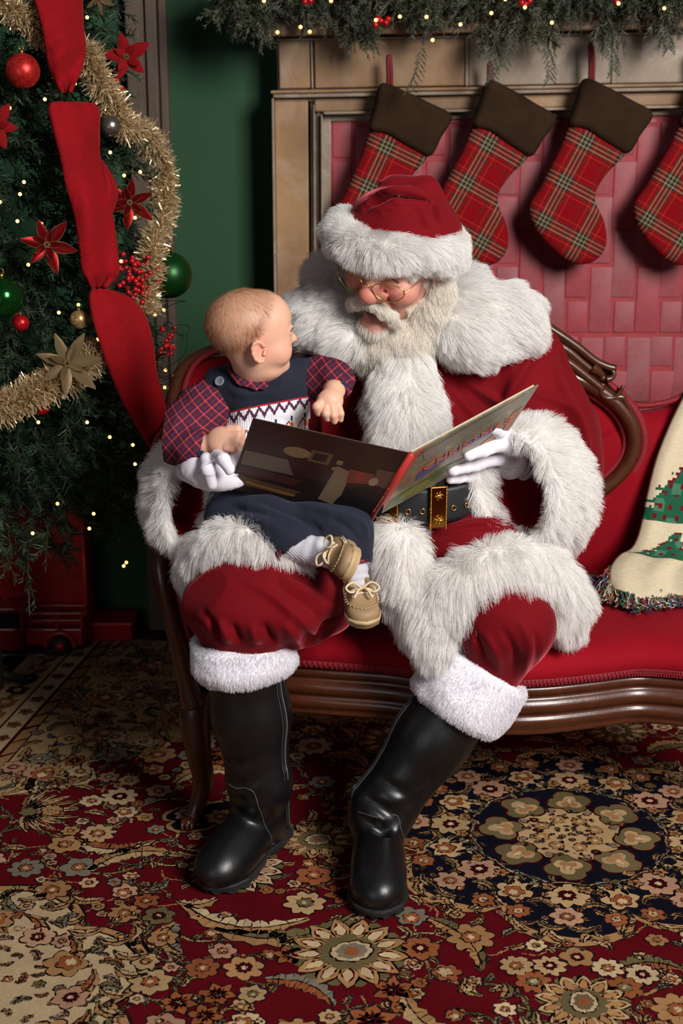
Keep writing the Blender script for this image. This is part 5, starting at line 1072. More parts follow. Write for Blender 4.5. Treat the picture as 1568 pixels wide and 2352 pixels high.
# skirt of the coat over the lap
F.chain([W(960, 1250, 3.10), W(1080, 1270, 3.0), W(1200, 1320, 2.96)], [.14, .115, .095], k=.03)
F.chain([W(860, 1250, 3.10), W(700, 1265, 2.97), W(520, 1290, 2.90)], [.14, .11, .085], k=.03)
coat = None
v, f = F.mesh(); v = relax(v, f, 2, .5); v = folds(v, f, .011, 7, (1, 1, .55), 3); v = relax(v, f, 3)
v = ridges(v, f, [([(1035, 850), (1110, 905), (1190, 935), (1260, 945)], .010, .010), ([(1030, 880), (1090, 960), (1150, 1000)], .010, .011), ([(1050, 870), (1150, 960), (1230, 985), (1300, 975)], -.010, .012), ([(1240, 790), (1200, 850), (1170, 910), (1165, 960)], .012, .012), ([(1265, 800), (1285, 880), (1320, 960), (1350, 1030)], .014, .014), ([(1220, 900), (1290, 930), (1335, 990), (1350, 1050)], .012, .011), ([(1230, 960), (1290, 1000), (1330, 1060)], -.012, .012), ([(1030, 930), (1060, 980), (1080, 1020)], .008, .010),
    ([(1000, 1225), (1080, 1205), (1170, 1195)], .009, .010), ([(985, 1255), (1060, 1228), (1150, 1222)], .008, .009), ([(995, 1240), (1070, 1215), (1160, 1208)], -.008, .008), ([(1010, 1275), (1080, 1245), (1180, 1240)], .007, .009), ([(700, 850), (760, 900), (820, 960)], .010, .012), ([(720, 830), (790, 860), (830, 900)], -.008, .012), ([(800, 960), (820, 990), (840, 1010)], .008, .01)])
coat = mesh_obj('coat', v, f, M['velvet'], man)
# hem and front fur band: soft roll of fur that hugs the coat
def roll(path, rad, name, parent, vox=0.005, flat=None):
    p = spline(path, 36); r_ = np.interp(np.linspace(0, 1, 36), np.linspace(0, 1, len(rad)), rad); lo = p.min(0) - max(rad) - .02; hi = p.max(0) + max(rad) + .02
    F = Field(lo, hi, vox); F.chain(p, r_, k=.012); v, f = F.mesh(); v = relax(v, f, 2, .5); n_ = vnormals(v, f); v = v + n_ * (0.006 * vnoise(v, 22, 4, 2))[:, None]
    return mesh_obj(name, v, f, M['furbase'], parent), v, f
FR = dict(rad=0.00042)
o, v, f = roll([W(926, 835, 3.085), W(928, 925, 3.03), W(935, 990, 2.99), W(938, 1040, 2.975), W(935, 1085, 2.975)], [.070, .070, .072, .068, .05], 'front_fur_band', coat)
fur('front_fur', v, f, 20000, .038, M['fur'], coat, lambda p: np.stack([np.clip((p[:, 0] - W(930, 950, 2.98)[0]) / .05, -1, 1) * .45 + .25 * vnoise(p, 14, 8, 1), np.zeros(len(p)), -np.ones(len(p)) * .8], 1), .35, lambda p: p[:, 1] < 3.03, seed=11, clump=.014, cl=.7)
o, v, f = roll([W(908, 1240, 2.90), W(915, 1280, 2.875), W(945, 1350, 2.85), W(985, 1430, 2.815), W(1000, 1470, 2.80)], [.042, .046, .052, .050, .035], 'front_fur_band', coat)
fur('front_fur', v, f, 15000, .045, M['fur'], coat, lambda p: np.stack([-.3 + 0 * p[:, 0], -.1 + 0 * p[:, 0], -np.ones(len(p))], 1), .35, lambda p: p[:, 1] < 2.93, seed=12, clump=.016, cl=.75)
o, v, f = roll([W(985, 1425, 2.82), W(1050, 1365, 2.82), W(1120, 1325, 2.83), W(1190, 1318, 2.85), W(1250, 1340, 2.87), W(1290, 1385, 2.89), W(1300, 1425, 2.90)], [.045, .06, .062, .06, .056, .048, .03], 'hem_fur_band', coat)
fur('hem_fur', v, f, 26000, .048, M['fur'], coat, lambda p: np.stack([.25 + 0 * p[:, 0], -.2 + 0 * p[:, 0], -np.ones(len(p))], 1), .35, lambda p: p[:, 2] > 0.45, seed=13, clump=.016, cl=.75)
o, v, f = roll([W(446, 1325, 2.86), W(452, 1290, 2.83), W(485, 1256, 2.80), W(540, 1240, 2.775), W(600, 1262, 2.765), W(660, 1290, 2.765), W(700, 1306, 2.775)], [.016, .026, .031, .031, .029, .020, .010], 'hem_fur_band', coat)
fur('hem_fur', v, f, 14000, .04, M['fur'], coat, lambda p: np.stack([-.15 + 0 * p[:, 0], -.3 + 0 * p[:, 0], -np.ones(len(p))], 1), .4, None, seed=14, clump=.015, cl=.7)
# ---------------------------------------------------------------- wide fur cuffs with satin lining
def cuff(name, c, axis, up, s_r, u_r, c2, s_r2, u_r2, seed, count, deep=0.16):
    a = nrm(axis); u = nrm(np.asarray(up) - a * np.dot(up, a)); s = np.cross(u, a); th = np.linspace(0, 2 * np.pi, 60, endpoint=False)
    ring = lambda cc, sr, ur: np.array([cc + s * sr * math.cos(t) + u * ur * math.sin(t) for t in th]); c = np.asarray(c); c2 = np.asarray(c2)
    R = [ring(c + (c2 - c) * .25, s_r * .86, u_r * .9), ring(c, s_r * .88, u_r * .92), ring(c - (c2 - c) * .12, s_r * .98, u_r * 1.0), ring(c, s_r * 1.14, u_r * 1.09)] + [ring(c + (c2 - c) * q, s_r * (1 - q) * 1.16 + s_r2 * q, u_r * (1 - q) * 1.1 + u_r2 * q) for q in (.2, .45, .7, .9, 1.0)] + [ring(c2, s_r2 * .85, u_r2 * .85)]
    v, f = loft_vf(np.array(R)); f = f[:, ::-1]; n_ = vnormals(v, f); 
    if np.mean((n_[180:240] * (v[180:240] - c)).sum(1)) < 0: f = f[:, ::-1]
    o = mesh_obj(name, v, f, M['furbase'], coat)
    fur('cuff_fur', v, f, count, .036, M['fur'], coat, lambda p: np.broadcast_to((c2 - c) / np.linalg.norm(c2 - c) * .55 + np.array([0, 0, -.45]), p.shape), .55, None, seed=seed, clump=.014, cl=.65)
    L = [ring(c + (c2 - c) * .05, s_r * .90, u_r * .93), ring(c + (c2 - c) * .4, s_r * .84, u_r * .86), ring(c + (c2 - c) * .9, s_r * .75, u_r * .75), ring(c + (c2 - c) * 1.6, s_r * .6, u_r * .55)]
    v, f = loft_vf(np.array(L)); v = v + vnormals(v, f) * (0.006 * vnoise(v, 30, 2, 2))[:, None]; mesh_obj('cuff_lining', v, f, M['satin'], coat)
cuff('cuff_band', W(1182, 1122, 2.905), (-.50, -.86, -.08), (-.22, 0, 1), .090, .122, W(1256, 1108, 3.01), .108, .150, 21, 26000)
cuff('cuff_band', W(440, 1150, 2.87), (.30, -.95, -.05), (.12, 0, 1), .062, .112, W(412, 1125, 2.985), .075, .118, 22, 14000)
# ---------------------------------------------------------------- trousers
F = Field((-0.42, 2.55, 0.28), (0.52, 3.4, 0.72), 0.0045)
F.chain([W(800, 1270, 3.18), W(640, 1335, 2.92), W(585, 1368, 2.80)], [.15, .14, .12], k=.03); F.ell(W(602, 1372, 2.80), (.166, .15, .088), k=.03); F.cap(W(690, 1420, 2.80), W(740, 1390, 2.86), .055, .065, k=.04); F.cap(W(556, 1400, 2.80), W(556, 1470, 2.79), .105, .085, k=.03)
F.chain([W(990, 1280, 3.16), W(1110, 1370, 2.94), W(1150, 1415, 2.83)], [.15, .13, .105], k=.03); F.ell(W(1165, 1425, 2.83), (.092, .12, .08), k=.03); F.cap(W(1172, 1440, 2.83), W(1125, 1530, 2.84), .085, .072, k=.03); F.ell(W(900, 1310, 3.2), (.2, .16, .14), k=.04)
v, f = F.mesh(); v = relax(v, f, 2, .5); v = folds(v, f, .009, 8, (1, 1, .45), 8); v = relax(v, f, 3)
# gathered into the boot tops
v = ridges(v, f, [([(560, 1330), (640, 1380), (720, 1450), (750, 1480)], .008, .010), ([(640, 1330), (700, 1360), (770, 1400)], .010, .011), ([(620, 1340), (690, 1385), (760, 1440)], -.007, .010), ([(460, 1400), (490, 1440), (500, 1475)], -.012, .010), ([(530, 1430), (545, 1460), (550, 1480)], -.010, .009), ([(600, 1430), (620, 1462), (630, 1482)], -.010, .009), ([(650, 1430), (680, 1465), (690, 1490)], .010, .010), ([(500, 1420), (520, 1455), (524, 1478)], .009, .009), ([(575, 1430), (585, 1460), (590, 1480)], .008, .009), ([(700, 1480), (740, 1440), (790, 1410)], -.010, .009),
    ([(1190, 1420), (1215, 1480), (1200, 1560)], .008, .009), ([(1150, 1440), (1180, 1500), (1180, 1560)], -.007, .009), ([(1110, 1450), (1140, 1500), (1150, 1550)], .007, .009), ([(1230, 1440), (1235, 1500), (1215, 1560)], -.007, .008), ([(1080, 1440), (1100, 1480), (1120, 1530)], -.006, .008)])
trou = mesh_obj('trousers', v, f, M['velvet'], man)
# ---------------------------------------------------------------- boots
t = NT('black_leather'); n1 = t.noise(7, 3); t.set(Base_Color=srgb(14, 14, 15), Roughness=t.math('MULTIPLY_ADD', n1, 0.2, 0.26), Specular_IOR_Level=0.55); b0 = t.bump(t.noise(9, 3, 0.5, None, 0.8), 0.008, 0.3); t.bump(t.noise(700, 2), 0.0003, 0.4, b0); M['leather'] = t.m
M['solerub'] = vary('black_rubber_sole', srgb(20, 20, 21), srgb(34, 34, 36), 40, 0.6, 0.001, 200); M['stitch'] = plain('grey_stitching', srgb(70, 70, 74), 0.6); M['piping'] = plain('grey_leather_edge', srgb(92, 92, 96), 0.4)
def boot(heel, toe, top, topr, ank, zipside, label):
    """heel/toe on the floor (x, y), top = centre of the shaft's upper end"""
    heel = np.array([*heel, 0.0]); toe = np.array([*toe, 0.0]); d = nrm(toe - heel); L = np.linalg.norm(toe - heel); s = np.array([-d[1], d[0], 0]); B = np.stack([d, s, [0, 0, 1]], 1); z = np.array([0, 0, 1.0])
    lo = np.minimum(np.minimum(heel, toe), top) - .13; hi = np.maximum(np.maximum(heel, toe), top) + .13; lo[2] = 0.012; hi[2] = top[2] + .03
    b = tag(empty('boot', heel, man), label); F = Field(lo, hi, 0.0032); P = lambda x, y, zz: heel + d * (x * L) + s * y + z * zz
    F.ell(P(.84, 0, .048), (.070, .058, .050), B, k=.02); F.ell(P(.62, 0, .058), (.09, .054, .055), B, k=.03); F.ell(P(.13, 0, .055), (.045, .038, .05), B, k=.03); F.cap(P(.3, 0, .07), P(.66, 0, .06), .047, .043, k=.03); F.cap(P(.32, 0, .10), P(.6, 0, .075), .045, .035, k=.03)
    ank = np.asarray(ank); F.chain([P(.16, 0, .06), P(.24, 0, .11), ank, ank * .5 + top * .5, top], [.048, .058, .066, .080, topr], k=.03)
    # creases at the ankle
    for q, rr in ((.10, .012), (-.02, .010), (.24, .008)):
        c = ank + (top - ank) * q; a0 = c + d * .07 + s * .05 + z * .015; a1 = c + d * .085 - z * .012; a2 = c + d * .06 - s * .055 + z * .012; F.chain([a0, a1, a2], [rr * .6, rr, rr * .5], k=.016, op='s')
    F.plane((0, 0, 0.024), (0, 0, -1)); F.plane(top, nrm(top - ank))
    o, v, f = skin_obj('boot_leather', F, M['leather'], b, 2)
    # lugged sole: outline of the foot
    th = np.linspace(0, 2 * np.pi, 72, endpoint=False); out = []
    for t_ in th:
        x = .5 + .56 * math.cos(t_); w = np.interp(x, [-.06, .02, .18, .4, .62, .82, .97, 1.06], [.020, .040, .046, .042, .056, .062, .048, .014]); out.append(heel + d * (x * L) + s * (w * np.sign(math.sin(t_)) * min(1, abs(math.sin(t_)) * 3) ** .5))
    out = np.array(out); cen = out.mean(0); mb = MB(); rings = []
    for zz, sc in ((.0075, .985), (.010, 1.0), (.019, 1.0), (.021, 1.03), (.028, 1.035), (.031, 1.0), (.031, .8)):
        lift = np.where((((np.arange(72) // 2) % 2) == 0) & (zz < .015), .006, 0); arch = np.clip(1 - abs(((out - heel) @ d / L) - .36) / .1, 0, 1) * (.012 if zz < .015 else 0)
        rings.append(cen + (out - cen) * sc + z * zz + np.outer(lift + arch, z))
    v2, f2 = loft_vf(np.array(rings), cap=True); mesh_obj('sole', v2, f2, M['solerub'], b, False)
    hb = heel + d * .04 * 1.0; v3, f3 = box_vf(heel + d * (L * .09) + z * .016, (.042, .038, .012), B, .008); mesh_obj('heel_block', v3, f3, M['solerub'], b, False)
    # zipper with piping up the side, stitched seams: laid on the leather
    bv = BVHTree.FromPolygons(v.tolist(), f.tolist())
    def on(pts, off=.0012):
        out = []
        for p in pts: 
            q, n_, _, _ = bv.find_nearest(Vector(p)); out.append(np.array(q) + np.array(n_) * off)
        return np.array(out)
    zs = np.linspace(0, 1, 40); line = np.array([(P(.10, 0, .05) * (1 - q) + (P(.18, 0, .10)) * q) for q in zs[:10]] + [ank * (1 - q) + top * q for q in zs[2:]]); side = s * zipside
    for dd, r_, m_ in ((0.0, .0016, M['solerub']), (.008, .0010, M['stitch']), (-.008, .0018, M['piping'])):
        p = on(line + side * .10 + d * (dd + .01)); p = spline(p[::3], 60); v4, f4 = tube_vf(p, r_, 6); mesh_obj('zip_seam' if dd == 0 else 'seam_piping', v4, f4, m_, b)
    # vamp seam over the instep
    q0 = [ank + d * .05 - s * .06 + z * .01, ank + d * .075 - s * .028 + z * .012, ank + d * .078 + s * .028 + z * .012, P(.46, .05, .09), P(.40, .06, .05), P(.32, .06, .03)]; p = on(spline(q0, 50), .0008); v4, f4 = tube_vf(p, .0013, 6); mesh_obj('stitched_seam', v4, f4, M['stitch'], b)
    return b, B
b1h, b1t = G(634, 1925), G(488, 2054); b1top = W(556, 1478, 2.79)
boot1, _ = boot(b1h, b1t, b1top, .086, W(596, 1795, 2.80), 1, 'black leather boot standing nearest the sofa leg')
b2h, b2t = G(868, 1935), G(868, 2112); b2top = W(1102, 1538, 2.85)
boot2, _ = boot(b2h, b2t, b2top, .092, W(882, 1850, 2.79), -1, 'black leather boot set forward, leaning beneath the man\'s bent leg')
# plush boot cuffs
def bootcuff(top, axis, r_, hgt, parent, seed, up=.02, count=9000, bulge=.018):
    a = nrm(axis); e = nrm(np.cross(a, (0, 1, .01))); g = np.cross(a, e); th = np.linspace(0, 2 * np.pi, 72, endpoint=False)
    ring = lambda h, rr: np.array([top + a * h + (e * math.cos(t) + g * math.sin(t)) * (rr + .004 * math.sin(3 * t + h * 30)) for t in th])
    hs = [(-hgt, r_ - .004), (-hgt - .004, r_ + .008), (-hgt + .012, r_ + bulge), (-hgt * .6, r_ + bulge + .003), (-hgt * .25, r_ + bulge), (up - .01, r_ + bulge - .002), (up, r_ + .008), (up - .006, r_ - .006), (up - .03, r_ - .012)]
    v, f = loft_vf(np.array([ring(h, rr) for h, rr in hs])); n_ = vnormals(v, f)
    if ((v - v.mean(0)) * n_).sum() < 0: f = f[:, ::-1]; n_ = -n_
    v = v + n_ * (.004 * vnoise(v, 28, seed, 2))[:, None]; mesh_obj('plush_cuff', v, f, M['plushbase'], parent)
    fur('cuff_plush', v, f, int(count * 1.6), .010, M['plush'], parent, -a, .7, lambda p: p[:, 1] < top[1] + .06, rad=.0004, clump=.012, cl=.25, seed=seed, var=.5)
    # overlap seam of the cuff
    q = top + e * (r_ + bulge + .004) * .75 - g * 0
bootcuff(b1top, nrm(b1top - W(570, 1620, 2.79)), .088, .060, boot1, 31, .018, 11000)
bootcuff(b2top, nrm(b2top - W(1028, 1655, 2.83)), .092, .108, boot2, 32, .016, 13000)
# ---------------------------------------------------------------- belt
M['beltblack'] = vary('black_belt_leather', srgb(20, 21, 24), srgb(28, 30, 34), 60, 0.45, 0.0008, 400)
belt = empty('belt', W(930, 1160, 2.93), man); th = np.linspace(0, 2 * np.pi, 90, endpoint=False); bc = W(930, 1158, 3.17); bz = W(960, 1166, 2.895)[2]
def beltring(h, o): return np.array([[bc[0] + (.236 + o) * math.cos(t), 3.17 + (.262 + o) * math.sin(t), bz + h + .02 * math.cos(t) ** 2 * (1 if math.cos(t) > 0 else .5)] for t in th])
v, f = loft_vf(np.array([beltring(h, o) for h, o in ((-.04, .004), (-.04, .012), (-.03, .014), (.03, .014), (.04, .012), (.04, .004))])); mesh_obj('strap', v, f, M['beltblack'], belt)
def beltpt(u, o=.016):
    x = (u - 784) / FPX * (2.93 * math.cos(PITCH) + (CAM_H - bz) * math.sin(PITCH)); c = np.clip((x - bc[0]) / (.236 + o), -1, 1); return np.array([x, 3.17 - (.262 + o) * math.sqrt(1 - c * c), bz + .02 * c * c * (1 if c > 0 else .5)]), nrm([c / .236, -math.sqrt(1 - c * c) / .262, 0])
for u in (935, 968, 1040, 1072):
    p, n_ = beltpt(u); e = nrm(np.cross(n_, (0, 0, 1))); a = np.linspace(0, 2 * np.pi, 18, endpoint=False); v, f = tube_vf([p + [0, 0, -.008] + e * .0055 * math.cos(t) + np.array([0, 0, 1]) * .0055 * math.sin(t) for t in a], .0016, 6, closed=True); mesh_obj('grommet', v, f, M['brass'], belt)
def buckle(u, hw, hh, name):
    p, n_ = beltpt(u, .02); e = nrm(np.cross((0, 0, 1), n_)); Bz = np.stack([e, n_, [0, 0, 1]], 1); ee = empty('unused') if False else None
    v, f = box_vf(p, (hw, .004, hh), Bz, .003); bk = mesh_obj(name, v, f, plain('polished_gold', srgb(150, 100, 36), .18, Metallic=1.0) if 'pg' not in M else M['pg'], belt, False); M['pg'] = bk.data.materials[0]
    for sx in (-1, 1):      # beaded borders
        mb = MB()
        for q in np.linspace(-hh, hh, 26): a, b = ball_vf(p + e * sx * (hw - .002) + n_ * .005 + np.array([0, 0, q]), .0019, 6, 4); mb.add(a, b)
        mb.build('beaded_edge', M['gold'], bk)
    for sz in (-1, 1):      # filigree leaves
        mb = MB(); c = p + n_ * .006 + np.array([0, 0, sz * hh * .62])
        for k in range(7):
            a0 = (k - 3) * .45 + (np.pi / 2 if sz < 0 else -np.pi / 2); tip = c + (e * math.cos(a0) + np.array([0, 0, 1]) * math.sin(a0)) * (.014 - .0012 * abs(k - 3)); a, b = tube_vf(spline([c, (c + tip) / 2 + e * .003 * (-1) ** k, tip], 6), np.linspace(.0022, .0008, 6), 5); mb.add(a, b)
        for k in range(5): a0 = k * 1.256; a, b = ball_vf(c + e * .006 * math.cos(a0) + np.array([0, 0, .006 * math.sin(a0)]), .0024, 6, 4); mb.add(a, b)
        mb.build('filigree', M['gold'], bk)
buckle(1003, .019, .046, 'belt_keeper'); buckle(888, .024, .05, 'buckle')
# ---------------------------------------------------------------- head
HC = W(917, 581, 3.045); HB = basis((-.48, -.82, -.33), (.27, 0, 1)); HS = 1.2
def hl(x, y, z): return HC + HB @ (np.array([x, y, z]) * HS)
def to_h(v): return ((v - HC) @ HB) / HS
F = Field(HC - [.17, .17, .26], HC + [.17, .2, .16], 0.0017)
E = lambda c, r_, k=.01, op='u': F.ell(hl(*c), np.asarray(r_) * HS, HB, k, op)
E((-.01, 0, .018), (.095, .078, .078)); E((.022, 0, -.045), (.068, .062, .075), .03)
F.cap(hl(.078, -.034, .03), hl(.078, .034, .03), .012, k=.02)
for s in (-1, 1):
    E((.094, s * .031, .006), (.020, .020, .013), .014, 's'); E((.072, s * .031, .004), (.016, .017, .013), .006); E((.066, s * .043, -.030), (.028, .027, .026), .018); E((.072, s * .030, -.012), (.018, .020, .007), .008)
    E((.097, s * .0165, -.036), (.013, .010, .010), .006); E((-.005, s * .079, -.008), (.022, .010, .034), .008)
    F.chain([hl(.085, s * .018, -.03), hl(.083, s * .034, -.05), hl(.075, s * .043, -.075)], [.004, .004, .003], k=.008, op='s')
    for q in range(3): F.chain([hl(.070, s * .053, .006 - q * .006), hl(.058, s * .066, .012 - q * .011)], [.0016, .001], k=.004, op='s')
F.cap(hl(.086, 0, .016), hl(.108, 0, -.022), .010 * HS, .014 * HS, k=.012); E((.113, 0, -.030), (.0170, .0180, .0155), .010)
E((.100, .0085, -.046), (.006, .005, .005), .004, 's'); E((.100, -.0085, -.046), (.006, .005, .005), .004, 's')
E((.088, 0, -.062), (.016, .030, .012), .012); E((.096, 0, -.0715), (.024, .024, .0066), .004, 's'); F.chain([hl(.086, -.02, -.079), hl(.092, 0, -.081), hl(.086, .02, -.079)], [.005, .0075, .005], k=.006); E((.083, 0, -.105), (.022, .026, .020), .015)
F.cap(hl(-.02, 0, -.08), hl(-.06, 0, -.19), .062 * HS, .07 * HS, k=.03)
def headcol(v):
    l = to_h(v); c = np.tile(srgb(206, 150, 130), (len(v), 1)).astype(float)
    def blend(w, rgb): 
        w = np.clip(w, 0, 1)[:, None]; c[:] = c * (1 - w) + np.array(rgb) * w
    g = lambda p, s_: np.exp(-(((l - np.array(p)) / np.array(s_)) ** 2).sum(1))
    blend(g((.112, 0, -.03), (.03, .022, .022)), srgb(200, 108, 94))
    for s in (-1, 1): blend(.75 * g((.08, s * .045, -.032), (.04, .026, .024)), srgb(204, 112, 98)); blend(.6 * g((.08, s * .032, .012), (.03, .02, .008)), srgb(150, 92, 84))
    blend(1.2 * g((.09, 0, -.081), (.02, .022, .008)), srgb(160, 84, 84)); blend(2.2 * g((.085, 0, -.0715), (.03, .024, .0058)), srgb(34, 12, 12)); blend(.6 * g((.085, 0, -.1), (.03, .03, .02)), srgb(205, 125, 108))  # shade of the open mouth is painted into the skin colour
    c *= (1 + .07 * vnoise(v, 160, 3, 2) + .08 * vnoise(v, 45, 9, 2))[:, None]; return np.clip(c, 0, 1)
t = NT('weathered_skin'); a_ = t.n('ShaderNodeVertexColor', layer_name='Col').outputs[0]; t.set(Base_Color=a_, Roughness=0.45, Subsurface_Weight=0.12, Subsurface_Scale=0.01, Subsurface_Radius=(1, .35, .2)); t.bump(t.noise(420, 4, .7), 0.0012, 0.55); M['skin'] = t.m
body, hv, hf = skin_obj('body', F, M['skin'], man, 1, headcol)
# beard: full mass of hair from the cheeks down, strands combed downwards
F = Field(HC - [.19, .20, .32], HC + [.19, .15, .06], 0.0035)
for s in (-1, 1): F.chain([hl(-.018, s * .082, -.004), hl(-.008, s * .083, -.045), hl(.012, s * .074, -.09), hl(.03, s * .052, -.132)], [.013, .018, .026, .040], k=.02)
F.ell(hl(.030, 0, -.155), (.072, .095, .055), HB, k=.03); F.ell(hl(.03, 0, -.195), (.055, .078, .055), HB, k=.03); F.chain([hl(.058, -.03, -.134), hl(.060, 0, -.142), hl(.058, .03, -.134)], [.022, .022, .022], k=.02)
v, f = F.mesh(); v = relax(v, f, 2, .5); v = v + vnormals(v, f) * (.005 * vnoise(v, 35, 6, 2))[:, None]; beard = mesh_obj('beard', v, f, vary('beard_mass', srgb(205, 192, 174), srgb(225, 214, 200), 60, .9, .004, 140), man)
fur('beard_hair', v, f, 26000, .03, M['beard'], beard, lambda p: np.stack([.5 * (p[:, 0] - HC[0]) / .1, -.35 + 0 * p[:, 0], -np.ones(len(p))], 1), .32, lambda p: p[:, 1] < HC[1] + .04, rad=.00034, seed=41, clump=.009, cl=.5, curl=.3)
# short stubble on chin and cheeks, moustache
l = to_h(hv); hn = vnormals(hv, hf); lc = to_h(hv[hf].mean(1))
cheek = (lc[:, 0] > .0) & (lc[:, 2] < -.05) & (np.abs(lc[:, 1]) > .052) & (lc[:, 2] < -.062) | (lc[:, 2] < -.098) & (lc[:, 0] > .02) | (np.abs(lc[:, 1]) > .066) & (lc[:, 2] < -.01) & (lc[:, 0] > -.01) & (lc[:, 0] < .03) & (np.abs(lc[:, 1]) < .076)
def fmask(m): tri = np.concatenate([m, m]); return tri
fur('cheek_beard', hv, hf, 7000, .016, M['beard'], beard, (-.2, -.3, -1), .35, fmask(cheek), rad=.0003, seed=42, clump=.006, cl=.5)
F = Field(HC - [.16, .16, .2], HC + [.16, .1, .05], 0.0022)
for s in (-1, 1): F.chain([hl(.108, s * .004, -.050), hl(.104, s * .022, -.056), hl(.092, s * .038, -.068), hl(.080, s * .047, -.088)], [.009, .0105, .0095, .005], k=.008)
v, f = F.mesh(); mous = mesh_obj('moustache', relax(v, f, 1), f, M['beard'], man)
yl = HB[:, 1]
fur('moustache_hair', v, f, 7500, .015, M['beard'], mous, lambda p: np.sign(to_h(p)[:, 1])[:, None] * yl * .55 - HB[:, 2] * .9, .3, None, rad=.0003, seed=43, clump=.006, cl=.55)
for s in (-1, 1):
    F = Field(hl(.08, s * .034, .03) - .04, hl(.08, s * .034, .03) + .04, .0022); F.chain([hl(.088, s * .014, .028), hl(.084, s * .034, .034), hl(.070, s * .052, .026)], [.005, .006, .004], k=.004); v, f = F.mesh(); eb = mesh_obj('eyebrow', v, f, M['beard'], man); fur('eyebrow_hair', v, f, 700, .012, M['beard'], eb, s * yl - HB[:, 2] * .3, .35, None, rad=.0003, seed=44)
    lash = [hl(.0885 - 6 * (x * s) ** 2 - (.25 * max(0, x - .01)), s * (.031 + x), -.0015 + .0022 - 22 * x * x) for x in np.linspace(-.012, .013, 12)]; a, b = tube_vf(lash, .0012, 5); mesh_obj('eyelid_line', a, b, plain('lid_crease', srgb(96, 54, 46), .6) if s < 0 else bpy.data.materials['lid_crease'], man)
    a, b = ball_vf((0, 0, 0), .0125 * HS, 18, 12); eye = mesh_obj('eye', a + hl(.0725, s * .031, .002), b, plain('dark_eye', srgb(60, 40, 34), .2) if s < 0 else bpy.data.materials['dark_eye'], man)
# ---------------------------------------------------------------- glasses
gl = tag(empty('eyeglasses', hl(.12, 0, -.008), man), 'small gold wire glasses low on the nose'); M['lens'] = NT('lens_glass').set(Base_Color=(1, 1, 1), Roughness=.02, Transmission_Weight=1.0, IOR=1.015, Specular_IOR_Level=0.3).m
M['wire'] = plain('gold_wire', srgb(205, 165, 80), .25, Metallic=1.0)
for s in (-1, 1):
    a = np.linspace(0, 2 * np.pi, 40, endpoint=False); c = np.array([.116, s * .037, -.010]); rim = [hl(c[0] - abs(.6 * (s * .037 + .027 * math.cos(t)) - 0) * .42 + .008, c[1] + .0275 * math.cos(t), c[2] + .0165 * math.sin(t) + .002 * math.cos(2 * t)) for t in a]
    v, f = tube_vf(rim, .0011, 6, closed=True); rm = mesh_obj('rim', v, f, M['wire'], gl)
    cc = np.mean(rim, 0); nn = nrm(np.cross(rim[10] - cc, rim[0] - cc)); vv_ = [cc + nn * .0006] + [q + nn * .0004 for q in rim] + [cc - nn * .0006] + [q - nn * .0004 for q in rim]; k = 40
    ff = [(0, 1 + i, 1 + (i + 1) % k) for i in range(k)] + [(k + 1, k + 2 + (i + 1) % k, k + 2 + i) for i in range(k)] + [(1 + i, k + 2 + i, k + 2 + (i + 1) % k, 1 + (i + 1) % k) for i in range(k)]; mesh_obj('lens', vv_, ff, M['lens'], rm)
    hinge = rim[0 if s > 0 else 20]; v, f = tube_vf(spline([hinge, hl(.088, s * .071, .0), hl(.03, s * .084, .012), hl(-.015, s * .086, .014)], 20), .0011, 6); mesh_obj('temple_arm', v, f, M['wire'], gl); a_, b_ = ball_vf(hinge, .0026, 8, 6); mesh_obj('hinge', a_, b_, M['wire'], gl)
v, f = tube_vf(spline([hl(.1165, -.0095, -.008), hl(.1235, 0, -.004), hl(.1165, .0095, -.008)], 12), .0012, 6); mesh_obj('nose_bridge', v, f, M['wire'], gl)
# ---------------------------------------------------------------- hat
rt_ = lambda a: np.array([[math.cos(a), 0, -math.sin(a)], [0, 1, 0], [math.sin(a), 0, math.cos(a)]])
hat = empty('hat', hl(0, 0, .1), man); F = Field(HC - [.2, .2, .02], HC + [.2, .22, .27], 0.003)
F.ell(W(922, 535, 3.06), (.126, .128, .098), k=.01); F.ell(W(905, 470, 3.04), (.082, .09, .036), rt_(.12), k=.006); F.chain([W(905, 436, 3.07), W(975, 448, 3.06), W(1020, 500, 3.05)], [.032, .036, .024], k=.012); F.chain([W(840, 478, 2.995), W(905, 452, 2.96), W(985, 462, 2.975)], [.012, .016, .012], k=.006)
v, f = F.mesh(); v = relax(v, f, 2); v = folds(v, f, .004, 14, (1, 1, 1), 4); v = ridges(v, f, [([(830, 486), (862, 462), (910, 452), (960, 456), (990, 468)], -.020, .007), ([(835, 470), (880, 446), (930, 440), (985, 456)], .010, .010), ([(985, 440), (1000, 480), (1010, 515)], -.010, .008), ([(960, 470), (975, 500), (985, 525)], .006, .009)]); mesh_obj('hat_crown', v, f, M['velvet'], hat)
th = np.linspace(0, 2 * np.pi, 80, endpoint=False); bcen = W(910, 546, 3.05); R = []
HB2 = basis((-.30, -.93, -.13), (.18, 0, 1))
for q in np.linspace(0, 2 * np.pi, 14, endpoint=False):
    R.append([bcen + HB2[:, 0] * (.115 + .030 * math.cos(q)) * math.cos(t) + HB2[:, 1] * (.116 + .030 * math.cos(q)) * math.sin(t) + HB2[:, 2] * (.031 * math.sin(q)) for t in th])
R = np.array(R); v, f = grid_vf(R, True, True); n_ = vnormals(v, f)
if ((v - R.mean(0)[None].repeat(14, 0).reshape(-1, 3)) * n_).sum() < 0: f = f[:, ::-1]; n_ = -n_
v = v + n_ * (.006 * vnoise(v, 20, 3, 2))[:, None]; mesh_obj('hat_brim', v, f, M['furbase'], hat)
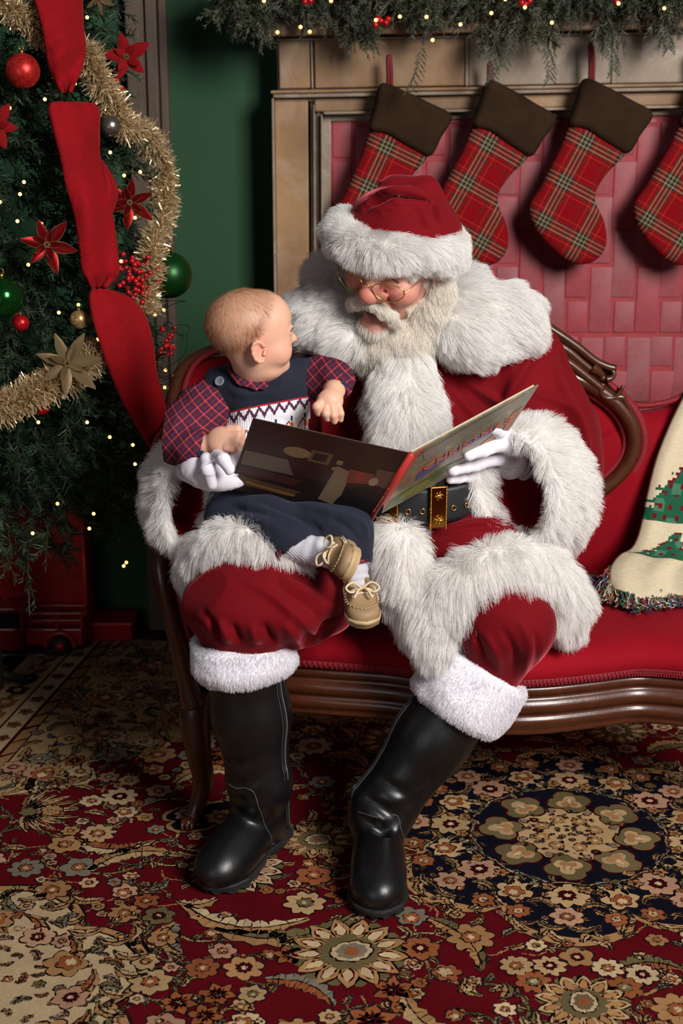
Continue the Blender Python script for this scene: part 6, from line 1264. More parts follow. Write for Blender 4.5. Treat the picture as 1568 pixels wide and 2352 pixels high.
def brimflow(p):
    """fur parts at the front and sweeps outwards, left side brushed up"""
    d = p - bcen; side = d @ HB2[:, 1] / .12; hgt = d @ HB2[:, 2] / .05; c = side + .35
    return np.outer(np.clip(c, -1.2, 1.2) * .9, HB2[:, 1]) + np.outer(np.clip(hgt * .6, -.6, .6) - .35 - .35 * np.clip(side, 0, 1) + .5 * np.clip(-side - .45, 0, 1), HB2[:, 2])
fur('brim_fur', v, f, 44000, .032, M['fur'], hat, brimflow, .36, lambda p: p[:, 1] < bcen[1] + .06, seed=51, clump=.010, cl=.6, curl=.3)
# ---------------------------------------------------------------- broad fur collar
F = Field(W(640, 860, 2.9) * [1, 0, 1] + [0, 2.9, -.02], W(1290, 560, 3.4) * [1, 0, 1] + [0, 3.5, .04], 0.005)
rt = lambda a: np.array([[math.cos(a), 0, -math.sin(a)], [0, 1, 0], [math.sin(a), 0, math.cos(a)]])
F.ell(W(1108, 730, 3.14), (.125, .085, .075), rt(-.22), k=.03); F.ell(W(1060, 687, 3.2), (.07, .08, .06), k=.03); F.ell(W(1070, 772, 3.07), (.075, .06, .05), rt(-.5), k=.03); F.ell(W(1162, 707, 3.16), (.06, .07, .045), k=.03)
F.ell(W(745, 724, 3.12), (.085, .08, .058), rt(.35), k=.03); F.ell(W(790, 772, 3.06), (.05, .05, .035), k=.03); F.ell(W(760, 642, 3.17), (.045, .06, .055), k=.03); F.ell(W(715, 697, 3.16), (.05, .06, .035), k=.02)
F.chain([W(1060, 680, 3.26), W(930, 650, 3.34), W(770, 660, 3.26)], [.06, .06, .055], k=.03)
v, f = F.mesh(); v = relax(v, f, 2); v = v + vnormals(v, f) * (.008 * vnoise(v, 16, 7, 2))[:, None]; col_o = mesh_obj('fur_collar', v, f, M['furbase'], coat)
cx = W(930, 740, 3.1)
fur('collar_fur', v, f, 56000, .045, M['fur'], coat, lambda p: np.stack([np.clip((p[:, 0] - cx[0]) / .12, -1, 1), -.15 + 0 * p[:, 0], -.45 - .4 * np.exp(-((p[:, 0] - cx[0]) / .12) ** 2)], 1), .35, lambda p: p[:, 1] < 3.24, seed=52, clump=.016, cl=.7)
# ================================================================ picture book
T_ = W(945, 1043, 2.65); Bm = W(848, 1195, 2.65)
def solve_Y(u, v, ref, L, y0, y1):
    best = min(np.linspace(y0, y1, 400), key=lambda y: abs(np.linalg.norm(W(u, v, y) - ref) - L)); return W(u, v, best)
Bm = solve_Y(848, 1195, T_, .232, 2.66, 3.0)
TLc = solve_Y(580, 962, T_, .308, 2.67, 2.95); TRc = solve_Y(1237, 885, T_, .308, 2.68, 3.1); sp = Bm - T_
BLc = solve_Y(526, 1121, TLc, .232, 2.68, 3.05); BRc = solve_Y(1138, 1034, TRc, .232, 2.72, 3.2)
OUT = {}
book = tag(empty('book', (T_ + Bm) / 2), 'open hardcover picture book held up by the man, dark covers towards the viewer', 'book')
print('BOOK', T_, Bm, TLc, TRc, BLc, BRc)
ht = nrm(sp)
def cover(P0, P1, thick, name, mat, inset=0.0, off=0.0, back=None):
    """board from the spine line P0..P0+sp out to P1..P1+sp; off = shift to the inside"""
    e = P1 - P0; n = nrm(np.cross((P1 + (BLc if P1 is TLc else BRc)) / 2 - (P0 + Bm) / 2, sp)); n = n * np.sign(n[1])    # points away from the viewer, i.e. inside
    e1 = nrm(e); P2 = BLc if P1 is TLc else BRc; h2 = nrm(P2 - P1); a = P0 + e1 * (inset * .3) + ht * inset + n * off; b = P1 - e1 * inset + h2 * inset + n * off; c = P2 - e1 * inset - h2 * inset + n * off; d = P0 + e1 * (inset * .3) + sp - ht * inset + n * off
    q = np.array([a, b, c, d]); v = np.concatenate([q, q + n * thick]); f = [(0, 1, 2, 3), (7, 6, 5, 4), (0, 4, 5, 1), (1, 5, 6, 2), (2, 6, 7, 3), (3, 7, 4, 0)]
    return mesh_obj(name, v, f, mat, book, False), n
t = NT('dark_printed_board'); f1 = t.noise(14, 4, .6); f2 = t.noise(40, 3, .6); t.set(Base_Color=t.mix(f1, srgb(38, 24, 20), srgb(58, 36, 28)), Roughness=.35, Specular_IOR_Level=.4); M['backcover'] = t.m
t = NT('painted_board'); f1 = t.noise(16, 4, .6, None, .6); c = t.ramp(f1, [(0.3, srgb(70, 66, 50)), (0.45, srgb(128, 118, 92)), (0.55, srgb(96, 104, 84)), (0.68, srgb(150, 130, 96))]); c = t.mix(t.ramp(t.noise(30, 3), [(0.55, (0, 0, 0)), (0.7, (.7,) * 3)]), c, srgb(140, 60, 40)); t.set(Base_Color=c, Roughness=.3, Specular_IOR_Level=.5); M['frontcover'] = t.m
M['pages'] = vary('page_edges', srgb(176, 160, 134), srgb(206, 194, 170), 300, .8); M['spine'] = plain('red_spine', srgb(178, 52, 44), .4)
bc_, nL = cover(T_, TLc, .003, 'back_cover', M['backcover']); fc_, nR = cover(T_, TRc, .003, 'front_cover', M['frontcover'])
cover(T_, TLc, .004, 'page_block', M['pages'], .005, .0035); cover(T_, TRc, .005, 'page_block', M['pages'], .005, .0035)
v, f = tube_vf([T_ - ht * .0, Bm], .0065, 10); mesh_obj('spine', v, f, M['spine'], book)
fr = nrm(TRc - T_); q = np.array([T_ - nR * .0008, T_ + fr * .024 - nR * .0008, Bm + fr * .024 - nR * .0008, Bm - nR * .0008]); mesh_obj('spine_cloth', np.concatenate([q, q + nR * .0006]), [(0, 1, 2, 3), (7, 6, 5, 4), (0, 4, 5, 1), (1, 5, 6, 2), (2, 6, 7, 3), (3, 7, 4, 0)], M['spine'], book, False)
# printed picture on the back cover: dim room with a lit fireplace, as flat print
M['print'] = colattr('print_ink', .35, 300, .2)
def on_cover(P0, P1, n, a, b, k): P2 = BLc if P1 is TLc else BRc; return (P0 * (1 - b) + Bm * b) * (1 - a) + (P1 * (1 - b) + P2 * b) * a - n * (.0004 + .00012 * k)
mb = MB()
def ink(P0, P1, n, pts, col, k): mb.add([on_cover(P0, P1, n, a, b, k) for a, b in pts], [tuple(range(len(pts)))], srgb(*col))
def ellp(ca, cb, ra, rb, m=20, a0=0, a1=2 * np.pi): return [(ca + ra * math.cos(x), cb + rb * math.sin(x)) for x in np.linspace(a0, a1, m, endpoint=abs(a1 - a0) < 6.2)]
I = lambda p, c, k: ink(T_, TLc, nL, p, c, k)
I([(0, 0), (1, 0), (1, .62), (0, .62)], (46, 22, 18), 1); I([(0, .62), (1, .62), (1, 1), (0, 1)], (34, 18, 16), 1)
I(ellp(.66, .3, .09, .07), (122, 98, 70), 2); I([(.44, .22), (.58, .22), (.58, .38), (.44, .38)], (92, 70, 42), 2); I([(.465, .25), (.555, .25), (.555, .35), (.465, .35)], (40, 30, 26), 3)
I([(.70, .42), (.98, .42), (.98, .62), (.62, .62)], (92, 78, 66), 2); I([(.28, .40), (.385, .36), (.40, .86), (.26, .9)], (120, 98, 74), 2); I([(.14, .36), (.30, .36), (.28, .56), (.12, .5)], (112, 52, 44), 3); I([(.0, .28), (.14, .28), (.12, .5), (0, .52)], (88, 62, 52), 3); I(ellp(.12, .92, .17, .36, 18, np.pi, 2 * np.pi), (24, 18, 18), 4); I(ellp(.22, .44, .03, .07), (140, 50, 44), 5); I(ellp(.12, .46, .03, .06), (150, 120, 100), 5)
I([(.52, .82), (.98, .78), (.98, .9), (.6, .92)], (84, 56, 30), 2); I([(.55, .88), (.9, .84), (.9, .87), (.56, .91)], (124, 92, 54), 3); I([(.36, .28), (.40, .28), (.40, .34), (.36, .34)], (120, 96, 66), 3); I([(.37, .38), (.41, .38), (.41, .43), (.37, .43)], (120, 96, 66), 3); I([(.55, .66), (.98, .64), (.98, .74), (.6, .76)], (64, 30, 22), 2)
mb.build('cover_print', M['print'], bc_, False, True)
# title lettering on the front cover and spine
mb = MB(); J = lambda p, c, k: ink(T_, TRc, nR, p, c, k)
J([(.22, .55), (.40, .47), (.62, .42), (.80, .41), (.80, .48), (.60, .50), (.42, .56), (.25, .66)], (60, 78, 140), 1); J([(.12, .1), (.9, .03), (.97, .2), (.6, .18), (.2, .3)], (120, 112, 96), 1); J([(.1, .8), (.5, .7), (.7, .75), (.3, .95), (.1, .97)], (74, 92, 52), 1); J(ellp(.85, .72, .1, .14), (150, 96, 44), 1); J(ellp(.3, .85, .12, .08), (112, 120, 60), 2); J([(.9, .3), (.98, .28), (.98, .9), (.93, .95)], (160, 84, 50), 2)
mb.build('cover_print', M['print'], fc_, False, True)
M['titleink'] = plain('orange_title_ink', srgb(206, 88, 48), .4); M['spineink'] = plain('spine_title_ink', srgb(226, 150, 110), .4)
def lettering(txt, P0, ex, ey, size, mat, parent, sx=1.0):
    c = bpy.data.curves.new('lettering', 'FONT'); c.body = txt; c.size = size; c.extrude = .0002; c.align_x = 'LEFT'; o = bpy.data.objects.new('lettering', c); COL.objects.link(o)
    dg = bpy.context.evaluated_depsgraph_get(); me = bpy.data.meshes.new_from_object(o.evaluated_get(dg)); bpy.data.objects.remove(o)
    v = np.array([q.co[:] for q in me.vertices]); ex = nrm(ex); ey = nrm(np.asarray(ey) - ex * np.dot(ey, ex)); n = np.cross(ex, ey); w = P0 + v[:, :1] * sx * ex + v[:, 1:2] * ey + v[:, 2:] * n
    for q, p in zip(me.vertices, w): q.co = p
    return link(me, 'title_lettering', mat, parent, False)
lettering('CHRISTMAS', on_cover(T_, TRc, nR, .26, .53, 6), (TRc - T_) * .9 - sp * .09, -sp, .036, M['titleink'], fc_, 1.15)
lettering('CHRISTMAS', on_cover(T_, TRc, nR, .012, .86, 8), -sp, (T_ - TRc), .017, M['spineink'], fc_, 1.0)
# ---------------------------------------------------------------- gloved hands of the man
def glove(name, label, F, palm, fingers, B=None, seams=()):
    for c, r_, R in palm: F.ell(c, r_, R, k=.012)
    for pts, rs in fingers: F.chain(pts, rs, k=.006)
    o, v, f = skin_obj(name, F, M['white_cloth'], man, 1, amp=.0015, scale=34, seed=5); o['label'] = label
    bv = BVHTree.FromPolygons(v.tolist(), f.tolist())
    for pts in seams:
        p = []
        for q in spline(pts, 16): h, n_, _, _ = bv.find_nearest(Vector(q)); p.append(np.array(h) + np.array(n_) * .0004)
        a, b = tube_vf(p, .0013, 5); mesh_obj('glove_seam', a, b, M['white_cloth'], o)
    return o
plY = lambda u, v, P0, n: (lambda d0: (P0 @ n) / (d0 @ n))(0) if False else None
print('NORM', nL, nR)
def hit(u, v, P0, n, off=0.0):
    """where the line of sight (u, v) meets the plane of a book cover, shifted off towards the viewer"""
    c = np.array([0, 0, CAM_H]); d = W(u, v, 1.0) - c; t_ = ((P0 - c) @ n) / (d @ n); p = c + d * t_; return p - nrm(d) * off
Rb = lambda u, v, o: hit(u, v, T_, nR, o)
F = Field(Rb(1120, 1060, .03) - .16, Rb(1120, 1060, .03) + .18, .0022)
k1, k2, k3, k4 = Rb(1148, 1018, .026), Rb(1142, 1052, .030), Rb(1138, 1082, .030), Rb(1140, 1106, .026); wr = Rb(1215, 1062, .035) + [0.0, .03, 0]
glove('glove', 'white gloved hand with fingers spread on the front cover', F, [(Rb(1170, 1058, .028), (.040, .022, .042), None), (Rb(1190, 1066, .028), (.042, .026, .040), None)],
    [([wr, Rb(1185, 1060, .03)], [.033, .036]), ([Rb(1178, 1030, .026), k1, Rb(1108, 1034, .020), Rb(1076, 1046, .012)], [.017, .0165, .0150, .0115]), ([Rb(1178, 1050, .028), k2, Rb(1090, 1068, .020), Rb(1040, 1082, .011)], [.017, .0150, .0135, .0105]), ([Rb(1178, 1075, .028), k3, Rb(1085, 1094, .019), Rb(1034, 1102, .011)], [.017, .0140, .0125, .0095]), ([Rb(1178, 1095, .026), k4, Rb(1108, 1112, .018), Rb(1085, 1108, .010)], [.017, .013, .0115, .0085]), ([Rb(1185, 1030, .01), Rb(1160, 1000, -.012), Rb(1130, 985, -.022)], [.018, .015, .011])],
    seams=([Rb(1138, 1034, .05), Rb(1165, 1034, .06), Rb(1188, 1030, .06)], [Rb(1122, 1080, .05), Rb(1160, 1074, .06), Rb(1195, 1056, .06)], [Rb(1122, 1100, .05), Rb(1160, 1096, .06), Rb(1200, 1078, .06)]))
Lb = lambda u, v, o: hit(u, v, T_, nL, o)
F = Field(Lb(500, 1085, 0) - .14, Lb(500, 1085, 0) + .14, .0022)
glove('glove', 'white gloved hand holding the book by its far edge under the baby\'s arm', F, [(Lb(482, 1088, .0), (.046, .030, .034), None), (Lb(510, 1098, -.01), (.048, .026, .026), None), (Lb(455, 1072, -.01), (.026, .030, .036), None)],
    [([Lb(436, 1072, -.07), Lb(452, 1076, -.01)], [.032, .034]), ([Lb(474, 1056, .010), Lb(477, 1076, .046), Lb(486, 1112, .062)], [.0145, .0135, .0115]), ([Lb(498, 1048, .004), Lb(513, 1054, .036), Lb(527, 1078, .050)], [.0140, .0125, .0112]), ([Lb(520, 1104, -.022), Lb(570, 1095, -.028), Lb(610, 1080, -.026)], [.016, .014, .011]), ([Lb(515, 1088, -.022), Lb(570, 1070, -.028), Lb(605, 1055, -.026)], [.016, .014, .011]), ([Lb(510, 1070, -.02), Lb(560, 1048, -.028), Lb(596, 1035, -.026)], [.016, .014, .011])],
    seams=([Lb(450, 1090, .05), Lb(470, 1060, .06), Lb(500, 1046, .05)],))
# ================================================================ baby
baby = tag(empty('person', W(600, 1180, 2.9)), 'baby in navy romper and plaid shirt sitting on the man\'s knee, looking up', 'person')
KS = .91; KC = W(580, 766, 2.87); KB = basis((math.cos(.33), math.sin(.33), .02), (-.06, 0, 1))
def kl(x, y, z): return KC + KB @ (np.array([x, y, z]) * KS)
def to_k(v): return (v - KC) @ KB / KS
F = Field(W(370, 1130, 2.7) * [1, 0, 1] + [0, 2.66, 0], W(830, 630, 3.0) * [1, 0, 1] + [0, 3.02, .02], 0.0019)
E = lambda c, r_, k=.01, op='u': F.ell(kl(*c), np.asarray(r_) * KS, KB, k, op)
E((-.016, 0, .024), (.090, .073, .075)); E((.034, 0, .030), (.054, .060, .058), .02); E((.034, 0, -.028), (.052, .054, .055), .025)
for s in (-1, 1):
    E((.046, s * .031, -.043), (.031, .027, .028), .015); E((.089, s * .030, .008), (.012, .015, .009), .012, 's'); F.chain([kl(.0805, s * .018, .0075), kl(.0805, s * .029, .0125), kl(.072, s * .041, .008)], [.003, .0042, .003], k=.004); F.chain([kl(.0795, s * .018, .001), kl(.079, s * .029, -.003), kl(.071, s * .041, .002)], [.0026, .0034, .0026], k=.004)
E((.089, 0, -.018), (.0135, .011, .0095), .006); F.cap(kl(.078, 0, .006), kl(.089, 0, -.014), .0055, .0065, k=.008); 
for s in (-1, 1): E((.083, s * .008, -.021), (.008, .006, .006), .004)
E((.079, 0, -.041), (.011, .0155, .0065), .006); E((.0755, 0, -.053), (.0115, .0135, .0065), .006); E((.089, 0, -.0468), (.010, .016, .0014), .003, 's'); E((.062, 0, -.075), (.021, .022, .018), .012)
# ear towards the viewer
for s in (-1, 1):
    E((-.008, s * .074, -.030), (.019, .010, .027), .006); E((-.002, s * .083, -.029), (.010, .007, .017), .005, 's')
    a = np.linspace(-2.6, 1.9, 9); F.chain([kl(-.009 - .015 * math.cos(x + .2), s * (.081), -.029 - .0225 * math.sin(x)) for x in a], [.0038] * 9, k=.003); F.chain([kl(.002, s * .082, -.036), kl(.005, s * .080, -.028)], [.004, .003], k=.003)
F.cap(kl(-.004, 0, -.045), W(598, 890, 2.94), .046, .045, k=.02); E((.03, 0, -.085), (.032, .035, .02), .02)
# torso, arms and hands continue under the clothes
F.ell(W(605, 960, 2.95), (.075, .06, .10), k=.03); F.chain([W(530, 905, 2.94), W(430, 985, 2.90), W(412, 1015, 2.86), W(470, 1022, 2.80)], [.03, .028, .026, .021], k=.01); F.chain([W(690, 880, 2.94), W(760, 870, 2.90), W(768, 895, 2.85)], [.03, .026, .020], k=.01)
def fist(c, ex, ey, ez, s=1.0, curl=1.0):
    """small closed hand: ex = towards the knuckles, ey = across (thumb side), ez = back of hand"""
    Bm_ = np.stack([ex, ey, ez], 1); p = lambda x, y, z: c + Bm_ @ (np.array([x, y, z]) * s)
    F.ell(p(0, 0, 0), np.array([.027, .026, .017]) * s, Bm_, k=.008)
    for i, y in enumerate((.018, .006, -.006, -.017)):
        L = (.95, 1.05, 1.0, .85)[i]
        F.chain([p(.016, y, .004), p(.032 * L, y * 1.05, .002), p(.034 * L, y, -.012), p(.020 * L, y, -.020)], np.array([.0085, .0080, .0075, .0070]) * s, k=.0022)
    F.chain([p(-.006, .020, -.008), p(.014, .026, -.014), p(.026, .016, -.022)], np.array([.010, .0085, .0070]) * s, k=.003)
X_, Z_ = np.array([1.0, 0, 0]), np.array([0, 0, 1.0])
ex = nrm([.93, -.25, .10]); ez = nrm([-.05, -.75, .62]); ez = nrm(ez - ex * ez.dot(ex)); ey = np.cross(ez, ex); fist(W(506, 1010, 2.785), ex, ey, ez, 1.12)
# drooping hand: fingers hang down, index curled
cH = W(757, 922, 2.815); F.ell(cH, (.027, .020, .024), k=.008); F.cap(W(768, 897, 2.84), cH, .021, .02, k=.01)
F.chain([W(740, 922, 2.805), W(728, 934, 2.795), W(732, 948, 2.80)], [.0095, .0095, .008], k=.003); F.chain([W(748, 932, 2.80), W(748, 950, 2.79), W(752, 962, 2.795)], [.0085, .008, .0065], k=.0022); F.chain([W(762, 932, 2.80), W(766, 954, 2.79), W(768, 968, 2.795)], [.0085, .008, .0065], k=.0022); F.chain([W(776, 930, 2.805), W(782, 950, 2.795), W(782, 964, 2.80)], [.008, .0075, .006], k=.0022); F.chain([W(738, 930, 2.815), W(745, 948, 2.81), W(748, 952, 2.805)], [.009, .008, .007], k=.003)
def babycol(v):
    l = to_k(v); c = np.tile(srgb(224, 172, 146), (len(v), 1)).astype(float)
    def blend(w, rgb): w = np.clip(w, 0, 1)[:, None]; c[:] = c * (1 - w) + np.array(rgb) * w
    g = lambda p, s_: np.exp(-(((l - np.array(p)) / np.array(s_)) ** 2).sum(1))
    for s in (-1, 1): blend(.35 * g((.05, s * .05, -.04), (.03, .03, .025)), srgb(222, 138, 118)); blend(.55 * g((-.008, s * .078, -.03), (.025, .02, .03)), srgb(222, 140, 116)); blend(.7 * g((.088, s * .030, .026), (.02, .016, .003)), srgb(168, 120, 92))
    blend(1.1 * g((.08, 0, -.047), (.02, .016, .010)), srgb(206, 112, 104))
    # scalp: light brown hair colour over the cranium
    hl_ = np.clip((-(l[:, 0] - .022) + .55 * (l[:, 2] - .02)) / .03, 0, 1) * np.clip((l[:, 2] + .055 + .3 * np.clip(l[:, 0] + .03, -.1, .1)) / .02, 0, 1) * (np.linalg.norm(l, axis=1) < .14) * (l[:, 2] > -.07)
    ear = np.exp(-(((l[:, 0] + .004) / .026) ** 2 + ((l[:, 2] + .032) / .032) ** 2) ** 2) * (np.abs(l[:, 1]) > .05)
    front = np.clip((l[:, 0] - .0) / .012, 0, 1) * (l[:, 2] < .012)
    blend(.62 * hl_ * (1 - ear) * (1 - front), srgb(160, 116, 84)); c *= (1 + .03 * vnoise(v, 120, 3, 2))[:, None]; return np.clip(c, 0, 1)
t = NT('baby_skin'); a_ = t.n('ShaderNodeVertexColor', layer_name='Col').outputs[0]; t.set(Base_Color=a_, Roughness=0.5, Subsurface_Weight=0.15, Subsurface_Scale=0.008, Subsurface_Radius=(1, .35, .2)); M['babyskin'] = t.m
bbody, kv, kf = skin_obj('body', F, M['babyskin'], baby, 1, babycol)
M['babyhair'] = furmat('fine_light_brown_hair', srgb(132, 88, 58), srgb(176, 128, 92), .45, .2)
lk = to_k(kv[kf].mean(1)); scal = (np.linalg.norm(lk, axis=1) < .135) & (lk[:, 2] > -.06 + .1 * np.clip(lk[:, 0] + .05, 0, .1)) & (-(lk[:, 0] - .030) + .55 * (lk[:, 2] - .02) > 0) & ~((lk[:, 0] > -.004) & (lk[:, 2] < .012)) & ~((np.abs(lk[:, 1]) > .062) & (lk[:, 0] > -.034) & (lk[:, 2] < .0))
whorl = np.array([-.06, 0, .075])
def hairflow(p):
    l = to_k(p); d = l - whorl; d[:, 2] -= .35 * np.abs(l[:, 1]) + .02; d[:, 0] += .0; d /= np.linalg.norm(d, axis=1)[:, None] + 1e-6; return d @ KB.T
fur('baby_hair', kv, kf, 36000, lambda p: .024 * np.clip((-(to_k(p)[:, 0] - .030) + .55 * (to_k(p)[:, 2] - .02)) / .05, .25, 1), M['babyhair'], bbody, hairflow, .05, fmask(scal), rad=.00011, clump=.007, cl=.3, curl=.12, seed=61, droop=.0, hug=.075)
for s in (-1, 1):
    a, b = ball_vf((0, 0, 0), .0096, 20, 14); ey_ = mesh_obj('eye', a + kl(.0700, s * .029, .006), b, plain('eye_white', srgb(225, 222, 220), .2) if s < 0 else bpy.data.materials['eye_white'], baby)
    a, b = ball_vf(kl(.0745, s * .0310, .005), .0060, 14, 10); mesh_obj('iris', a, b, plain('blue_iris', srgb(60, 80, 104), .15) if s < 0 else bpy.data.materials['blue_iris'], ey_)
    p = [kl(.0835 - abs(x) * .25, s * .0305 + x, .0085 + .0035 - 30 * x * x) for x in np.linspace(-.011, .011, 9)]; a, b = tube_vf(p, .0011, 5); mesh_obj('eyelid', a, b, plain('lash_line', srgb(120, 78, 60), .6) if s < 0 else bpy.data.materials['lash_line'], ey_)
# ---------------------------------------------------------------- plaid shirt
t = NT('plaid_shirt'); sp_ = t.n('ShaderNodeSeparateXYZ'); t.l(t.map((1, 1, 1), (.3, .75, .2)), sp_.inputs[0])
SA = [(0, srgb(66, 34, 62)), (.30, srgb(70, 58, 58)), (.42, srgb(96, 26, 46)), (.55, srgb(66, 34, 62)), (.78, srgb(84, 60, 56)), (.86, srgb(196, 30, 40)), (.92, srgb(226, 120, 100)), (.95, srgb(196, 30, 40))]
q1 = t.ramp(t.math('FRACT', t.math('MULTIPLY', sp_.outputs[0], 1 / .019)), SA, 'CONSTANT'); q2 = t.ramp(t.math('FRACT', t.math('MULTIPLY', sp_.outputs[2], 1 / .019)), SA, 'CONSTANT')
c = t.mix(.5, q1, q2); t.set(Base_Color=c, Roughness=.9, Specular_IOR_Level=.1); t.bump(t.noise(30, 3), .004, .4); M['shirt'] = t.m
M['navy'] = vary('navy_corduroy', srgb(14, 17, 35), srgb(21, 25, 46), 30, .9, .002, 500, Sheen_Weight=.12, Sheen_Tint=(.5, .55, .9, 1)); M['navytrim'] = plain('navy_piping', srgb(18, 20, 36), .8)
F = Field(W(360, 1140, 2.7) * [1, 0, 1] + [0, 2.68, 0], W(830, 820, 3.0) * [1, 0, 1] + [0, 3.06, .02], 0.0032)
F.chain([W(535, 900, 2.94), W(470, 945, 2.91), W(425, 990, 2.88), W(408, 1012, 2.85)], [.050, .056, .056, .046], k=.02); F.chain([W(408, 1012, 2.85), W(440, 1028, 2.815), W(462, 1030, 2.80)], [.046, .036, .027], k=.015)
F.chain([W(690, 870, 2.95), W(735, 868, 2.92), W(770, 872, 2.89), W(777, 888, 2.86)], [.044, .042, .036, .026], k=.015); F.ell(W(605, 930, 2.96), (.08, .065, .085), k=.03)
F.cap(W(474, 1032, 2.793), W(500, 1020, 2.78), .021, .021, k=.002, op='s'); F.cap(W(772, 902, 2.845), W(762, 920, 2.82), .021, .021, k=.002, op='s')
shirt, v, f = skin_obj('shirt', F, M['shirt'], baby, 1, amp=.004, scale=17, stretch=(1, 1, .7), seed=4)
def band(c, axis, r_, w, mat, name, parent, flat=1.0):
    a = nrm(axis); e = nrm(np.cross(a, (.1, .2, 1))); g = np.cross(a, e); th = np.linspace(0, 2 * np.pi, 40, endpoint=False)
    ring = lambda h, rr: np.array([c + a * h + e * rr * math.cos(t) + g * rr * flat * math.sin(t) for t in th])
    v, f = loft_vf(np.array([ring(-w / 2, r_ - .005), ring(-w / 2, r_), ring(0, r_ + .0015), ring(w / 2, r_), ring(w / 2, r_ - .005)])); return mesh_obj(name, v, f, mat, parent)
band(W(461, 1026, 2.80), W(495, 1016, 2.787) - W(450, 1030, 2.81), .0285, .024, M['shirt'], 'sleeve_cuff', shirt); band(W(448, 1030, 2.807), W(495, 1016, 2.787) - W(450, 1030, 2.81), .0305, .005, M['navytrim'], 'cuff_piping', shirt)
band(W(773, 886, 2.862), W(760, 920, 2.82) - W(776, 880, 2.87), .0265, .020, M['shirt'], 'sleeve_cuff', shirt); band(W(776, 876, 2.872), W(760, 920, 2.82) - W(776, 880, 2.87), .0285, .005, M['navytrim'], 'cuff_piping', shirt)
def button(c, n, r_, rgb, name='button', parent=None, holes=True):
    n = nrm(n); B = basis(n); a = np.linspace(0, 2 * np.pi, 24, endpoint=False); ring = lambda h, rr: np.array([c + n * h + B[:, 1] * rr * math.cos(t) + B[:, 2] * rr * math.sin(t) for t in a])
    v, f = loft_vf(np.array([ring(0, r_), ring(.002, r_), ring(.0028, r_ * .85), ring(.0018, r_ * .7), ring(.0016, r_ * .02)])); b = mesh_obj(name, v, f, plain('button_%d_%d' % (rgb[0], rgb[2]), srgb(*rgb), .3), parent)
    for x, y in ((1, 1), (-1, 1), (1, -1), (-1, -1)): p, q = ball_vf(c + n * .0018 + (B[:, 1] * x + B[:, 2] * y) * r_ * .2, r_ * .09, 6, 4); mesh_obj('thread_hole', p, q, M['dark'] if 'dark' in M else M['navytrim'], b)
button(W(463, 1043, 2.77), (0.1, -1, -.1), .0075, (24, 52, 84), parent=shirt); button(W(787, 884, 2.838), (.4, -1, .0), .0065, (24, 52, 84), parent=shirt)
# ---------------------------------------------------------------- romper
F = Field(W(440, 1330, 2.6) * [1, 0, 1] + [0, 2.58, -.02], W(890, 820, 3.1) * [1, 0, 1] + [0, 3.1, .03], 0.0032)
F.ell(W(610, 925, 2.935), (.090, .080, .080), k=.03); F.cap(W(520, 880, 2.925), W(690, 850, 2.93), .036, .036, k=.03); F.ell(W(605, 1020, 2.93), (.098, .085, .095), k=.03); F.ell(W(585, 1145, 2.93), (.10, .085, .07), k=.03)
F.cap(W(495, 885, 2.92), W(560, 900, 2.90), .026, .04, k=.03); F.cap(W(700, 862, 2.94), W(650, 890, 2.90), .03, .045, k=.03)
F.chain([W(545, 1190, 2.88), W(620, 1202, 2.81), W(668, 1236, 2.755)], [.068, .058, .044], k=.03)
F.chain([W(620, 1180, 2.90), W(740, 1200, 2.82), W(795, 1215, 2.785), W(812, 1275, 2.765)], [.07, .056, .048, .038], k=.03)
# neck opening, cut trouser ends
F.ell(W(592, 842, 2.925), (.052, .05, .032), None, k=.008, op='s')
e1 = nrm(W(730, 1275, 2.735) - W(640, 1215, 2.78)); F.cap(W(668, 1246, 2.75), W(700, 1268, 2.74), .034, .034, k=.003, op='s')
F.cap(W(814, 1286, 2.76), W(820, 1330, 2.75), .030, .030, k=.003, op='s')
v, f = F.mesh(); v = relax(v, f, 1); v = folds(v, f, .004, 13, (1, 1, 1), 12); v = relax(v, f, 2); v = ridges(v, f, [([(590, 1150), (660, 1172), (710, 1200), (740, 1228)], -.012, .008), ([(650, 1160), (720, 1165), (800, 1190)], .006, .010), ([(540, 1180), (600, 1195), (650, 1225)], .006, .010), ([(760, 1190), (800, 1215), (830, 1250)], -.006, .008), ([(780, 1180), (830, 1200), (845, 1240)], .006, .008), ([(520, 1160), (570, 1175), (630, 1185)], -.006, .009), ([(520, 890), (560, 905), (640, 900)], .003, .008)]); romper = mesh_obj('romper', v, f, M['navy'], baby); rbv = BVHTree.FromPolygons(v.tolist(), f.tolist())
def drape(u, v_, off=.002, y=2.85):
    c = Vector((0, 0, CAM_H)); d = Vector(W(u, v_, 1.0)) - c; h, n_, i_, _ = rbv.ray_cast(c, d.normalized())
    if h is None: return W(u, v_, y)
    if n_.dot(d) > 0: n_ = -n_
    return np.array(h) + np.array(n_) * off
# collar: rounded flap of plaid lying on the romper
P = []
for i, t_ in enumerate(np.linspace(0, 1, 30)):
    u = 527 + 92 * t_; top_ = np.interp(t_, [0, .3, .7, 1], [848, 862, 872, 880]); bot_ = np.interp(t_, [0, .25, .6, .9, 1], [858, 888, 900, 898, 888]); P.append([drape(u, top_ + (bot_ - top_) * x, .005 + .004 * math.sin(math.pi * (.15 + .7 * x)), 2.88) for x in np.linspace(0, 1, 8)])
v, f = grid_vf(np.array(P)); o = mesh_obj('shirt_collar', v, f, M['shirt'], shirt); o.modifiers.new('t', 'SOLIDIFY').thickness = .003
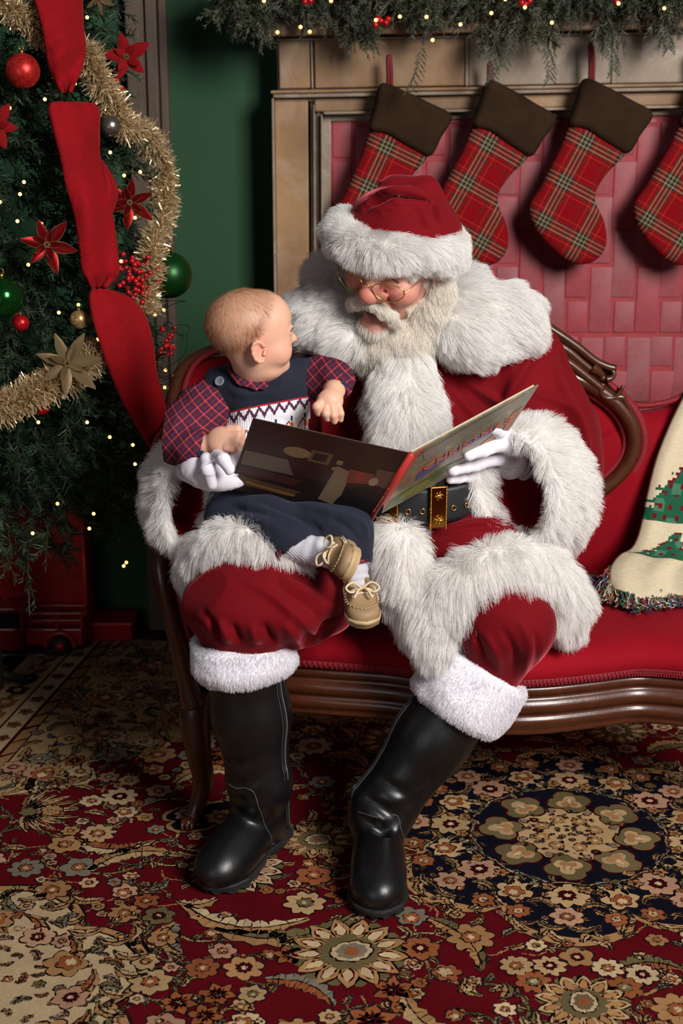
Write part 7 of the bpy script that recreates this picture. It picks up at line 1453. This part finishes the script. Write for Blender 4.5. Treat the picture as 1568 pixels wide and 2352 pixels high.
# smocked white yoke: woven picture of zigzags and little soldiers
NU, NV = 110, 60; P = np.zeros((NV, NU, 3)); aa, bb = np.meshgrid(np.linspace(0, 1, NU), np.linspace(0, 1, NV))
for j in range(NV):
    for i in range(NU):
        a, b = aa[j, i], bb[j, i]; u = 516 + (708 - 516) * a + 8 * b * (1 - a); vt = 946 + (907 - 946) * a; P[j, i] = drape(u, vt + 118 * b + 10 * b * (1 - a), .003 + .0012 * math.sin(i * 2.2))
v, f = grid_vf(P); fa = aa.ravel()[f].mean(1); fb = bb.ravel()[f].mean(1); C = np.tile(srgb(232, 230, 236), (len(f), 1)).astype(float)
zig = .13 + .085 * (np.abs(((fa * 8.5) % 1) - .5) * 2 - .5) * 2 * .9; C[np.abs(fb - zig) < .045] = srgb(48, 32, 66); C[np.abs(fb - zig) < .014] = srgb(120, 34, 60); C[fb < .035] = srgb(168, 30, 44)
zg2 = .52 + .1 * (np.abs(((fa * 6) % 1) - .5) * 2 - .5) * 2; C[np.abs(fb - zg2) < .022] = srgb(168, 34, 44)
for cx_ in (.14, .37, .60, .79, .95):
    x = (fa - cx_); C[(np.abs(x) < .012) & (fb > .33) & (fb < .40)] = srgb(26, 34, 70); C[(np.abs(x) < .011) & (fb >= .40) & (fb < .45)] = srgb(206, 150, 110); C[(np.abs(x) < .016) & (fb >= .45) & (fb < .58)] = srgb(186, 34, 40); C[(np.abs(np.abs(x) - .018) < .006) & (fb >= .47) & (fb < .58)] = srgb(206, 160, 60); C[(np.abs(x - .25 * (fb - .58)) < .008) & (fb >= .58) & (fb < .76)] = srgb(28, 48, 100); C[(np.abs(x + .25 * (fb - .58)) < .008) & (fb >= .58) & (fb < .76)] = srgb(28, 48, 100); C[(np.abs(np.abs(x) - .05) < .016) & (fb >= .76) & (fb < .79)] = srgb(20, 20, 26)
f_ok = np.linalg.norm(v[f].max(1) - v[f].min(1), axis=1) < .05
yoke = mesh_obj('smocked_panel', v, f[f_ok], colattr('smocked_cotton', .85, 300, .08), romper, True, fcol=C[f_ok])
button(drape(505, 876, .002), (-.35, -.8, .45), .0105, (126, 134, 140), parent=romper)
# trouser cuff linings in plaid
band(W(664, 1252, 2.752), e1, .040, .012, M['shirt'], 'plaid_cuff_lining', romper); band(W(815, 1290, 2.762), W(822, 1330, 2.75) - W(812, 1275, 2.765), .0345, .010, M['shirt'], 'plaid_cuff_lining', romper)
# ---------------------------------------------------------------- socks and shoes
t = NT('grey_ribbed_sock'); w = t.n('ShaderNodeTexWave', bands_direction='DIAGONAL'); w.inputs['Scale'].default_value = 120; t.l(t.n('ShaderNodeTexCoord').outputs['Object'], w.inputs['Vector']); t.set(Base_Color=t.mix(w.outputs['Fac'], srgb(176, 174, 182), srgb(214, 212, 220)), Roughness=.95); t.bump(w.outputs['Fac'], .001, .6); M['sock'] = t.m
t = NT('tan_shoe_leather'); t.set(Base_Color=t.mix(t.noise(30, 3), srgb(140, 112, 80), srgb(164, 134, 98)), Roughness=.6); t.bump(t.noise(300, 2), .0006, .4); M['tan'] = t.m; M['solecream'] = vary('cream_rubber_sole', srgb(176, 148, 108), srgb(196, 168, 128), 40, .55); M['lace'] = vary('cream_lace', srgb(206, 184, 150), srgb(224, 204, 172), 200, .85)
def sock(pts, rs):
    p = spline(pts, 40); r_ = np.interp(np.linspace(0, 1, 40), np.linspace(0, 1, len(rs)), rs) + .0016 * np.sin(np.linspace(0, 22, 40)) * np.linspace(.2, 1, 40); v, f = tube_vf(p, r_, 24); return mesh_obj('sock', v, f, M['sock'], baby)
def shoe(c, fwd, up, label, S=1.0):
    """baby boat shoe; c = centre of the sole's underside"""
    up = nrm(up); f_ = nrm(np.asarray(fwd) - up * np.dot(fwd, up)); l = np.cross(up, f_); B = np.stack([f_, l, up], 1); e = tag(empty('shoe', c, baby), label); p = lambda x, y, z: c + B @ (np.array([x, y, z]) * S)
    def outline(x): return np.interp(x, [-.062, -.055, -.03, 0, .03, .05, .060, .064], [.004, .020, .027, .027, .0315, .0265, .014, .003])
    xs = np.concatenate([np.linspace(-.062, .064, 30)]); top_ = [(x, outline(x)) for x in xs] + [(x, -outline(x)) for x in xs[::-1][1:-1]]; top_ = np.array(top_)
    R = [np.array([p(x * sc, y * sc, z) for x, y in top_]) for z, sc in ((0, .94), (.003, 1.0), (.010, 1.02), (.0105, 1.035), (.016, 1.03), (.0165, .98))]; v, f = loft_vf(np.array(R), cap=True); mesh_obj('sole', v, f, M['solecream'], e)
    F = Field(c - .1 * S, c + .1 * S, .0022); g = lambda cc, r_, k=.008, op='u': F.ell(p(*cc), np.asarray(r_) * S, B, k, op)
    g((.032, 0, .018), (.030, .029, .022)); g((-.028, 0, .022), (.033, .0265, .030), .015); g((.002, 0, .022), (.034, .027, .028), .015); F.plane(p(0, 0, .014), -up)
    g((-.022, 0, .056), (.026, .0195, .026), .006, 's'); g((.044, 0, .044), (.028, .04, .010), .012, 's')
    o, v, f = skin_obj('upper', F, M['tan'], e, 1); bv = BVHTree.FromPolygons(v.tolist(), f.tolist())
    on = lambda q, off=.001: (lambda h: np.array(h[0]) + np.array(h[1]) * off)(bv.find_nearest(Vector(q)))
    a = np.linspace(-2.3, 2.3, 40); seam = [on(p(.012 + .034 * math.cos(x), .026 * math.sin(x), .030)) for x in a]; v, f = tube_vf(seam, .0016 * S, 6); mesh_obj('moccasin_seam', v, f, M['tan'], e)
    for k in range(2, 39, 2): v, f = tube_vf([seam[k] + up * .001, seam[k] + nrm(seam[k] - p(.012, 0, .03)) * .004], .0008 * S, 5); mesh_obj('stitch', v, f, M['lace'], e)
    lp = []     # side lace, cross lace and bow
    for pts in ([(.018, -.020, .040), (.016, -.008, .045), (.014, .008, .045), (.016, .020, .040)], [(.006, -.020, .044), (.008, 0, .049), (.006, .020, .044)]): lp.append([on(p(*q), .0016) for q in spline(pts, 12)])
    kn = on(p(.010, 0, .052), .003)
    for sgn in (-1, 1):
        lp.append(spline([kn, kn + B @ np.array([-.004, sgn * .016, .010]) * S, kn + B @ np.array([.006, sgn * .029, .006]) * S, kn + B @ np.array([.012, sgn * .020, .0]) * S, kn], 24)); lp.append(spline([kn, kn + B @ np.array([.012, sgn * .008, .004]) * S, kn + B @ np.array([.022, sgn * .016, -.006]) * S], 12))
        lp.append([on(p(x, sgn * .027, .026), .0012) for x in np.linspace(-.05, .01, 12)])
    for q in lp: v, f = tube_vf(q, .0021 * S, 6); mesh_obj('lace', v, f, M['lace'], e)
    v, f = ball_vf(kn, .0038 * S, 10, 8); mesh_obj('lace_knot', v, f, M['lace'], e)
s1 = W(803, 1283, 2.69); shoe(s1 + np.array([0.004, 0, -.004]), (-.10, -1, .15), (-.90, -.10, .42), 'tan lace-up baby shoe turned on its side', 1.12)
s2 = W(828, 1402, 2.70); shoe(s2, (.10, -.97, -.16), (.02, -.22, 1), 'tan lace-up baby shoe pointing straight ahead, the lower one', 1.14)
sock([W(668, 1250, 2.75), W(705, 1262, 2.742), W(735, 1268, 2.735), W(765, 1276, 2.725)], [.030, .031, .031, .026]); sock([W(812, 1280, 2.765), W(816, 1320, 2.755), W(822, 1350, 2.745)], [.027, .027, .025])
a, b = tube_vf([W(640, 1236, 2.765), W(668, 1252, 2.75), W(690, 1258, 2.745)], [.026, .028, .026], 16); mesh_obj('ankle', a, b, plain('ankle_skin', srgb(206, 150, 126), .5), baby)
